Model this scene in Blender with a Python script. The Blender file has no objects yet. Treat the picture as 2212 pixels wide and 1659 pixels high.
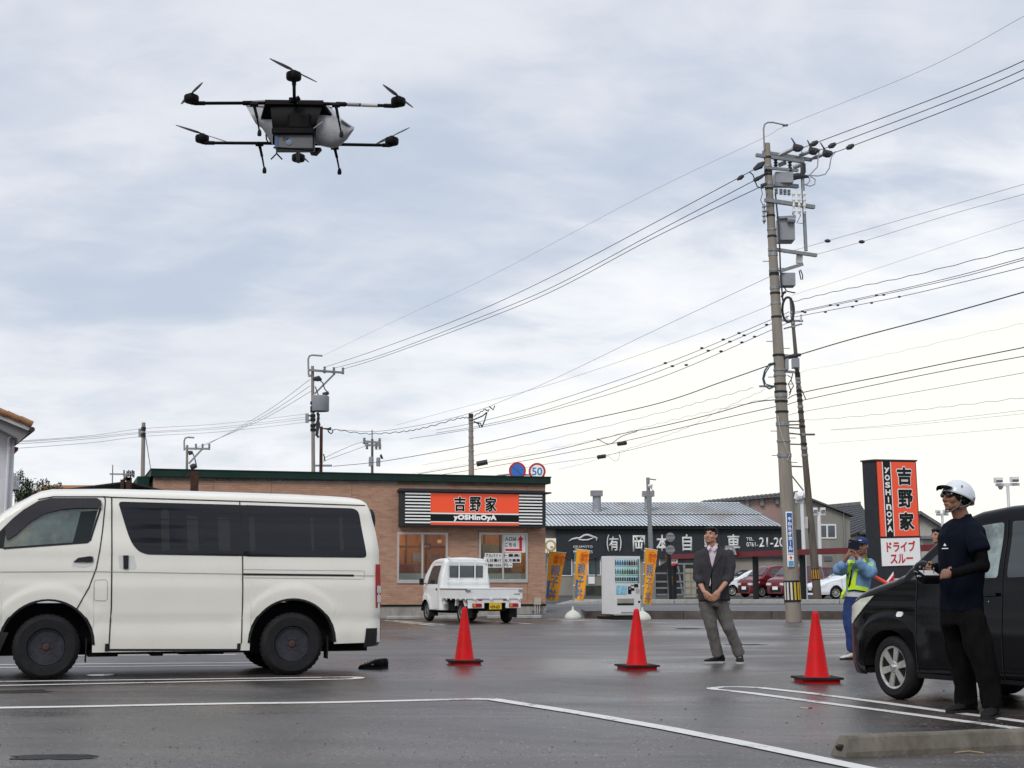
import bpy, bmesh, math, random
from math import sin, cos, pi, sqrt, atan2, radians, tan
from mathutils import Vector, Matrix, noise
random.seed(7)
scene = bpy.context.scene
COL = scene.collection
# ------------------------------------------------------------------ camera
FPX, CAM_H, PITCH = 3235.0, 1.02, math.atan((1256 - 829.5) / 3235.0)
cam_data = bpy.data.cameras.new('camera')
cam = bpy.data.objects.new('camera', cam_data)
COL.objects.link(cam)
cam.location = (0, 0, CAM_H)
cam.rotation_euler = (pi / 2 + PITCH, 0, 0)
cam_data.sensor_width = 36.0
cam_data.lens = 36.0 * FPX / 2212.0
cam_data.clip_start = 0.05
cam_data.clip_end = 3000
scene.camera = cam
# ------------------------------------------------------------------ world: overcast sky
SUN_AZ, SUN_EL = radians(205), radians(42)     # diffuse brightness high behind the photographer
world = bpy.data.worlds.new('World')
scene.world = world
world.use_nodes = True
wn, wl = world.node_tree.nodes, world.node_tree.links
wn.clear()
def WN(t, **kw):
 n = wn.new(t)
 for k, v in kw.items():
  setattr(n, k, v)
 return n
def wmath(op, a, b=None, c=None, clamp=False):
 n = WN('ShaderNodeMath', operation=op, use_clamp=clamp)
 for i, v in enumerate((a, b, c)):
  if v is None:
   continue
  if isinstance(v, (int, float)):
   n.inputs[i].default_value = v
  else:
   wl.new(v, n.inputs[i])
 return n.outputs[0]
def wmix(fac, a, b):
 n = WN('ShaderNodeMix', data_type='RGBA')
 for s, v in ((0, fac), (6, a), (7, b)):
  if isinstance(v, (int, float)):
   n.inputs[s].default_value = v
  elif isinstance(v, tuple):
   n.inputs[s].default_value = (*v, 1)
  else:
   wl.new(v, n.inputs[s])
 return n.outputs[2]
def wramp(v, lo, hi):
 n = WN('ShaderNodeMapRange', interpolation_type='SMOOTHSTEP')
 n.inputs[1].default_value = lo
 n.inputs[2].default_value = hi
 wl.new(v, n.inputs[0])
 return n.outputs[0]
tc = WN('ShaderNodeTexCoord')
sep = WN('ShaderNodeSeparateXYZ')
wl.new(tc.outputs['Generated'], sep.inputs[0])
X, Y, Z = sep.outputs
zc = wmath('MAXIMUM', Z, 0.0)
den = wmath('ADD', zc, 0.26)
cx = wmath('DIVIDE', X, den)
cy = wmath('DIVIDE', Y, den)
comb = WN('ShaderNodeCombineXYZ')
wl.new(cx, comb.inputs[0])
wl.new(cy, comb.inputs[1])
def wnoise(scale, detail, rough, off, sx=1.0, sy=1.0, dist=0.0):
 mp = WN('ShaderNodeMapping')
 mp.inputs['Location'].default_value = off
 mp.inputs['Scale'].default_value = (sx, sy, 1)
 wl.new(comb.outputs[0], mp.inputs[0])
 n = WN('ShaderNodeTexNoise')
 n.inputs['Scale'].default_value = scale
 n.inputs['Detail'].default_value = detail
 n.inputs['Roughness'].default_value = rough
 n.inputs['Distortion'].default_value = dist
 wl.new(mp.outputs[0], n.inputs['Vector'])
 return n.outputs[0]
n_big = wnoise(1.25, 4, 0.5, (3.1, 7.4, 0), 0.8, 1.0, 0.5)
n_mid = wnoise(3.4, 6, 0.52, (11.2, 2.9, 0), 0.8, 1.1, 0.5)
n_fine = wnoise(9.0, 8, 0.6, (5.0, 19.0, 0), 0.8, 1.15, 0.5)
sky = WN('ShaderNodeTexSky', sky_type='NISHITA')
sky.sun_disc = False
sky.sun_elevation = SUN_EL
sky.sun_rotation = SUN_AZ
nsky = WN('ShaderNodeMix', data_type='RGBA', blend_type='MULTIPLY')
nsky.inputs[0].default_value = 1.0
wl.new(sky.outputs[0], nsky.inputs[6])
nsky.inputs[7].default_value = (0.10, 0.10, 0.10, 1)
m1 = wramp(n_big, 0.34, 0.66)
m2 = wramp(n_mid, 0.30, 0.70)
m3 = wramp(n_fine, 0.3, 0.72)
mask = wmath('ADD', wmath('MULTIPLY', m1, 0.48), wmath('ADD', wmath('MULTIPLY', m2, 0.34), wmath('MULTIPLY', m3, 0.18)))
cloud = wmix(wramp(mask, 0.12, 0.86), (0.58, 0.65, 0.77), (0.86, 0.88, 0.935))
# the cloud layer thins to a bright warm band low over the horizon, widest to the right
dgl = wmath('ADD', wmath('MULTIPLY', X, 0.435), wmath('MULTIPLY', Y, 0.90))
edge = wmath('ADD', 0.102, wmath('MULTIPLY', wramp(dgl, 0.80, 0.99), 0.170))
wig = wmath('MULTIPLY', wmath('SUBTRACT', wmath('ADD', n_mid, wmath('MULTIPLY', n_fine, 0.45)), 0.725), 0.24)
hz = wmath('SUBTRACT', wmath('ADD', edge, wig), Z)
glow = wramp(hz, -0.04, 0.085)
lowband = wramp(hz, 0.05, 0.14)
glowcol = wmix(lowband, (1.0, 1.01, 1.04), (1.14, 1.09, 1.0))
cloud2 = wmix(glow, cloud, glowcol)
# thick overcast is brighter overhead than near the horizon
gain = WN('ShaderNodeMapRange')
wl.new(Z, gain.inputs[0])
gain.inputs[1].default_value = 0.40
gain.inputs[2].default_value = 1.0
gain.inputs[3].default_value = 1.0
gain.inputs[4].default_value = 1.35
col = wmix(0.90, nsky.outputs[2], cloud2)
bgc = WN('ShaderNodeVectorMath', operation='SCALE')
wl.new(col, bgc.inputs[0])
wl.new(gain.outputs[0], bgc.inputs['Scale'])
bg = WN('ShaderNodeBackground')
bg.inputs[1].default_value = 1.0
wl.new(bgc.outputs[0], bg.inputs[0])
wo = WN('ShaderNodeOutputWorld')
wl.new(bg.outputs[0], wo.inputs[0])
sun_d = bpy.data.lights.new('sun', 'SUN')
sun_d.energy = 1.5
sun_d.angle = radians(20)
sun_d.color = (1.0, 0.965, 0.91)
sun = bpy.data.objects.new('sun', sun_d)
COL.objects.link(sun)
sdir = Vector((sin(SUN_AZ) * cos(SUN_EL), cos(SUN_AZ) * cos(SUN_EL), sin(SUN_EL)))
sun.rotation_euler = sdir.to_track_quat('Z', 'Y').to_euler()
scene.view_settings.view_transform = 'Standard'
scene.view_settings.look = 'None'
scene.view_settings.exposure = 0.0
scene.view_settings.gamma = 1.0
scene.view_settings.use_curve_mapping = False
try:
 scene.cycles.max_bounces = 6
 scene.cycles.use_denoising = True
except Exception:
 pass
# ------------------------------------------------------------------ placing helpers
CP, SP = cos(PITCH), sin(PITCH)
def ray(px, py):
 u, v = (px - 1106) / FPX, (829.5 - py) / FPX
 return Vector((u, CP - v * SP, SP + v * CP))
def G(px, py, z=0.0):
 r = ray(px, py)
 t = (z - CAM_H) / r.z
 return Vector((r.x * t, r.y * t, z))
def P(px, py, y):
 r = ray(px, py)
 t = y / r.y
 return Vector((r.x * t, y, CAM_H + r.z * t))
class Frame:
 """vertical plane through O, turned by yaw; local x runs along it, z is height, y goes away"""
 def __init__(s, O, yaw):
  s.O, s.yaw = Vector(O), yaw
  s.d = Vector((cos(yaw), sin(yaw), 0))
  s.n = Vector((-sin(yaw), cos(yaw), 0))
 def at(s, px, py, off=0.0):
  r = ray(px, py)
  o = s.O + s.n * off
  c = Vector((0, 0, CAM_H))
  t = (o - c).dot(s.n) / r.dot(s.n)
  p = c + r * t
  return (p - s.O).dot(s.d), p.z - s.O.z
 def w(s, x, y, z):
  return s.O + s.d * x + s.n * y + Vector((0, 0, z))
# ------------------------------------------------------------------ materials
def _rgb(c):
 return (*c, 1.0)
def mat(name, color, rough=0.6, metal=0.0, vary=0.0, vscale=4.0, bump=0.0, bscale=30.0, dirt=None, dscale=2.0,
  damt=0.5, emit=None, estr=0.0, coat=0.0, spec=0.5, stretch=(1, 1, 1), trans=0.0, alpha=1.0, rvary=0.0):
 if max(color) < .06 and spec == .5:
  spec = .16
 m = bpy.data.materials.new(name)
 m.use_nodes = True
 nt = m.node_tree
 b = nt.nodes['Principled BSDF']
 b.inputs['Roughness'].default_value = rough
 b.inputs['Metallic'].default_value = metal
 b.inputs['Base Color'].default_value = _rgb(color)
 b.inputs['Coat Weight'].default_value = coat
 b.inputs['Coat Roughness'].default_value = 0.06
 b.inputs['Specular IOR Level'].default_value = spec
 b.inputs['Transmission Weight'].default_value = trans
 b.inputs['Alpha'].default_value = alpha
 tcn = nt.nodes.new('ShaderNodeTexCoord')
 mp = nt.nodes.new('ShaderNodeMapping')
 mp.inputs['Scale'].default_value = stretch
 nt.links.new(tcn.outputs['Object'], mp.inputs[0])
 def nz(scale, detail=5, rough_=0.6):
  n = nt.nodes.new('ShaderNodeTexNoise')
  n.inputs['Scale'].default_value = scale
  n.inputs['Detail'].default_value = detail
  n.inputs['Roughness'].default_value = rough_
  nt.links.new(mp.outputs[0], n.inputs['Vector'])
  return n.outputs[0]
 src = None
 if vary > 0:
  mx = nt.nodes.new('ShaderNodeMix')
  mx.data_type = 'RGBA'
  mx.inputs[6].default_value = _rgb([max(0, c * (1 - vary)) for c in color])
  mx.inputs[7].default_value = _rgb([min(1, c * (1 + vary)) for c in color])
  cr = nt.nodes.new('ShaderNodeMapRange')
  cr.inputs[1].default_value = 0.3
  cr.inputs[2].default_value = 0.7
  nt.links.new(nz(vscale), cr.inputs[0])
  nt.links.new(cr.outputs[0], mx.inputs[0])
  src = mx.outputs[2]
 if dirt is not None:
  mx = nt.nodes.new('ShaderNodeMix')
  mx.data_type = 'RGBA'
  cr = nt.nodes.new('ShaderNodeMapRange')
  cr.inputs[1].default_value = 0.48
  cr.inputs[2].default_value = 0.75
  cr.inputs[4].default_value = damt
  nt.links.new(nz(dscale, 8, 0.65), cr.inputs[0])
  nt.links.new(cr.outputs[0], mx.inputs[0])
  if src is not None:
   nt.links.new(src, mx.inputs[6])
  else:
   mx.inputs[6].default_value = _rgb(color)
  mx.inputs[7].default_value = _rgb(dirt)
  src = mx.outputs[2]
 if src is not None:
  nt.links.new(src, b.inputs['Base Color'])
 if rvary > 0:
  cr = nt.nodes.new('ShaderNodeMapRange')
  cr.inputs[3].default_value = max(0.02, rough - rvary)
  cr.inputs[4].default_value = min(1, rough + rvary)
  nt.links.new(nz(vscale * 0.7), cr.inputs[0])
  nt.links.new(cr.outputs[0], b.inputs['Roughness'])
 if bump > 0:
  bn = nt.nodes.new('ShaderNodeBump')
  bn.inputs['Strength'].default_value = min(1.0, bump)
  bn.inputs['Distance'].default_value = 0.01
  nt.links.new(nz(bscale, 6), bn.inputs['Height'])
  nt.links.new(bn.outputs[0], b.inputs['Normal'])
 if emit is not None:
  b.inputs['Emission Color'].default_value = _rgb(emit)
  b.inputs['Emission Strength'].default_value = estr
 return m
M = {}
M['white_paint'] = mat('white_car_paint', (0.80, 0.775, 0.70), 0.30, coat=0.3, vary=0.03, vscale=1.2, dirt=(0.62, 0.60, 0.50), dscale=1.6, damt=0.22)
M['truck_paint'] = mat('white_truck_paint', (0.80, 0.81, 0.80), 0.35, coat=0.4, vary=0.03, dirt=(0.5, 0.47, 0.4), dscale=2.5, damt=0.25)
M['black_paint'] = mat('black_car_paint', (0.004, 0.004, 0.005), 0.12, coat=0.0, spec=0.20, vary=0.2)
M['red_paint'] = mat('dark_red_paint', (0.13, 0.007, 0.012), 0.25, coat=0.35, vary=0.1)
M['pearl_paint'] = mat('pearl_white_paint', (0.82, 0.84, 0.86), 0.2, coat=1.0)
M['silver_paint'] = mat('silver_paint', (0.6, 0.62, 0.64), 0.25, metal=0.4, coat=1.0)
M['grey_paint'] = mat('grey_paint', (0.16, 0.17, 0.18), 0.3, coat=0.6)
M['tinted'] = mat('tinted_glass', (0.016, 0.016, 0.020), 0.08, spec=0.30, vary=0.25, vscale=1.3, stretch=(0.4, 1, 6))
M['glass_dark'] = mat('dark_glass', (0.03, 0.038, 0.04), 0.05, spec=0.9)
M['rubber'] = mat('tyre_rubber', (0.018, 0.018, 0.019), 0.75, vary=0.25, vscale=9, bump=0.3, bscale=60)
M['plastic'] = mat('black_plastic', (0.022, 0.023, 0.025), 0.5, vary=0.15, bump=0.1, bscale=90)
M['seam'] = mat('panel_gap', (0.03, 0.03, 0.03), 0.8, vary=0.2)
M['seam_soft'] = mat('soft_gap', (0.30, 0.30, 0.27), 0.7, vary=0.1)
M['steel_wheel'] = mat('dark_steel_wheel', (0.040, 0.042, 0.050), 0.45, metal=0.2, spec=.5, vary=0.3, vscale=12)
M['rust_hub'] = mat('rusty_hub', (0.06, 0.026, 0.02), 0.8, vary=0.4, vscale=30)
M['alloy'] = mat('alloy_wheel', (0.55, 0.54, 0.50), 0.35, metal=0.6, vary=0.12, vscale=20, dirt=(0.2, 0.18, 0.15), dscale=14, damt=0.5)
M['chrome'] = mat('chrome', (0.6, 0.6, 0.62), 0.15, metal=1.0)
M['red_lamp'] = mat('red_lamp_lens', (0.40, 0.006, 0.010), 0.25, spec=0.3)
M['clear_lamp'] = mat('clear_lamp_lens', (0.75, 0.76, 0.74), 0.15, coat=0.8, vary=0.1, vscale=30)
M['amber_lamp'] = mat('amber_lamp_lens', (0.6, 0.2, 0.02), 0.2, coat=0.6)
M['lamp_yellow'] = mat('yellowed_lamp_lens', (0.62, 0.62, 0.50), 0.2, coat=0.8, vary=0.12, vscale=9)
M['underbody'] = mat('underbody', (0.012, 0.012, 0.012), 0.9, vary=0.3)
M['galv'] = mat('galvanised_steel', (0.27, 0.28, 0.285), 0.45, metal=0.55, vary=0.18, vscale=12)
M['concrete'] = mat('grey_concrete', (0.33, 0.31, 0.28), 0.9, vary=0.16, vscale=5, bump=0.4, bscale=40, dirt=(0.16, 0.15, 0.13), dscale=2.2, damt=0.6, stretch=(1, 1, 0.35))
M['pole_conc'] = mat('pole_concrete', (0.27, 0.24, 0.20), 0.9, vary=0.12, vscale=4, bump=0.3, bscale=50, dirt=(0.15, 0.14, 0.12), dscale=2.6, damt=0.55, stretch=(1.6, 1.6, 0.22))
M['pole_dark'] = mat('weathered_dark_pole', (0.12, 0.10, 0.08), 0.9, vary=0.25, vscale=4, dirt=(0.05, 0.04, 0.035), dscale=3, damt=0.7, stretch=(1.4, 1.4, 0.25))
M['pole_brown'] = mat('brown_steel_post', (0.055, 0.028, 0.02), 0.75, vary=0.3, vscale=5)
M['trans_grey'] = mat('transformer_grey', (0.27, 0.285, 0.31), 0.5, vary=0.08, dirt=(0.2, 0.19, 0.18), damt=0.3)
M['ceramic'] = mat('insulator_white', (0.72, 0.72, 0.70), 0.3)
M['wire'] = mat('cable_sheath', (0.05, 0.05, 0.056), 0.6, vary=0.2)
M['wire_grey'] = mat('grey_cable', (0.34, 0.34, 0.37), 0.6, vary=0.1)
M['wire_blue'] = mat('blue_cable', (0.03, 0.07, 0.10), 0.6)
M['cone_red'] = mat('red_cone_plastic', (0.60, 0.008, 0.011), 0.5, spec=0.12, vary=0.1, vscale=5, dirt=(0.13, 0.03, 0.03), dscale=8, damt=0.6)
M['line'] = None
M['sign_orange'] = mat('sign_orange_face', (0.86, 0.075, 0.022), 0.35, emit=(1.0, 0.13, 0.04), estr=0.14)
M['sign_black'] = mat('sign_black_face', (0.008, 0.014, 0.011), 0.35)
M['sign_white'] = mat('sign_white_face', (0.82, 0.82, 0.80), 0.4, emit=(1, 1, 0.97), estr=0.10)
M['paper'] = mat('white_paper', (0.80, 0.80, 0.78), 0.8, vary=0.02)
M['ink'] = mat('black_ink', (0.02, 0.02, 0.022), 0.7)
M['ink_red'] = mat('red_ink', (0.62, 0.012, 0.03), 0.6)
M['dark_frame'] = mat('charcoal_metal', (0.035, 0.038, 0.044), 0.5, vary=0.12, bump=0.05)
M['green_trim'] = mat('dark_green_fascia', (0.012, 0.036, 0.027), 0.55, vary=0.18, vscale=1.5, dirt=(0.03, 0.035, 0.035), damt=0.5)
M['alu'] = mat('window_aluminium', (0.52, 0.50, 0.48), 0.4, metal=0.3, vary=0.06)
M['white_metal'] = mat('white_powder_coat', (0.74, 0.75, 0.76), 0.4, vary=0.04, dirt=(0.55, 0.52, 0.46), damt=0.25)
M['asphalt_road'] = mat('road_asphalt', (0.10, 0.10, 0.103), 0.62, vary=0.16, vscale=1.5, bump=0.3, bscale=90)
M['bark'] = mat('bark', (0.06, 0.045, 0.03), 0.9, vary=0.3, bump=0.5)
def leafmat(name, c):
 return mat(name, c, 0.65, vary=0.45, vscale=3.0)
M['leaf'] = leafmat('shrub_leaf', (0.045, 0.075, 0.030))
M['leaf_dark'] = leafmat('dark_leaf', (0.022, 0.04, 0.017))
# ------------------------------------------------------------------ mesh building
class MB:
 def __init__(s):
  s.v, s.f, s.mi, s.mats, s.cur = [], [], [], [], 0
 def use(s, m):
  if m not in s.mats:
   s.mats.append(m)
  s.cur = s.mats.index(m)
  return s
 def add(s, verts, faces):
  o = len(s.v)
  s.v += [tuple(v) for v in verts]
  s.f += [tuple(i + o for i in f) for f in faces]
  s.mi += [s.cur] * len(faces)
  return s
 def box(s, x0, x1, y0, y1, z0, z1):
  x0, x1 = min(x0, x1), max(x0, x1)
  y0, y1 = min(y0, y1), max(y0, y1)
  z0, z1 = min(z0, z1), max(z0, z1)
  v = [(x0, y0, z0), (x1, y0, z0), (x1, y1, z0), (x0, y1, z0), (x0, y0, z1), (x1, y0, z1), (x1, y1, z1), (x0, y1, z1)]
  return s.add(v, [(0, 3, 2, 1), (4, 5, 6, 7), (0, 1, 5, 4), (1, 2, 6, 5), (2, 3, 7, 6), (3, 0, 4, 7)])
 def cbox(s, c, size, R=None):
  hx, hy, hz = [a / 2 for a in size]
  pts = [Vector(p) for p in ((-hx, -hy, -hz), (hx, -hy, -hz), (hx, hy, -hz), (-hx, hy, -hz), (-hx, -hy, hz), (hx, -hy, hz), (hx, hy, hz), (-hx, hy, hz))]
  if R is not None:
   pts = [R @ p for p in pts]
  c = Vector(c)
  return s.add([p + c for p in pts], [(0, 3, 2, 1), (4, 5, 6, 7), (0, 1, 5, 4), (1, 2, 6, 5), (2, 3, 7, 6), (3, 0, 4, 7)])
 def bar(s, a, b, w, h=None):
  """rectangular bar from a to b"""
  h = h or w
  a, b = Vector(a), Vector(b)
  d = (b - a)
  L = d.length
  d.normalize()
  up = Vector((0, 0, 1)) if abs(d.z) < 0.95 else Vector((0, 1, 0))
  x = d.cross(up).normalized()
  z = x.cross(d).normalized()
  v = []
  for p in (a, b):
   for sx, sz in ((-1, -1), (1, -1), (1, 1), (-1, 1)):
    v.append(p + x * sx * w / 2 + z * sz * h / 2)
  return s.add(v, [(0, 3, 2, 1), (4, 5, 6, 7), (0, 1, 5, 4), (1, 2, 6, 5), (2, 3, 7, 6), (3, 0, 4, 7)])
 def tube(s, pts, r, n=8, cap=True):
  pts = [Vector(p) for p in pts]
  rs = r if isinstance(r, (list, tuple)) else [r] * len(pts)
  rings = []
  prev = None
  for i, p in enumerate(pts):
   d = (pts[min(i + 1, len(pts) - 1)] - pts[max(i - 1, 0)]).normalized()
   if prev is None:
    up = Vector((0, 0, 1)) if abs(d.z) < 0.9 else Vector((1, 0, 0))
    x = d.cross(up).normalized()
   else:
    x = (prev - d * prev.dot(d)).normalized()
   prev = x
   y = d.cross(x)
   rings.append([p + (x * cos(2 * pi * k / n) + y * sin(2 * pi * k / n)) * rs[i] for k in range(n)])
  v = [q for ring in rings for q in ring]
  f = []
  for i in range(len(pts) - 1):
   for k in range(n):
    a, b = i * n + k, i * n + (k + 1) % n
    f.append((a, b, b + n, a + n))
  if cap:
   f.append(tuple(range(n - 1, -1, -1)))
   f.append(tuple(range((len(pts) - 1) * n, len(pts) * n)))
  return s.add(v, f)
 def lathe(s, prof, c=(0, 0, 0), n=24, axis='z', R=None, caps=True):
  """prof: (radius, height) list"""
  v, f = [], []
  c = Vector(c)
  for r, h in prof:
   for k in range(n):
    a = 2 * pi * k / n
    if axis == 'z':
     p = Vector((r * cos(a), r * sin(a), h))
    elif axis == 'y':
     p = Vector((r * cos(a), h, r * sin(a)))
    else:
     p = Vector((h, r * cos(a), r * sin(a)))
    if R is not None:
     p = R @ p
    v.append(p + c)
  for i in range(len(prof) - 1):
   for k in range(n):
    a, b = i * n + k, i * n + (k + 1) % n
    f.append((a, b, b + n, a + n))
  if caps:
   f.append(tuple(range(n - 1, -1, -1)))
   f.append(tuple(range((len(prof) - 1) * n, len(prof) * n)))
  return s.add(v, f)
 def prism(s, poly, y0, y1):
  """poly in local x,z extruded along y"""
  n = len(poly)
  v = [(x, y0, z) for x, z in poly] + [(x, y1, z) for x, z in poly]
  f = [tuple(range(n)), tuple(range(2 * n - 1, n - 1, -1))]
  for i in range(n):
   j = (i + 1) % n
   f.append((i, i + n, j + n, j))
  return s.add(v, f)
 def prism_x(s, poly, x0, x1):
  """poly in local y,z extruded along x"""
  n = len(poly)
  v = [(x0, y, z) for y, z in poly] + [(x1, y, z) for y, z in poly]
  f = [tuple(range(n)), tuple(range(2 * n - 1, n - 1, -1))]
  for i in range(n):
   j = (i + 1) % n
   f.append((i, i + n, j + n, j))
  return s.add(v, f)
 def flat(s, poly, z0, z1):
  n = len(poly)
  v = [(p[0], p[1], z0) for p in poly] + [(p[0], p[1], z1) for p in poly]
  f = [tuple(range(n - 1, -1, -1)), tuple(range(n, 2 * n))]
  for i in range(n):
   j = (i + 1) % n
   f.append((i, j, j + n, i + n))
  return s.add(v, f)
 def sphere(s, c, r, n=10, m=7, sc=(1, 1, 1)):
  prof = [(max(1e-4, r * sin(pi * i / m)), -r * cos(pi * i / m)) for i in range(m + 1)]
  v, f = [], []
  c = Vector(c)
  for rr, h in prof:
   for k in range(n):
    a = 2 * pi * k / n
    v.append(Vector((rr * cos(a) * sc[0], rr * sin(a) * sc[1], h * sc[2])) + c)
  for i in range(m):
   for k in range(n):
    a, b = i * n + k, i * n + (k + 1) % n
    f.append((a, b, b + n, a + n))
  return s.add(v, f)
 def mesh(s, name, m=None, smooth=False):
  me = bpy.data.meshes.new(name)
  me.from_pydata(s.v, [], s.f)
  mats = s.mats or [m]
  for mm in mats:
   me.materials.append(M[mm] if isinstance(mm, str) else mm)
  if s.mats:
   me.polygons.foreach_set('material_index', s.mi)
  bm = bmesh.new()
  bm.from_mesh(me)
  bmesh.ops.recalc_face_normals(bm, faces=bm.faces)
  bm.to_mesh(me)
  bm.free()
  if smooth:
   me.polygons.foreach_set('use_smooth', [True] * len(me.polygons))
   if smooth != 'all':
    try:
     me.set_sharp_from_angle(angle=radians(smooth if isinstance(smooth, (int, float)) and smooth is not True else 38))
    except Exception:
     pass
  me.update()
  return me
def obj(name, mb, m=None, parent=None, loc=(0, 0, 0), rot=(0, 0, 0), smooth=False, bevel=0.0, bseg=1, label=None, kind=None):
 me = mb if isinstance(mb, bpy.types.Mesh) else mb.mesh(name, m, smooth)
 o = bpy.data.objects.new(name, me)
 COL.objects.link(o)
 o.location = loc
 o.rotation_euler = rot
 if parent is not None:
  o.parent = parent
 if bevel > 0:
  bv = o.modifiers.new('bevel', 'BEVEL')
  bv.width = bevel
  bv.segments = bseg
  bv.limit_method = 'ANGLE'
  bv.angle_limit = radians(40)
 if label:
  o['label'] = label
 if kind:
  o['kind'] = kind
 return o
def tag(o, label=None, cat=None, group=None, kind=None):
 if label:
  o['label'] = label
 if cat:
  o['category'] = cat
 if group:
  o['group'] = group
 if kind:
  o['kind'] = kind
 return o
def thing(name, label, cat, loc=(0, 0, 0), rotz=0.0, group=None):
 o = bpy.data.objects.new(name, None)
 o.empty_display_size = 0.2
 COL.objects.link(o)
 o.location = loc
 o.rotation_euler = (0, 0, rotz)
 return tag(o, label, cat, group)
_kids = {}
def dup(root, loc=None, rotz=None, label=None, group=None):
 def cp(o, parent):
  c = o.copy()
  COL.objects.link(c)
  c.parent = parent
  c.matrix_parent_inverse = o.matrix_parent_inverse.copy()
  for ch in [x for x in list(o.children)]:
   cp(ch, c)
  return c
 r = cp(root, None)
 if loc is not None:
  r.location = loc
 if rotz is not None:
  r.rotation_euler = (0, 0, rotz)
 if label:
  r['label'] = label
 if group:
  r['group'] = group
 return r
def text_mesh(body, size=1.0, offset=0.0, extrude=0.004, width=None, height=None, align='CENTER', shear=0.0, spacing=1.0, fat=0.0):
 """lettering mesh lying in local x-z, centred at the origin, facing -y, fitted to width/height"""
 c = bpy.data.curves.new('lettering', 'FONT')
 c.body = body
 c.size = 1.0
 c.offset = offset
 c.extrude = 0.0
 c.align_x = align
 c.shear = shear
 c.space_character = spacing
 c.resolution_u = 3
 o = bpy.data.objects.new('lettering_tmp', c)
 COL.objects.link(o)
 dg = bpy.context.evaluated_depsgraph_get()
 me = bpy.data.meshes.new_from_object(o.evaluated_get(dg))
 bpy.data.objects.remove(o)
 bpy.data.curves.remove(c)
 xs = [v.co.x for v in me.vertices]
 ys = [v.co.y for v in me.vertices]
 w, h = max(xs) - min(xs), max(ys) - min(ys)
 mx, my = (max(xs) + min(xs)) / 2, (max(ys) + min(ys)) / 2
 sx = sy = size
 if width and height:
  sx, sy = width / w, height / h
 elif width:
  sx = sy = width / w
 elif height:
  sx = sy = height / h
 bm = bmesh.new()
 bm.from_mesh(me)
 for v in bm.verts:
  x, y = (v.co.x - mx) * sx, (v.co.y - my) * sy
  v.co = (x, 0, y)
 bmesh.ops.recalc_face_normals(bm, faces=bm.faces)
 for f in bm.faces:
  if f.normal.y > 0:
   f.normal_flip()
 if extrude > 0:
  r = bmesh.ops.extrude_face_region(bm, geom=list(bm.faces))
  for v in [e for e in r['geom'] if isinstance(e, bmesh.types.BMVert)]:
   v.co.y -= extrude
 if fat > 0:            # heavier strokes: the same glyph repeated around a small circle
  base = [g_ for g_ in bm.verts[:] + bm.edges[:] + bm.faces[:]]
  for k in range(10):
   a = 2 * pi * k / 10
   r = bmesh.ops.duplicate(bm, geom=base)
   for v in [e for e in r['geom'] if isinstance(e, bmesh.types.BMVert)]:
    v.co.x += cos(a) * fat
    v.co.z += sin(a) * fat
    v.co.y -= 0.00035 * (k + 1)
 bm.to_mesh(me)
 bm.free()
 me.materials.clear()
 return me
def text(body, m, parent, loc, name='lettering', rot=(0, 0, 0), **kw):
 me = text_mesh(body, **kw)
 me.materials.append(M[m] if isinstance(m, str) else m)
 return obj(name, me, None, parent, loc, rot)
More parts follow.
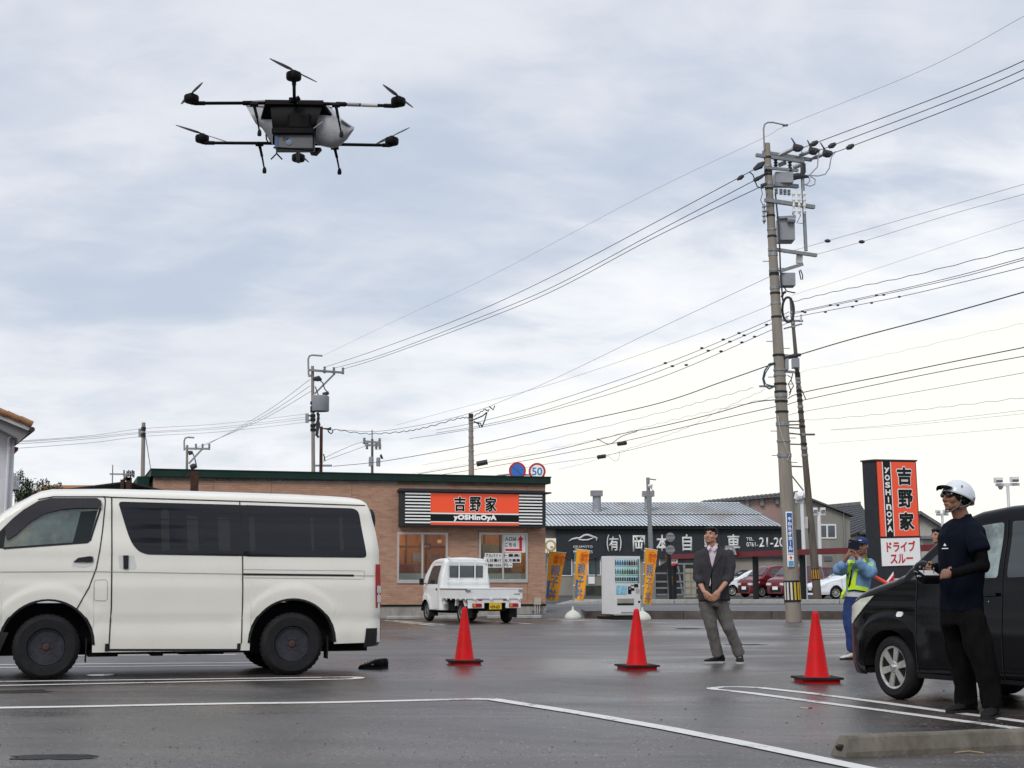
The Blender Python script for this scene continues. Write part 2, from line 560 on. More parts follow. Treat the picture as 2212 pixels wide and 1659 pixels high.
# ------------------------------------------------------------------ ground materials
def asphalt_mat():
 m = bpy.data.materials.new('wet_patched_asphalt')
 m.use_nodes = True
 nt = m.node_tree
 N, L = nt.nodes, nt.links
 b = N['Principled BSDF']
 tcn = N.new('ShaderNodeTexCoord')
 def nz(scale, detail=6, rough=0.6, stretch=(1, 1, 1), dist=0.0, loc=(0, 0, 0)):
  mp = N.new('ShaderNodeMapping')
  mp.inputs['Scale'].default_value = stretch
  mp.inputs['Location'].default_value = loc
  L.new(tcn.outputs['Object'], mp.inputs[0])
  n = N.new('ShaderNodeTexNoise')
  n.inputs['Scale'].default_value = scale
  n.inputs['Detail'].default_value = detail
  n.inputs['Roughness'].default_value = rough
  n.inputs['Distortion'].default_value = dist
  L.new(mp.outputs[0], n.inputs['Vector'])
  return n.outputs[0]
 def mr(v, a, b_, c=0.0, d=1.0):
  n = N.new('ShaderNodeMapRange')
  for i, q in enumerate((a, b_, c, d)):
   n.inputs[i + 1].default_value = q
  L.new(v, n.inputs[0])
  return n.outputs[0]
 def mix(f, a, c, bt='MIX'):
  n = N.new('ShaderNodeMix')
  n.data_type = 'RGBA'
  n.blend_type = bt
  for s, v in ((0, f), (6, a), (7, c)):
   if isinstance(v, (int, float)):
    n.inputs[s].default_value = v
   elif isinstance(v, tuple):
    n.inputs[s].default_value = (*v, 1)
   else:
    L.new(v, n.inputs[s])
  return n.outputs[2]
 wet = nz(0.30, 6, 0.6, (0.55, 1.0, 1), 0.8)
 wet2 = nz(0.9, 6, 0.6, (0.5, 1.2, 1), 0.2, (9, 3, 0))
 c1 = mix(mr(wet, 0.40, 0.60), (0.026, 0.024, 0.0245), (0.076, 0.069, 0.066))
 c2 = mix(mr(wet2, 0.47, 0.68, 0, 0.7), c1, (0.105, 0.080, 0.070))
 stain = nz(0.55, 7, 0.62, (0.7, 1.3, 1), 0.6, (31, 12, 0))
 c3 = mix(mr(stain, 0.52, 0.64, 0, 0.8), c2, (0.018, 0.0175, 0.0185))
 streak = nz(1.1, 4, 0.5, (0.16, 1.5, 1), 0.3, (4, 44, 0))
 c4 = mix(mr(streak, 0.63, 0.72, 0, 0.5), c3, (0.16, 0.122, 0.105))
 grain = nz(34, 5, 0.85)
 c5 = mix(mr(grain, 0.34, 0.66, 0, 1), mix(1.0, c4, (0.40, 0.40, 0.41), 'MULTIPLY'), mix(1.0, c4, (1.75, 1.70, 1.64), 'MULTIPLY'))
 vor = N.new('ShaderNodeTexVoronoi')
 vor.inputs['Scale'].default_value = 30
 L.new(tcn.outputs['Object'], vor.inputs['Vector'])
 sp = N.new('ShaderNodeSeparateColor')
 L.new(vor.outputs['Color'], sp.inputs[0])
 st = N.new('ShaderNodeMath')
 st.operation = 'MULTIPLY'
 L.new(mr(sp.outputs[0], 0.86, 0.90), st.inputs[0])
 L.new(mr(vor.outputs['Distance'], 0.34, 0.20), st.inputs[1])
 c6 = mix(st.outputs[0], c5, (0.34, 0.30, 0.26))
 # a few thin sealed cracks
 vc = N.new('ShaderNodeTexVoronoi')
 vc.feature = 'DISTANCE_TO_EDGE'
 vc.inputs['Scale'].default_value = 0.16
 mpc = N.new('ShaderNodeMapping')
 L.new(tcn.outputs['Object'], mpc.inputs[0])
 L.new(mpc.outputs[0], vc.inputs['Vector'])
 L.new(c6, b.inputs['Base Color'])
 rr = mr(wet, 0.38, 0.62, 0.22, 0.52)
 rs = N.new('ShaderNodeMath')
 rs.operation = 'ADD'
 L.new(rr, rs.inputs[0])
 L.new(mr(grain, 0.3, 0.7, -0.09, 0.09), rs.inputs[1])
 rd = N.new('ShaderNodeMath')
 rd.operation = 'SUBTRACT'
 rd.use_clamp = True
 L.new(rs.outputs[0], rd.inputs[0])
 L.new(mr(stain, 0.60, 0.74, 0, 0.12), rd.inputs[1])
 L.new(rd.outputs[0], b.inputs['Roughness'])
 b.inputs['Specular IOR Level'].default_value = 0.5
 bn = N.new('ShaderNodeBump')
 bn.inputs['Strength'].default_value = 0.7
 bn.inputs['Distance'].default_value = 0.004
 L.new(nz(60, 5, 0.75), bn.inputs['Height'])
 bn2 = N.new('ShaderNodeBump')
 bn2.inputs['Strength'].default_value = 0.15
 bn2.inputs['Distance'].default_value = 0.02
 L.new(nz(2.2, 4, 0.5), bn2.inputs['Height'])
 L.new(bn.outputs[0], bn2.inputs['Normal'])
 L.new(bn2.outputs[0], b.inputs['Normal'])
 return m
def line_mat(name, wear=0.5):
 m = bpy.data.materials.new(name)
 m.use_nodes = True
 nt = m.node_tree
 N, L = nt.nodes, nt.links
 b = N['Principled BSDF']
 tcn = N.new('ShaderNodeTexCoord')
 n1 = N.new('ShaderNodeTexNoise')
 n1.inputs['Scale'].default_value = 26
 n1.inputs['Detail'].default_value = 6
 n1.inputs['Roughness'].default_value = 0.75
 L.new(tcn.outputs['Object'], n1.inputs['Vector'])
 n2 = N.new('ShaderNodeTexNoise')
 n2.inputs['Scale'].default_value = 1.7
 n2.inputs['Detail'].default_value = 4
 L.new(tcn.outputs['Object'], n2.inputs['Vector'])
 ad = N.new('ShaderNodeMath')
 ad.operation = 'ADD'
 L.new(n1.outputs[0], ad.inputs[0])
 L.new(n2.outputs[0], ad.inputs[1])
 mr = N.new('ShaderNodeMapRange')
 mr.inputs[1].default_value = 1.22 - wear * 0.3
 mr.inputs[2].default_value = 1.34 - wear * 0.3
 L.new(ad.outputs[0], mr.inputs[0])
 mx = N.new('ShaderNodeMix')
 mx.data_type = 'RGBA'
 mx.inputs[6].default_value = (0.66, 0.65, 0.62, 1)
 mx.inputs[7].default_value = (0.13, 0.12, 0.115, 1)
 L.new(mr.outputs[0], mx.inputs[0])
 L.new(mx.outputs[2], b.inputs['Base Color'])
 b.inputs['Roughness'].default_value = 0.55
 bn = N.new('ShaderNodeBump')
 bn.inputs['Strength'].default_value = 0.4
 bn.inputs['Distance'].default_value = 0.004
 L.new(n1.outputs[0], bn.inputs['Height'])
 L.new(bn.outputs[0], b.inputs['Normal'])
 return m
M['asphalt'] = asphalt_mat()
M['line'] = line_mat('white_road_paint', 0.42)
M['line_worn'] = line_mat('worn_road_paint', 0.75)
M['puddle'] = mat('standing_water', (0.018, 0.019, 0.021), 0.06, spec=0.6)
M['damp'] = mat('damp_asphalt', (0.024, 0.023, 0.022), 0.6, vary=0.3, vscale=20, bump=0.4, bscale=120)
M['kerb_block'] = mat('pale_kerb_concrete', (0.36, 0.355, 0.34), 0.85, vary=0.12, vscale=6, dirt=(0.2, 0.18, 0.15), dscale=4, damt=0.5)
M['wall_dark'] = mat('damp_retaining_concrete', (0.085, 0.066, 0.055), 0.85, vary=0.3, vscale=3, bump=0.3, dirt=(0.16, 0.14, 0.12), dscale=2, damt=0.6)
M['moss'] = mat('mossy_concrete', (0.14, 0.125, 0.10), 0.9, vary=0.35, vscale=7, bump=0.5, bscale=35, dirt=(0.055, 0.043, 0.028), dscale=3.2, damt=0.85, stretch=(1, 1, 0.5))
M['soil'] = mat('soil', (0.06, 0.05, 0.04), 0.95, vary=0.4, vscale=3)
# ------------------------------------------------------------------ parking lot, road, far land
g = MB()
g.add([(-400, -60, 0), (400, -60, 0), (400, 1500, 0), (-400, 1500, 0)], [(0, 1, 2, 3)])
lot = obj('ground', g, 'asphalt', kind='structure')
ROAD_Z = 0.20
g = MB()
RX0 = 2.1          # left end of the raised carriageway (a driveway ramp lies to the left of it)
def edge_y(x):
 return 42.4 - 0.10 * (x - 1.7)
g.add([(RX0, edge_y(RX0), ROAD_Z), (60, edge_y(60), ROAD_Z), (60, 55.2, ROAD_Z), (RX0, 55.2, ROAD_Z)], [(0, 1, 2, 3)])
g.add([(RX0, 55.2, ROAD_Z), (RX0, 44.9, ROAD_Z), (-3.2, 46.2, ROAD_Z), (-3.2, 55.2, ROAD_Z)], [(0, 3, 2, 1)])
g.add([(RX0, 44.9, ROAD_Z), (RX0, edge_y(RX0), 0.006), (-3.2, 43.6, 0.006), (-3.2, 46.2, ROAD_Z)], [(0, 1, 2, 3)])
road = obj('road', g, 'asphalt_road', kind='structure')
g = MB()
g.add([(-300, 55.2, ROAD_Z + 0.004), (300, 55.2, ROAD_Z + 0.004), (300, 1200, ROAD_Z + 0.004), (-300, 1200, ROAD_Z + 0.004)], [(0, 1, 2, 3)])
g.add([(-300, 55.2, 0.0), (1.25, 55.2, 0.0), (1.25, 55.2, ROAD_Z + 0.004), (-300, 55.2, ROAD_Z + 0.004)], [(0, 1, 2, 3)])
obj('far_ground', g, mat('dark_yard_asphalt', (0.055, 0.055, 0.057), 0.7, vary=0.3, vscale=0.5), kind='structure')
def strip(pts, w, z=0.004, jitter=0.0, step=0.35):
 """painted line: a thin quad strip on the ground"""
 pts = [Vector((p[0], p[1], 0)) for p in pts]
 fine = []
 for a, b in zip(pts, pts[1:]):
  n = max(1, int((b - a).length / step))
  for i in range(n):
   fine.append(a.lerp(b, i / n))
 fine.append(pts[-1])
 m_ = MB()
 v, f = [], []
 for i, p in enumerate(fine):
  d = (fine[min(i + 1, len(fine) - 1)] - fine[max(i - 1, 0)]).normalized()
  nn = Vector((-d.y, d.x, 0))
  j1 = (noise.noise(p * 2.1) * jitter, noise.noise(p * 2.1 + Vector((9, 0, 0))) * jitter)
  v.append(p + nn * (w / 2 + j1[0]) + Vector((0, 0, z)))
  v.append(p - nn * (w / 2 + j1[1]) + Vector((0, 0, z)))
 for i in range(len(fine) - 1):
  f.append((2 * i, 2 * i + 1, 2 * i + 3, 2 * i + 2))
 return m_.add(v, f)
def pline(pix, w=0.14, m='line', z=0.004, parent=None, jitter=0.008, gz=0.0):
 return obj('painted_line', strip([G(x, y, gz) for x, y in pix], w, gz + z, jitter), m, parent or lot)
pline([(-240, 1533.5), (0, 1529.6), (190, 1526.5), (380, 1522.5), (530, 1520), (700, 1518.2), (860, 1514.5), (1030, 1510.5), (1066, 1512)], 0.17, jitter=0.012)
pline([(1060, 1511), (1250, 1541), (1450, 1576), (1640, 1614), (1760, 1639), (1880, 1664), (2050, 1703)], 0.15, z=0.0065, jitter=0.012)
def hairpin(a, b, tip, w=0.13, back=None):
 """two parallel painted lines joined by a rounded end"""
 A = [G(*p) for p in a]
 B = [G(*p) for p in b]
 p0, p1 = A[-1], B[-1]
 T = G(*tip)
 c = (p0 + p1) / 2
 arc = []
 for i in range(1, 8):
  t = i / 8
  ang = pi * t
  arc.append(c + (p0 - c) * cos(ang) + (T - c) * sin(ang))
 pts = A + arc + B[::-1]
 obj('painted_line', strip(pts, w, 0.004, 0.006, 0.12), 'line', lot)
hairpin([(-300, 1479), (0, 1472.7), (250, 1469.6), (500, 1466.4), (742, 1463)], [(-300, 1488), (0, 1481.4), (250, 1476.5), (500, 1471.5), (742, 1467.6)], (776, 1464.6), 0.12)
hairpin([(-200, 1437.8), (0, 1436.5), (300, 1433.8), (580, 1431.8)], [(-200, 1444), (0, 1442.6), (300, 1439.8), (580, 1437)], (612, 1434), 0.12)
pline([(-100, 1418), (150, 1416.3), (510, 1414.5)], 0.12)
pline([(1640, 1486), (1750, 1498), (1900, 1517.5), (2050, 1538.5), (2212, 1559.5), (2400, 1584)], 0.12)
pline([(1560, 1491), (1620, 1497.5), (1750, 1515), (1900, 1534.5), (2050, 1554.5), (2150, 1568), (2330, 1592)], 0.12)
arcp = [(1640, 1486), (1600, 1484.5), (1560, 1484.6), (1538, 1487), (1541, 1489.2), (1560, 1491)]
pline(arcp, 0.12)
# worn bay markings in front of the restaurant and along the lot edge
for pp, w in [([(829, 1340.3), (938, 1351.5)], 0.12), ([(842, 1339.6), (961, 1350.5)], 0.12), ([(1010, 1338.6), (1148, 1348)], 0.13),
   ([(1187, 1337.6), (1300, 1343.5)], 0.10), ([(1190, 1332.5), (1262, 1337), (1440, 1346)], 0.10), ([(1460, 1350), (1560, 1352)], 0.10),
   ([(1640, 1372), (1815, 1376)], 0.10), ([(1690, 1358), (1816, 1361)], 0.08)]:
 pline(pp, w, 'line_worn')
for pp in [([(1181, 1310.5), (1245, 1311), (1300, 1311.3)]), ([(1390, 1311.5), (1830, 1309)]), ([(1172, 1303), (1300, 1303.6)])]:
 obj('painted_line', strip([G(x, y, ROAD_Z) for x, y in pp], 0.16, ROAD_Z + 0.004, 0.0), 'line', road)
# faint pale scrape marks
M['scuff'] = mat('pale_scuffed_asphalt', (0.15, 0.118, 0.105), 0.7, vary=0.35, vscale=6, bump=0.4, bscale=90)
def blot(name, px, py, w, h, m, z=0.003, seed=0, n=26, rough=0.35):
 c = G(px, py)
 k = c.y / FPX
 wy = h * c.y * c.y / (FPX * CAM_H) / 2
 wx = w * k / 2
 pts = []
 for i in range(n):
  a = 2 * pi * i / n
  r = 1 + rough * noise.noise(Vector((cos(a) * 1.6 + seed * 3.1, sin(a) * 1.6, seed)))
  r += rough * 0.5 * noise.noise(Vector((cos(a) * 5 + seed, sin(a) * 5, 7)))
  pts.append((c.x + cos(a) * wx * r, c.y + sin(a) * wy * r))
 mb = MB()
 mb.add([(x, y, z) for x, y in pts], [tuple(range(n))])
 return obj(name, mb, m, lot)
M['oil'] = mat('dark_oily_stain', (0.012, 0.012, 0.010), .6, vary=.5, vscale=14)
blot('damp_patch', 105, 1636, 190, 9, 'damp', seed=1, rough=.8)
blot('damp_patch', 160, 1634, 90, 5, 'oil', 0.0045, seed=9, rough=.7)
blot('damp_patch', 35, 1494, 170, 7, 'damp', seed=2)
blot('damp_patch', 220, 1458.5, 60, 4, 'puddle', 0.0035, seed=3)
blot('damp_patch', 1610, 1392.5, 90, 2.5, 'damp', seed=4)
blot('damp_patch', 1742, 1530, 26, 3, 'puddle', seed=5)
blot('damp_patch', 1490, 1358, 60, 3, 'damp', seed=6)
# loose grit scattered over the lot
gr = MB()
rg = random.Random(5)
for i in range(900):
 px = rg.uniform(0, 2212)
 py = rg.uniform(1480, 1656) if i % 3 else rg.uniform(1590, 1656)
 p = G(px, py)
 s_ = rg.uniform(0.002, 0.007) * (1.0 if rg.random() > 0.06 else 2.0)
 v = [p + Vector((cos(a) * s_ * rg.uniform(0.7, 1.2), sin(a) * s_ * rg.uniform(0.7, 1.2), 0.0)) for a in (0, 1.5, 3.1, 4.6)] + [p + Vector((0, 0, s_ * 0.8))]
 gr.add(v, [(0, 1, 4), (1, 2, 4), (2, 3, 4), (3, 0, 4)])
o = obj('loose_grit', gr, mat('grit', (0.10, 0.09, 0.08), 0.8, vary=0.9, vscale=3), kind='stuff')
tag(o, 'fine loose grit scattered over the asphalt', 'grit')
# retaining kerb between the lot and the road: separate cast blocks
wall = thing('retaining_kerb', 'low damp brown retaining kerb between parking lot and road', 'kerb', (0, 0, 0))
x = 2.35
i = 0
while x < 24:
 L_ = 1.2
 x1 = x + L_ - 0.012
 y0, y1 = edge_y(x), edge_y(x1)
 mb = MB()
 mb.add([(x, y0 - 0.16, 0), (x1, y1 - 0.16, 0), (x1, y1 + 0.02, 0), (x, y0 + 0.02, 0), (x, y0 - 0.14, ROAD_Z + 0.012), (x1, y1 - 0.14, ROAD_Z + 0.012), (x1, y1 + 0.02, ROAD_Z + 0.012), (x, y0 + 0.02, ROAD_Z + 0.012)] if i else
  [(x - 0.3, y0 - 0.16, 0), (x1, y1 - 0.16, 0), (x1, y1 + 0.02, 0), (x - 0.3, y0 + 0.02, 0), (x + 0.0, y0 - 0.14, ROAD_Z + 0.012), (x1, y1 - 0.14, ROAD_Z + 0.012), (x1, y1 + 0.02, ROAD_Z + 0.012), (x + 0.0, y0 + 0.02, ROAD_Z + 0.012)],
  [(0, 3, 2, 1), (4, 5, 6, 7), (0, 1, 5, 4), (1, 2, 6, 5), (2, 3, 7, 6), (3, 0, 4, 7)])
 obj('kerb_block', mb, 'wall_dark', wall)
 x += L_
 i += 1
mb = MB().box(2.04, 2.5, 42.2, 45.0, 0.0, ROAD_Z - .002)
obj('ramp_side', mb, 'wall_dark', wall)
# pale kerb blocks across the street
kerb = thing('street_kerb', 'row of pale concrete kerb blocks along the far side of the road', 'kerb', (0, 0, 0))
kb = MB().box(0, 1.98, 0, 0.2, 0, 0.17).mesh('kerb_block', 'kerb_block')
xx = 3.9
while xx < 22:
 if not (7.45 < xx + 1 < 8.6):
  o = obj('kerb_block', kb, None, kerb, (xx, 54.9, ROAD_Z + 0.001), bevel=0.02)
 xx += 2.0
mb = MB()
mb.add([(1.6, 54.9, ROAD_Z), (3.85, 54.9, ROAD_Z), (3.85, 55.6, ROAD_Z), (1.6, 55.6, ROAD_Z), (2.3, 54.95, ROAD_Z + 0.17), (3.85, 54.9, ROAD_Z + 0.17), (3.85, 55.6, ROAD_Z + 0.17), (2.3, 55.6, ROAD_Z + 0.17)],
 [(0, 3, 2, 1), (4, 5, 6, 7), (0, 1, 5, 4), (1, 2, 6, 5), (2, 3, 7, 6), (3, 0, 4, 7)])
obj('kerb_ramp', mb, 'kerb_block', kerb)
# near wheel stop (bottom right)
FW = Frame(G(1826, 1637), math.atan2((G(2330, 1614) - G(1826, 1637)).y, (G(2330, 1614) - G(1826, 1637)).x))
ws = thing('wheel_stop', 'long mossy concrete wheel stop lying in the near right corner', 'wheel stop', FW.O, FW.yaw)
mb = MB()
H_, W_ = 0.118, 0.16
prof = [(0, 0), (0.0, 0.03), (0.028, H_ - 0.012), (0.04, H_), (W_ - 0.04, H_), (W_ - 0.028, H_ - 0.012), (W_, 0.03), (W_, 0)]
NS = 30
v, f = [], []
for k in range(NS + 1):
 t = k / NS
 xs_ = 3.4 * t
 for (yy, zz) in prof:
  inset = 0.0
  if k == 0:
   inset = 0.0 + zz * 0.42
  j = 0.0035 * noise.noise(Vector((xs_ * 6, yy * 20, zz * 20)))
  v.append((xs_ + inset, yy + j, zz + (j if zz > 0.05 else 0)))
np_ = len(prof)
for k in range(NS):
 for a in range(np_ - 1):
  i0 = k * np_ + a
  f.append((i0, i0 + np_, i0 + np_ + 1, i0 + 1))
f.append(tuple(range(np_)))
f.append(tuple(range(NS * np_ + np_ - 1, NS * np_ - 1, -1)))
mb.add(v, f)
obj('stop_block', mb, 'moss', ws)
n_ = MB().cbox((0.016, W_ / 2, 0.052), (0.03, 0.05, 0.022), Matrix.Rotation(-0.38, 3, 'Y'))
obj('end_notch', n_, mat('notch_shade', (0.03, 0.026, 0.02), 0.9), ws)
tw = MB().tube([G(2063, 1628) + Vector((0, 0, 0.006)), G(2095, 1626) + Vector((0, 0, 0.009)), G(2125, 1629) + Vector((0, 0, 0.006))], 0.005, 5)
tag(obj('dry_twig', tw, mat('dry_twig', (0.32, 0.24, 0.15), 0.8)), 'short pale dry twig on the asphalt beside the wheel stop', 'twig')
# ------------------------------------------------------------------ restaurant
def brick_mat():
 m = bpy.data.materials.new('brick_pattern_siding')
 m.use_nodes = True
 nt = m.node_tree
 N, L = nt.nodes, nt.links
 b = N['Principled BSDF']
 tcn = N.new('ShaderNodeTexCoord')
 sx = N.new('ShaderNodeSeparateXYZ')
 L.new(tcn.outputs['Object'], sx.inputs[0])
 cb = N.new('ShaderNodeCombineXYZ')
 ad = N.new('ShaderNodeMath')
 ad.operation = 'ADD'
 L.new(sx.outputs[0], ad.inputs[0])
 L.new(sx.outputs[1], ad.inputs[1])
 L.new(ad.outputs[0], cb.inputs[0])
 L.new(sx.outputs[2], cb.inputs[1])
 bt = N.new('ShaderNodeTexBrick')
 bt.inputs['Scale'].default_value = 1.0
 bt.inputs['Brick Width'].default_value = 0.23
 bt.inputs['Row Height'].default_value = 0.062
 bt.inputs['Mortar Size'].default_value = 0.005
 bt.inputs['Mortar Smooth'].default_value = 0.5
 bt.inputs['Color1'].default_value = (0.47, 0.27, 0.185, 1)
 bt.inputs['Color2'].default_value = (0.36, 0.175, 0.12, 1)
 bt.inputs['Mortar'].default_value = (0.46, 0.31, 0.23, 1)
 L.new(cb.outputs[0], bt.inputs['Vector'])
 n = N.new('ShaderNodeTexNoise')
 n.inputs['Scale'].default_value = 3.2
 n.inputs['Detail'].default_value = 5
 mp = N.new('ShaderNodeMapping')
 mp.inputs['Scale'].default_value = (1, 2.6, 1)
 L.new(cb.outputs[0], mp.inputs[0])
 L.new(mp.outputs[0], n.inputs['Vector'])
 mr = N.new('ShaderNodeMapRange')
 mr.inputs[1].default_value = 0.35
 mr.inputs[2].default_value = 0.68
 mr.inputs[4].default_value = 0.75
 L.new(n.outputs[0], mr.inputs[0])
 mx = N.new('ShaderNodeMix')
 mx.data_type = 'RGBA'
 L.new(mr.outputs[0], mx.inputs[0])
 L.new(bt.outputs['Color'], mx.inputs[6])
 mx.inputs[7].default_value = (0.50, 0.32, 0.215, 1)
 L.new(mx.outputs[2], b.inputs['Base Color'])
 b.inputs['Roughness'].default_value = 0.8
 bp = N.new('ShaderNodeBump')
 bp.inputs['Strength'].default_value = 0.9
 bp.inputs['Distance'].default_value = 0.012
 iv = N.new('ShaderNodeMath')
 iv.operation = 'SUBTRACT'
 L.new(n.outputs[0], iv.inputs[0])
 L.new(bt.outputs['Fac'], iv.inputs[1])
 L.new(iv.outputs[0], bp.inputs['Height'])
 L.new(bp.outputs[0], b.inputs['Normal'])
 return m
def glass_mat(name, tint=(0.9, 0.95, 0.95), refl=0.06, alpha_col=None):
 m = bpy.data.materials.new(name)
 m.use_nodes = True
 nt = m.node_tree
 N, L = nt.nodes, nt.links
 N.remove(N['Principled BSDF'])
 out = N['Material Output']
 t = N.new('ShaderNodeBsdfTransparent')
 t.inputs[0].default_value = (*tint, 1)
 gl = N.new('ShaderNodeBsdfGlossy')
 gl.inputs['Roughness'].default_value = 0.02
 gl.inputs[0].default_value = (1, 1, 1, 1)
 fr = N.new('ShaderNodeFresnel')
 fr.inputs[0].default_value = 1.5
 nz = N.new('ShaderNodeTexNoise')
 nz.inputs['Scale'].default_value = 1.3
 bp = N.new('ShaderNodeBump')
 bp.inputs['Strength'].default_value = 0.05
 L.new(nz.outputs[0], bp.inputs['Height'])
 L.new(bp.outputs[0], gl.inputs['Normal'])
 mx = N.new('ShaderNodeMixShader')
 ad = N.new('ShaderNodeMath')
 ad.operation = 'ADD'
 ad.inputs[1].default_value = refl
 L.new(fr.outputs[0], ad.inputs[0])
 L.new(ad.outputs[0], mx.inputs[0])
 L.new(t.outputs[0], mx.inputs[1])
 L.new(gl.outputs[0], mx.inputs[2])
 L.new(mx.outputs[0], out.inputs[0])
 return m
M['brick'] = brick_mat()
M['glass'] = glass_mat('window_glass', refl=-0.02)
M['glass_green'] = glass_mat('car_window_glass', (0.45, 0.56, 0.52), 0.10)
M['glass_far'] = mat('far_window_glass', (0.05, 0.065, 0.075), 0.12, spec=0.8, vary=0.4, vscale=1.2)
M['wood_warm'] = mat('warm_wood_panel', (0.40, 0.17, 0.055), 0.5, vary=0.3, vscale=3, stretch=(4, 1, 0.4), dirt=(0.2, 0.07, 0.02), dscale=1.5, damt=0.5)
M['wood_dark'] = mat('dark_wood', (0.10, 0.035, 0.015), 0.5, vary=0.3)
M['steel'] = mat('kitchen_steel', (0.42, 0.42, 0.42), 0.35, metal=0.8, vary=0.15)
M['frost'] = mat('frosted_film', (0.60, 0.54, 0.47), 0.8, vary=0.05)
FB = Frame(G(1179, 1332.6), radians(16.5))
def b2(zx, zy):
 return 794.1 + zx * .25642, 964.3 + zy * .25642
def b3(zx, zy):
 return 850.8 + zx * .18807, 1049.3 + zy * .18807
rest = thing('restaurant', 'single storey restaurant of brown brick pattern walls with dark green roof fascia', 'restaurant', FB.O, FB.yaw)
def A(p, off=0.0):
 return FB.at(p[0], p[1], off)
XL = A((330, 1100))[0]
ZT = (A((1175, 1046))[1] + A((400, 1030))[1]) / 2
ZB = 0.37
DEPTH = 9.0
w1 = (A(b3(44, 0))[0], A(b3(622, 0))[0], A(b3(300, 1120))[1], A(b3(300, 536))[1])
w2 = (A(b3(978, 0))[0], A(b3(1535, 0))[0], A(b3(1250, 1112))[1], A(b3(1250, 540))[1])
# wall panels with a narrow joint between them, windows left open
joints = sorted([XL, XL + 1.5, XL + 3.1, A(b2(-140, 900))[0], A(b2(252, 900))[0], A(b2(930, 500))[0], -0.0, w1[0], w1[1], w2[0], w2[1], XL + 4.7])
TH = 0.16
def wall_panel(x0, x1, z0, z1):
 obj('wall_panel', MB().box(x0 + 0.004, x1 - 0.004, 0, TH, z0, z1), 'brick', rest)
js = [XL, XL + 1.6, XL + 3.2, A(b2(-140, 900))[0], A(b2(252, 900))[0]]
for a, b_ in zip(js, js[1:]):
 wall_panel(a, b_, ZB, ZT)
for (x0, x1, z0, z1) in ((w1[0], w1[1], w1[2], w1[3]), (w2[0], w2[1], w2[2], w2[3])):
 wall_panel(x0, x1, ZB, z0)
 wall_panel(x0, x1, z1, ZT)
wall_panel(js[-1], w1[0], ZB, ZT) if w1[0] - js[-1] > 0.02 else None
wall_panel(w1[1], w2[0], ZB, ZT)
wall_panel(w2[1], 0.0, ZB, ZT)
obj('side_wall', MB().box(-TH, 0, TH, DEPTH, ZB, ZT), 'brick', rest)
obj('side_wall', MB().box(XL, XL + TH, TH, DEPTH, ZB, ZT), 'brick', rest)
obj('rear_wall', MB().box(XL, 0, DEPTH, DEPTH + TH, ZB, ZT), 'brick', rest)
obj('flashing', MB().box(XL - 0.01, 0.012, -0.012, DEPTH, ZB - 0.05, ZB), 'sign_black', rest)
obj('foundation', MB().box(XL, 0.0, 0.01, DEPTH, 0, ZB - 0.05), 'concrete', rest)
obj('roof_slab', MB().box(XL, 0, 0, DEPTH, ZT - 0.1, ZT - 0.002), 'concrete', rest)
ZF = (A((1175, 1030), -0.14)[1] + A((400, 1012.5), -0.14)[1]) / 2
obj('fascia', MB().box(XL - 0.08, 0.12, -0.14, DEPTH + 0.3, ZT, ZF - 0.03).box(XL - 0.10, 0.14, -0.16, DEPTH + 0.32, ZF - 0.03, ZF), 'green_trim', rest)
# lower green return at the far left of the parapet
obj('side_parapet', MB().box(XL - 0.42, XL - 0.1, 0.3, 6.0, 0.4, ZT + 0.02), 'green_trim', rest)
# windows
for wi, (x0, x1, z0, z1) in enumerate((w1, w2)):
 fr = MB()
 t = 0.055
 fr.box(x0, x1, -0.03, 0.09, z0, z0 + t * 1.8).box(x0, x1, -0.03, 0.09, z1 - t, z1)
 fr.box(x0, x0 + t, -0.03, 0.09, z0 + t * 1.8, z1 - t).box(x1 - t, x1, -0.03, 0.09, z0 + t * 1.8, z1 - t)
 xm = A(b3(334, 0))[0] if wi == 0 else A(b3(1254, 0))[0]
 wf = obj('window', fr, 'alu', rest)
 obj('mullion', MB().box(xm - 0.025, xm + 0.025, -0.02, 0.08, z0 + t * 1.8, z1 - t), 'alu', wf)
 for a, b_ in ((x0 + t, xm - 0.025), (xm + 0.025, x1 - t)):
  obj('pane', MB().box(a, b_, 0.03, 0.036, z0 + t * 1.8, z1 - t), 'glass', wf)
  zf0, zf1 = z0 + t * 1.8, A(b3(300, 1006))[1]
  obj('frosted_film', MB().box(a + 0.002, b_ - 0.002, 0.042, 0.045, zf0, zf1), 'frost', wf)
# lit dining room behind the windows
room = MB()
ry = 3.2
room.box(w1[0] - 0.5, -0.3, ry, ry + 0.05, 0.3, ZT - 0.15)
obj('room_wall', room, 'wood_warm', rest)
obj('room_wall', MB().box(w1[0] - 0.55, w1[0] - 0.5, TH, ry, 0.3, ZT - 0.15).box(w1[1] + 0.55, w1[1] + 0.62, TH, ry, 0.3, ZT - 0.15), 'wood_warm', rest)
obj('room_floor', MB().box(w1[0] - 0.5, -0.25, TH, ry, 0.28, 0.32), 'wood_dark', rest)
obj('ceiling', MB().box(w1[0] - 0.5, -0.25, TH, ry, 2.72, 2.76), mat('cream_ceiling', (0.55, 0.38, 0.2), 0.8), rest)
lampm = mat('warm_ceiling_lamp', (1, 0.8, 0.5), 0.5, emit=(1.0, 0.62, 0.26), estr=50.0)
for lx, ly in ((w1[0] + 0.1, 1.0), (w1[0] + 1.1, 1.9), (w2[0] + 0.2, 1.0), (w2[0] + 1.3, 2.0), (w1[0] + 0.1, 2.7)):
 obj('ceiling_lamp', MB().lathe([(0.11, 2.66), (0.13, 2.70), (0.13, 2.72)], (lx, ly, 0), 14), lampm, rest)
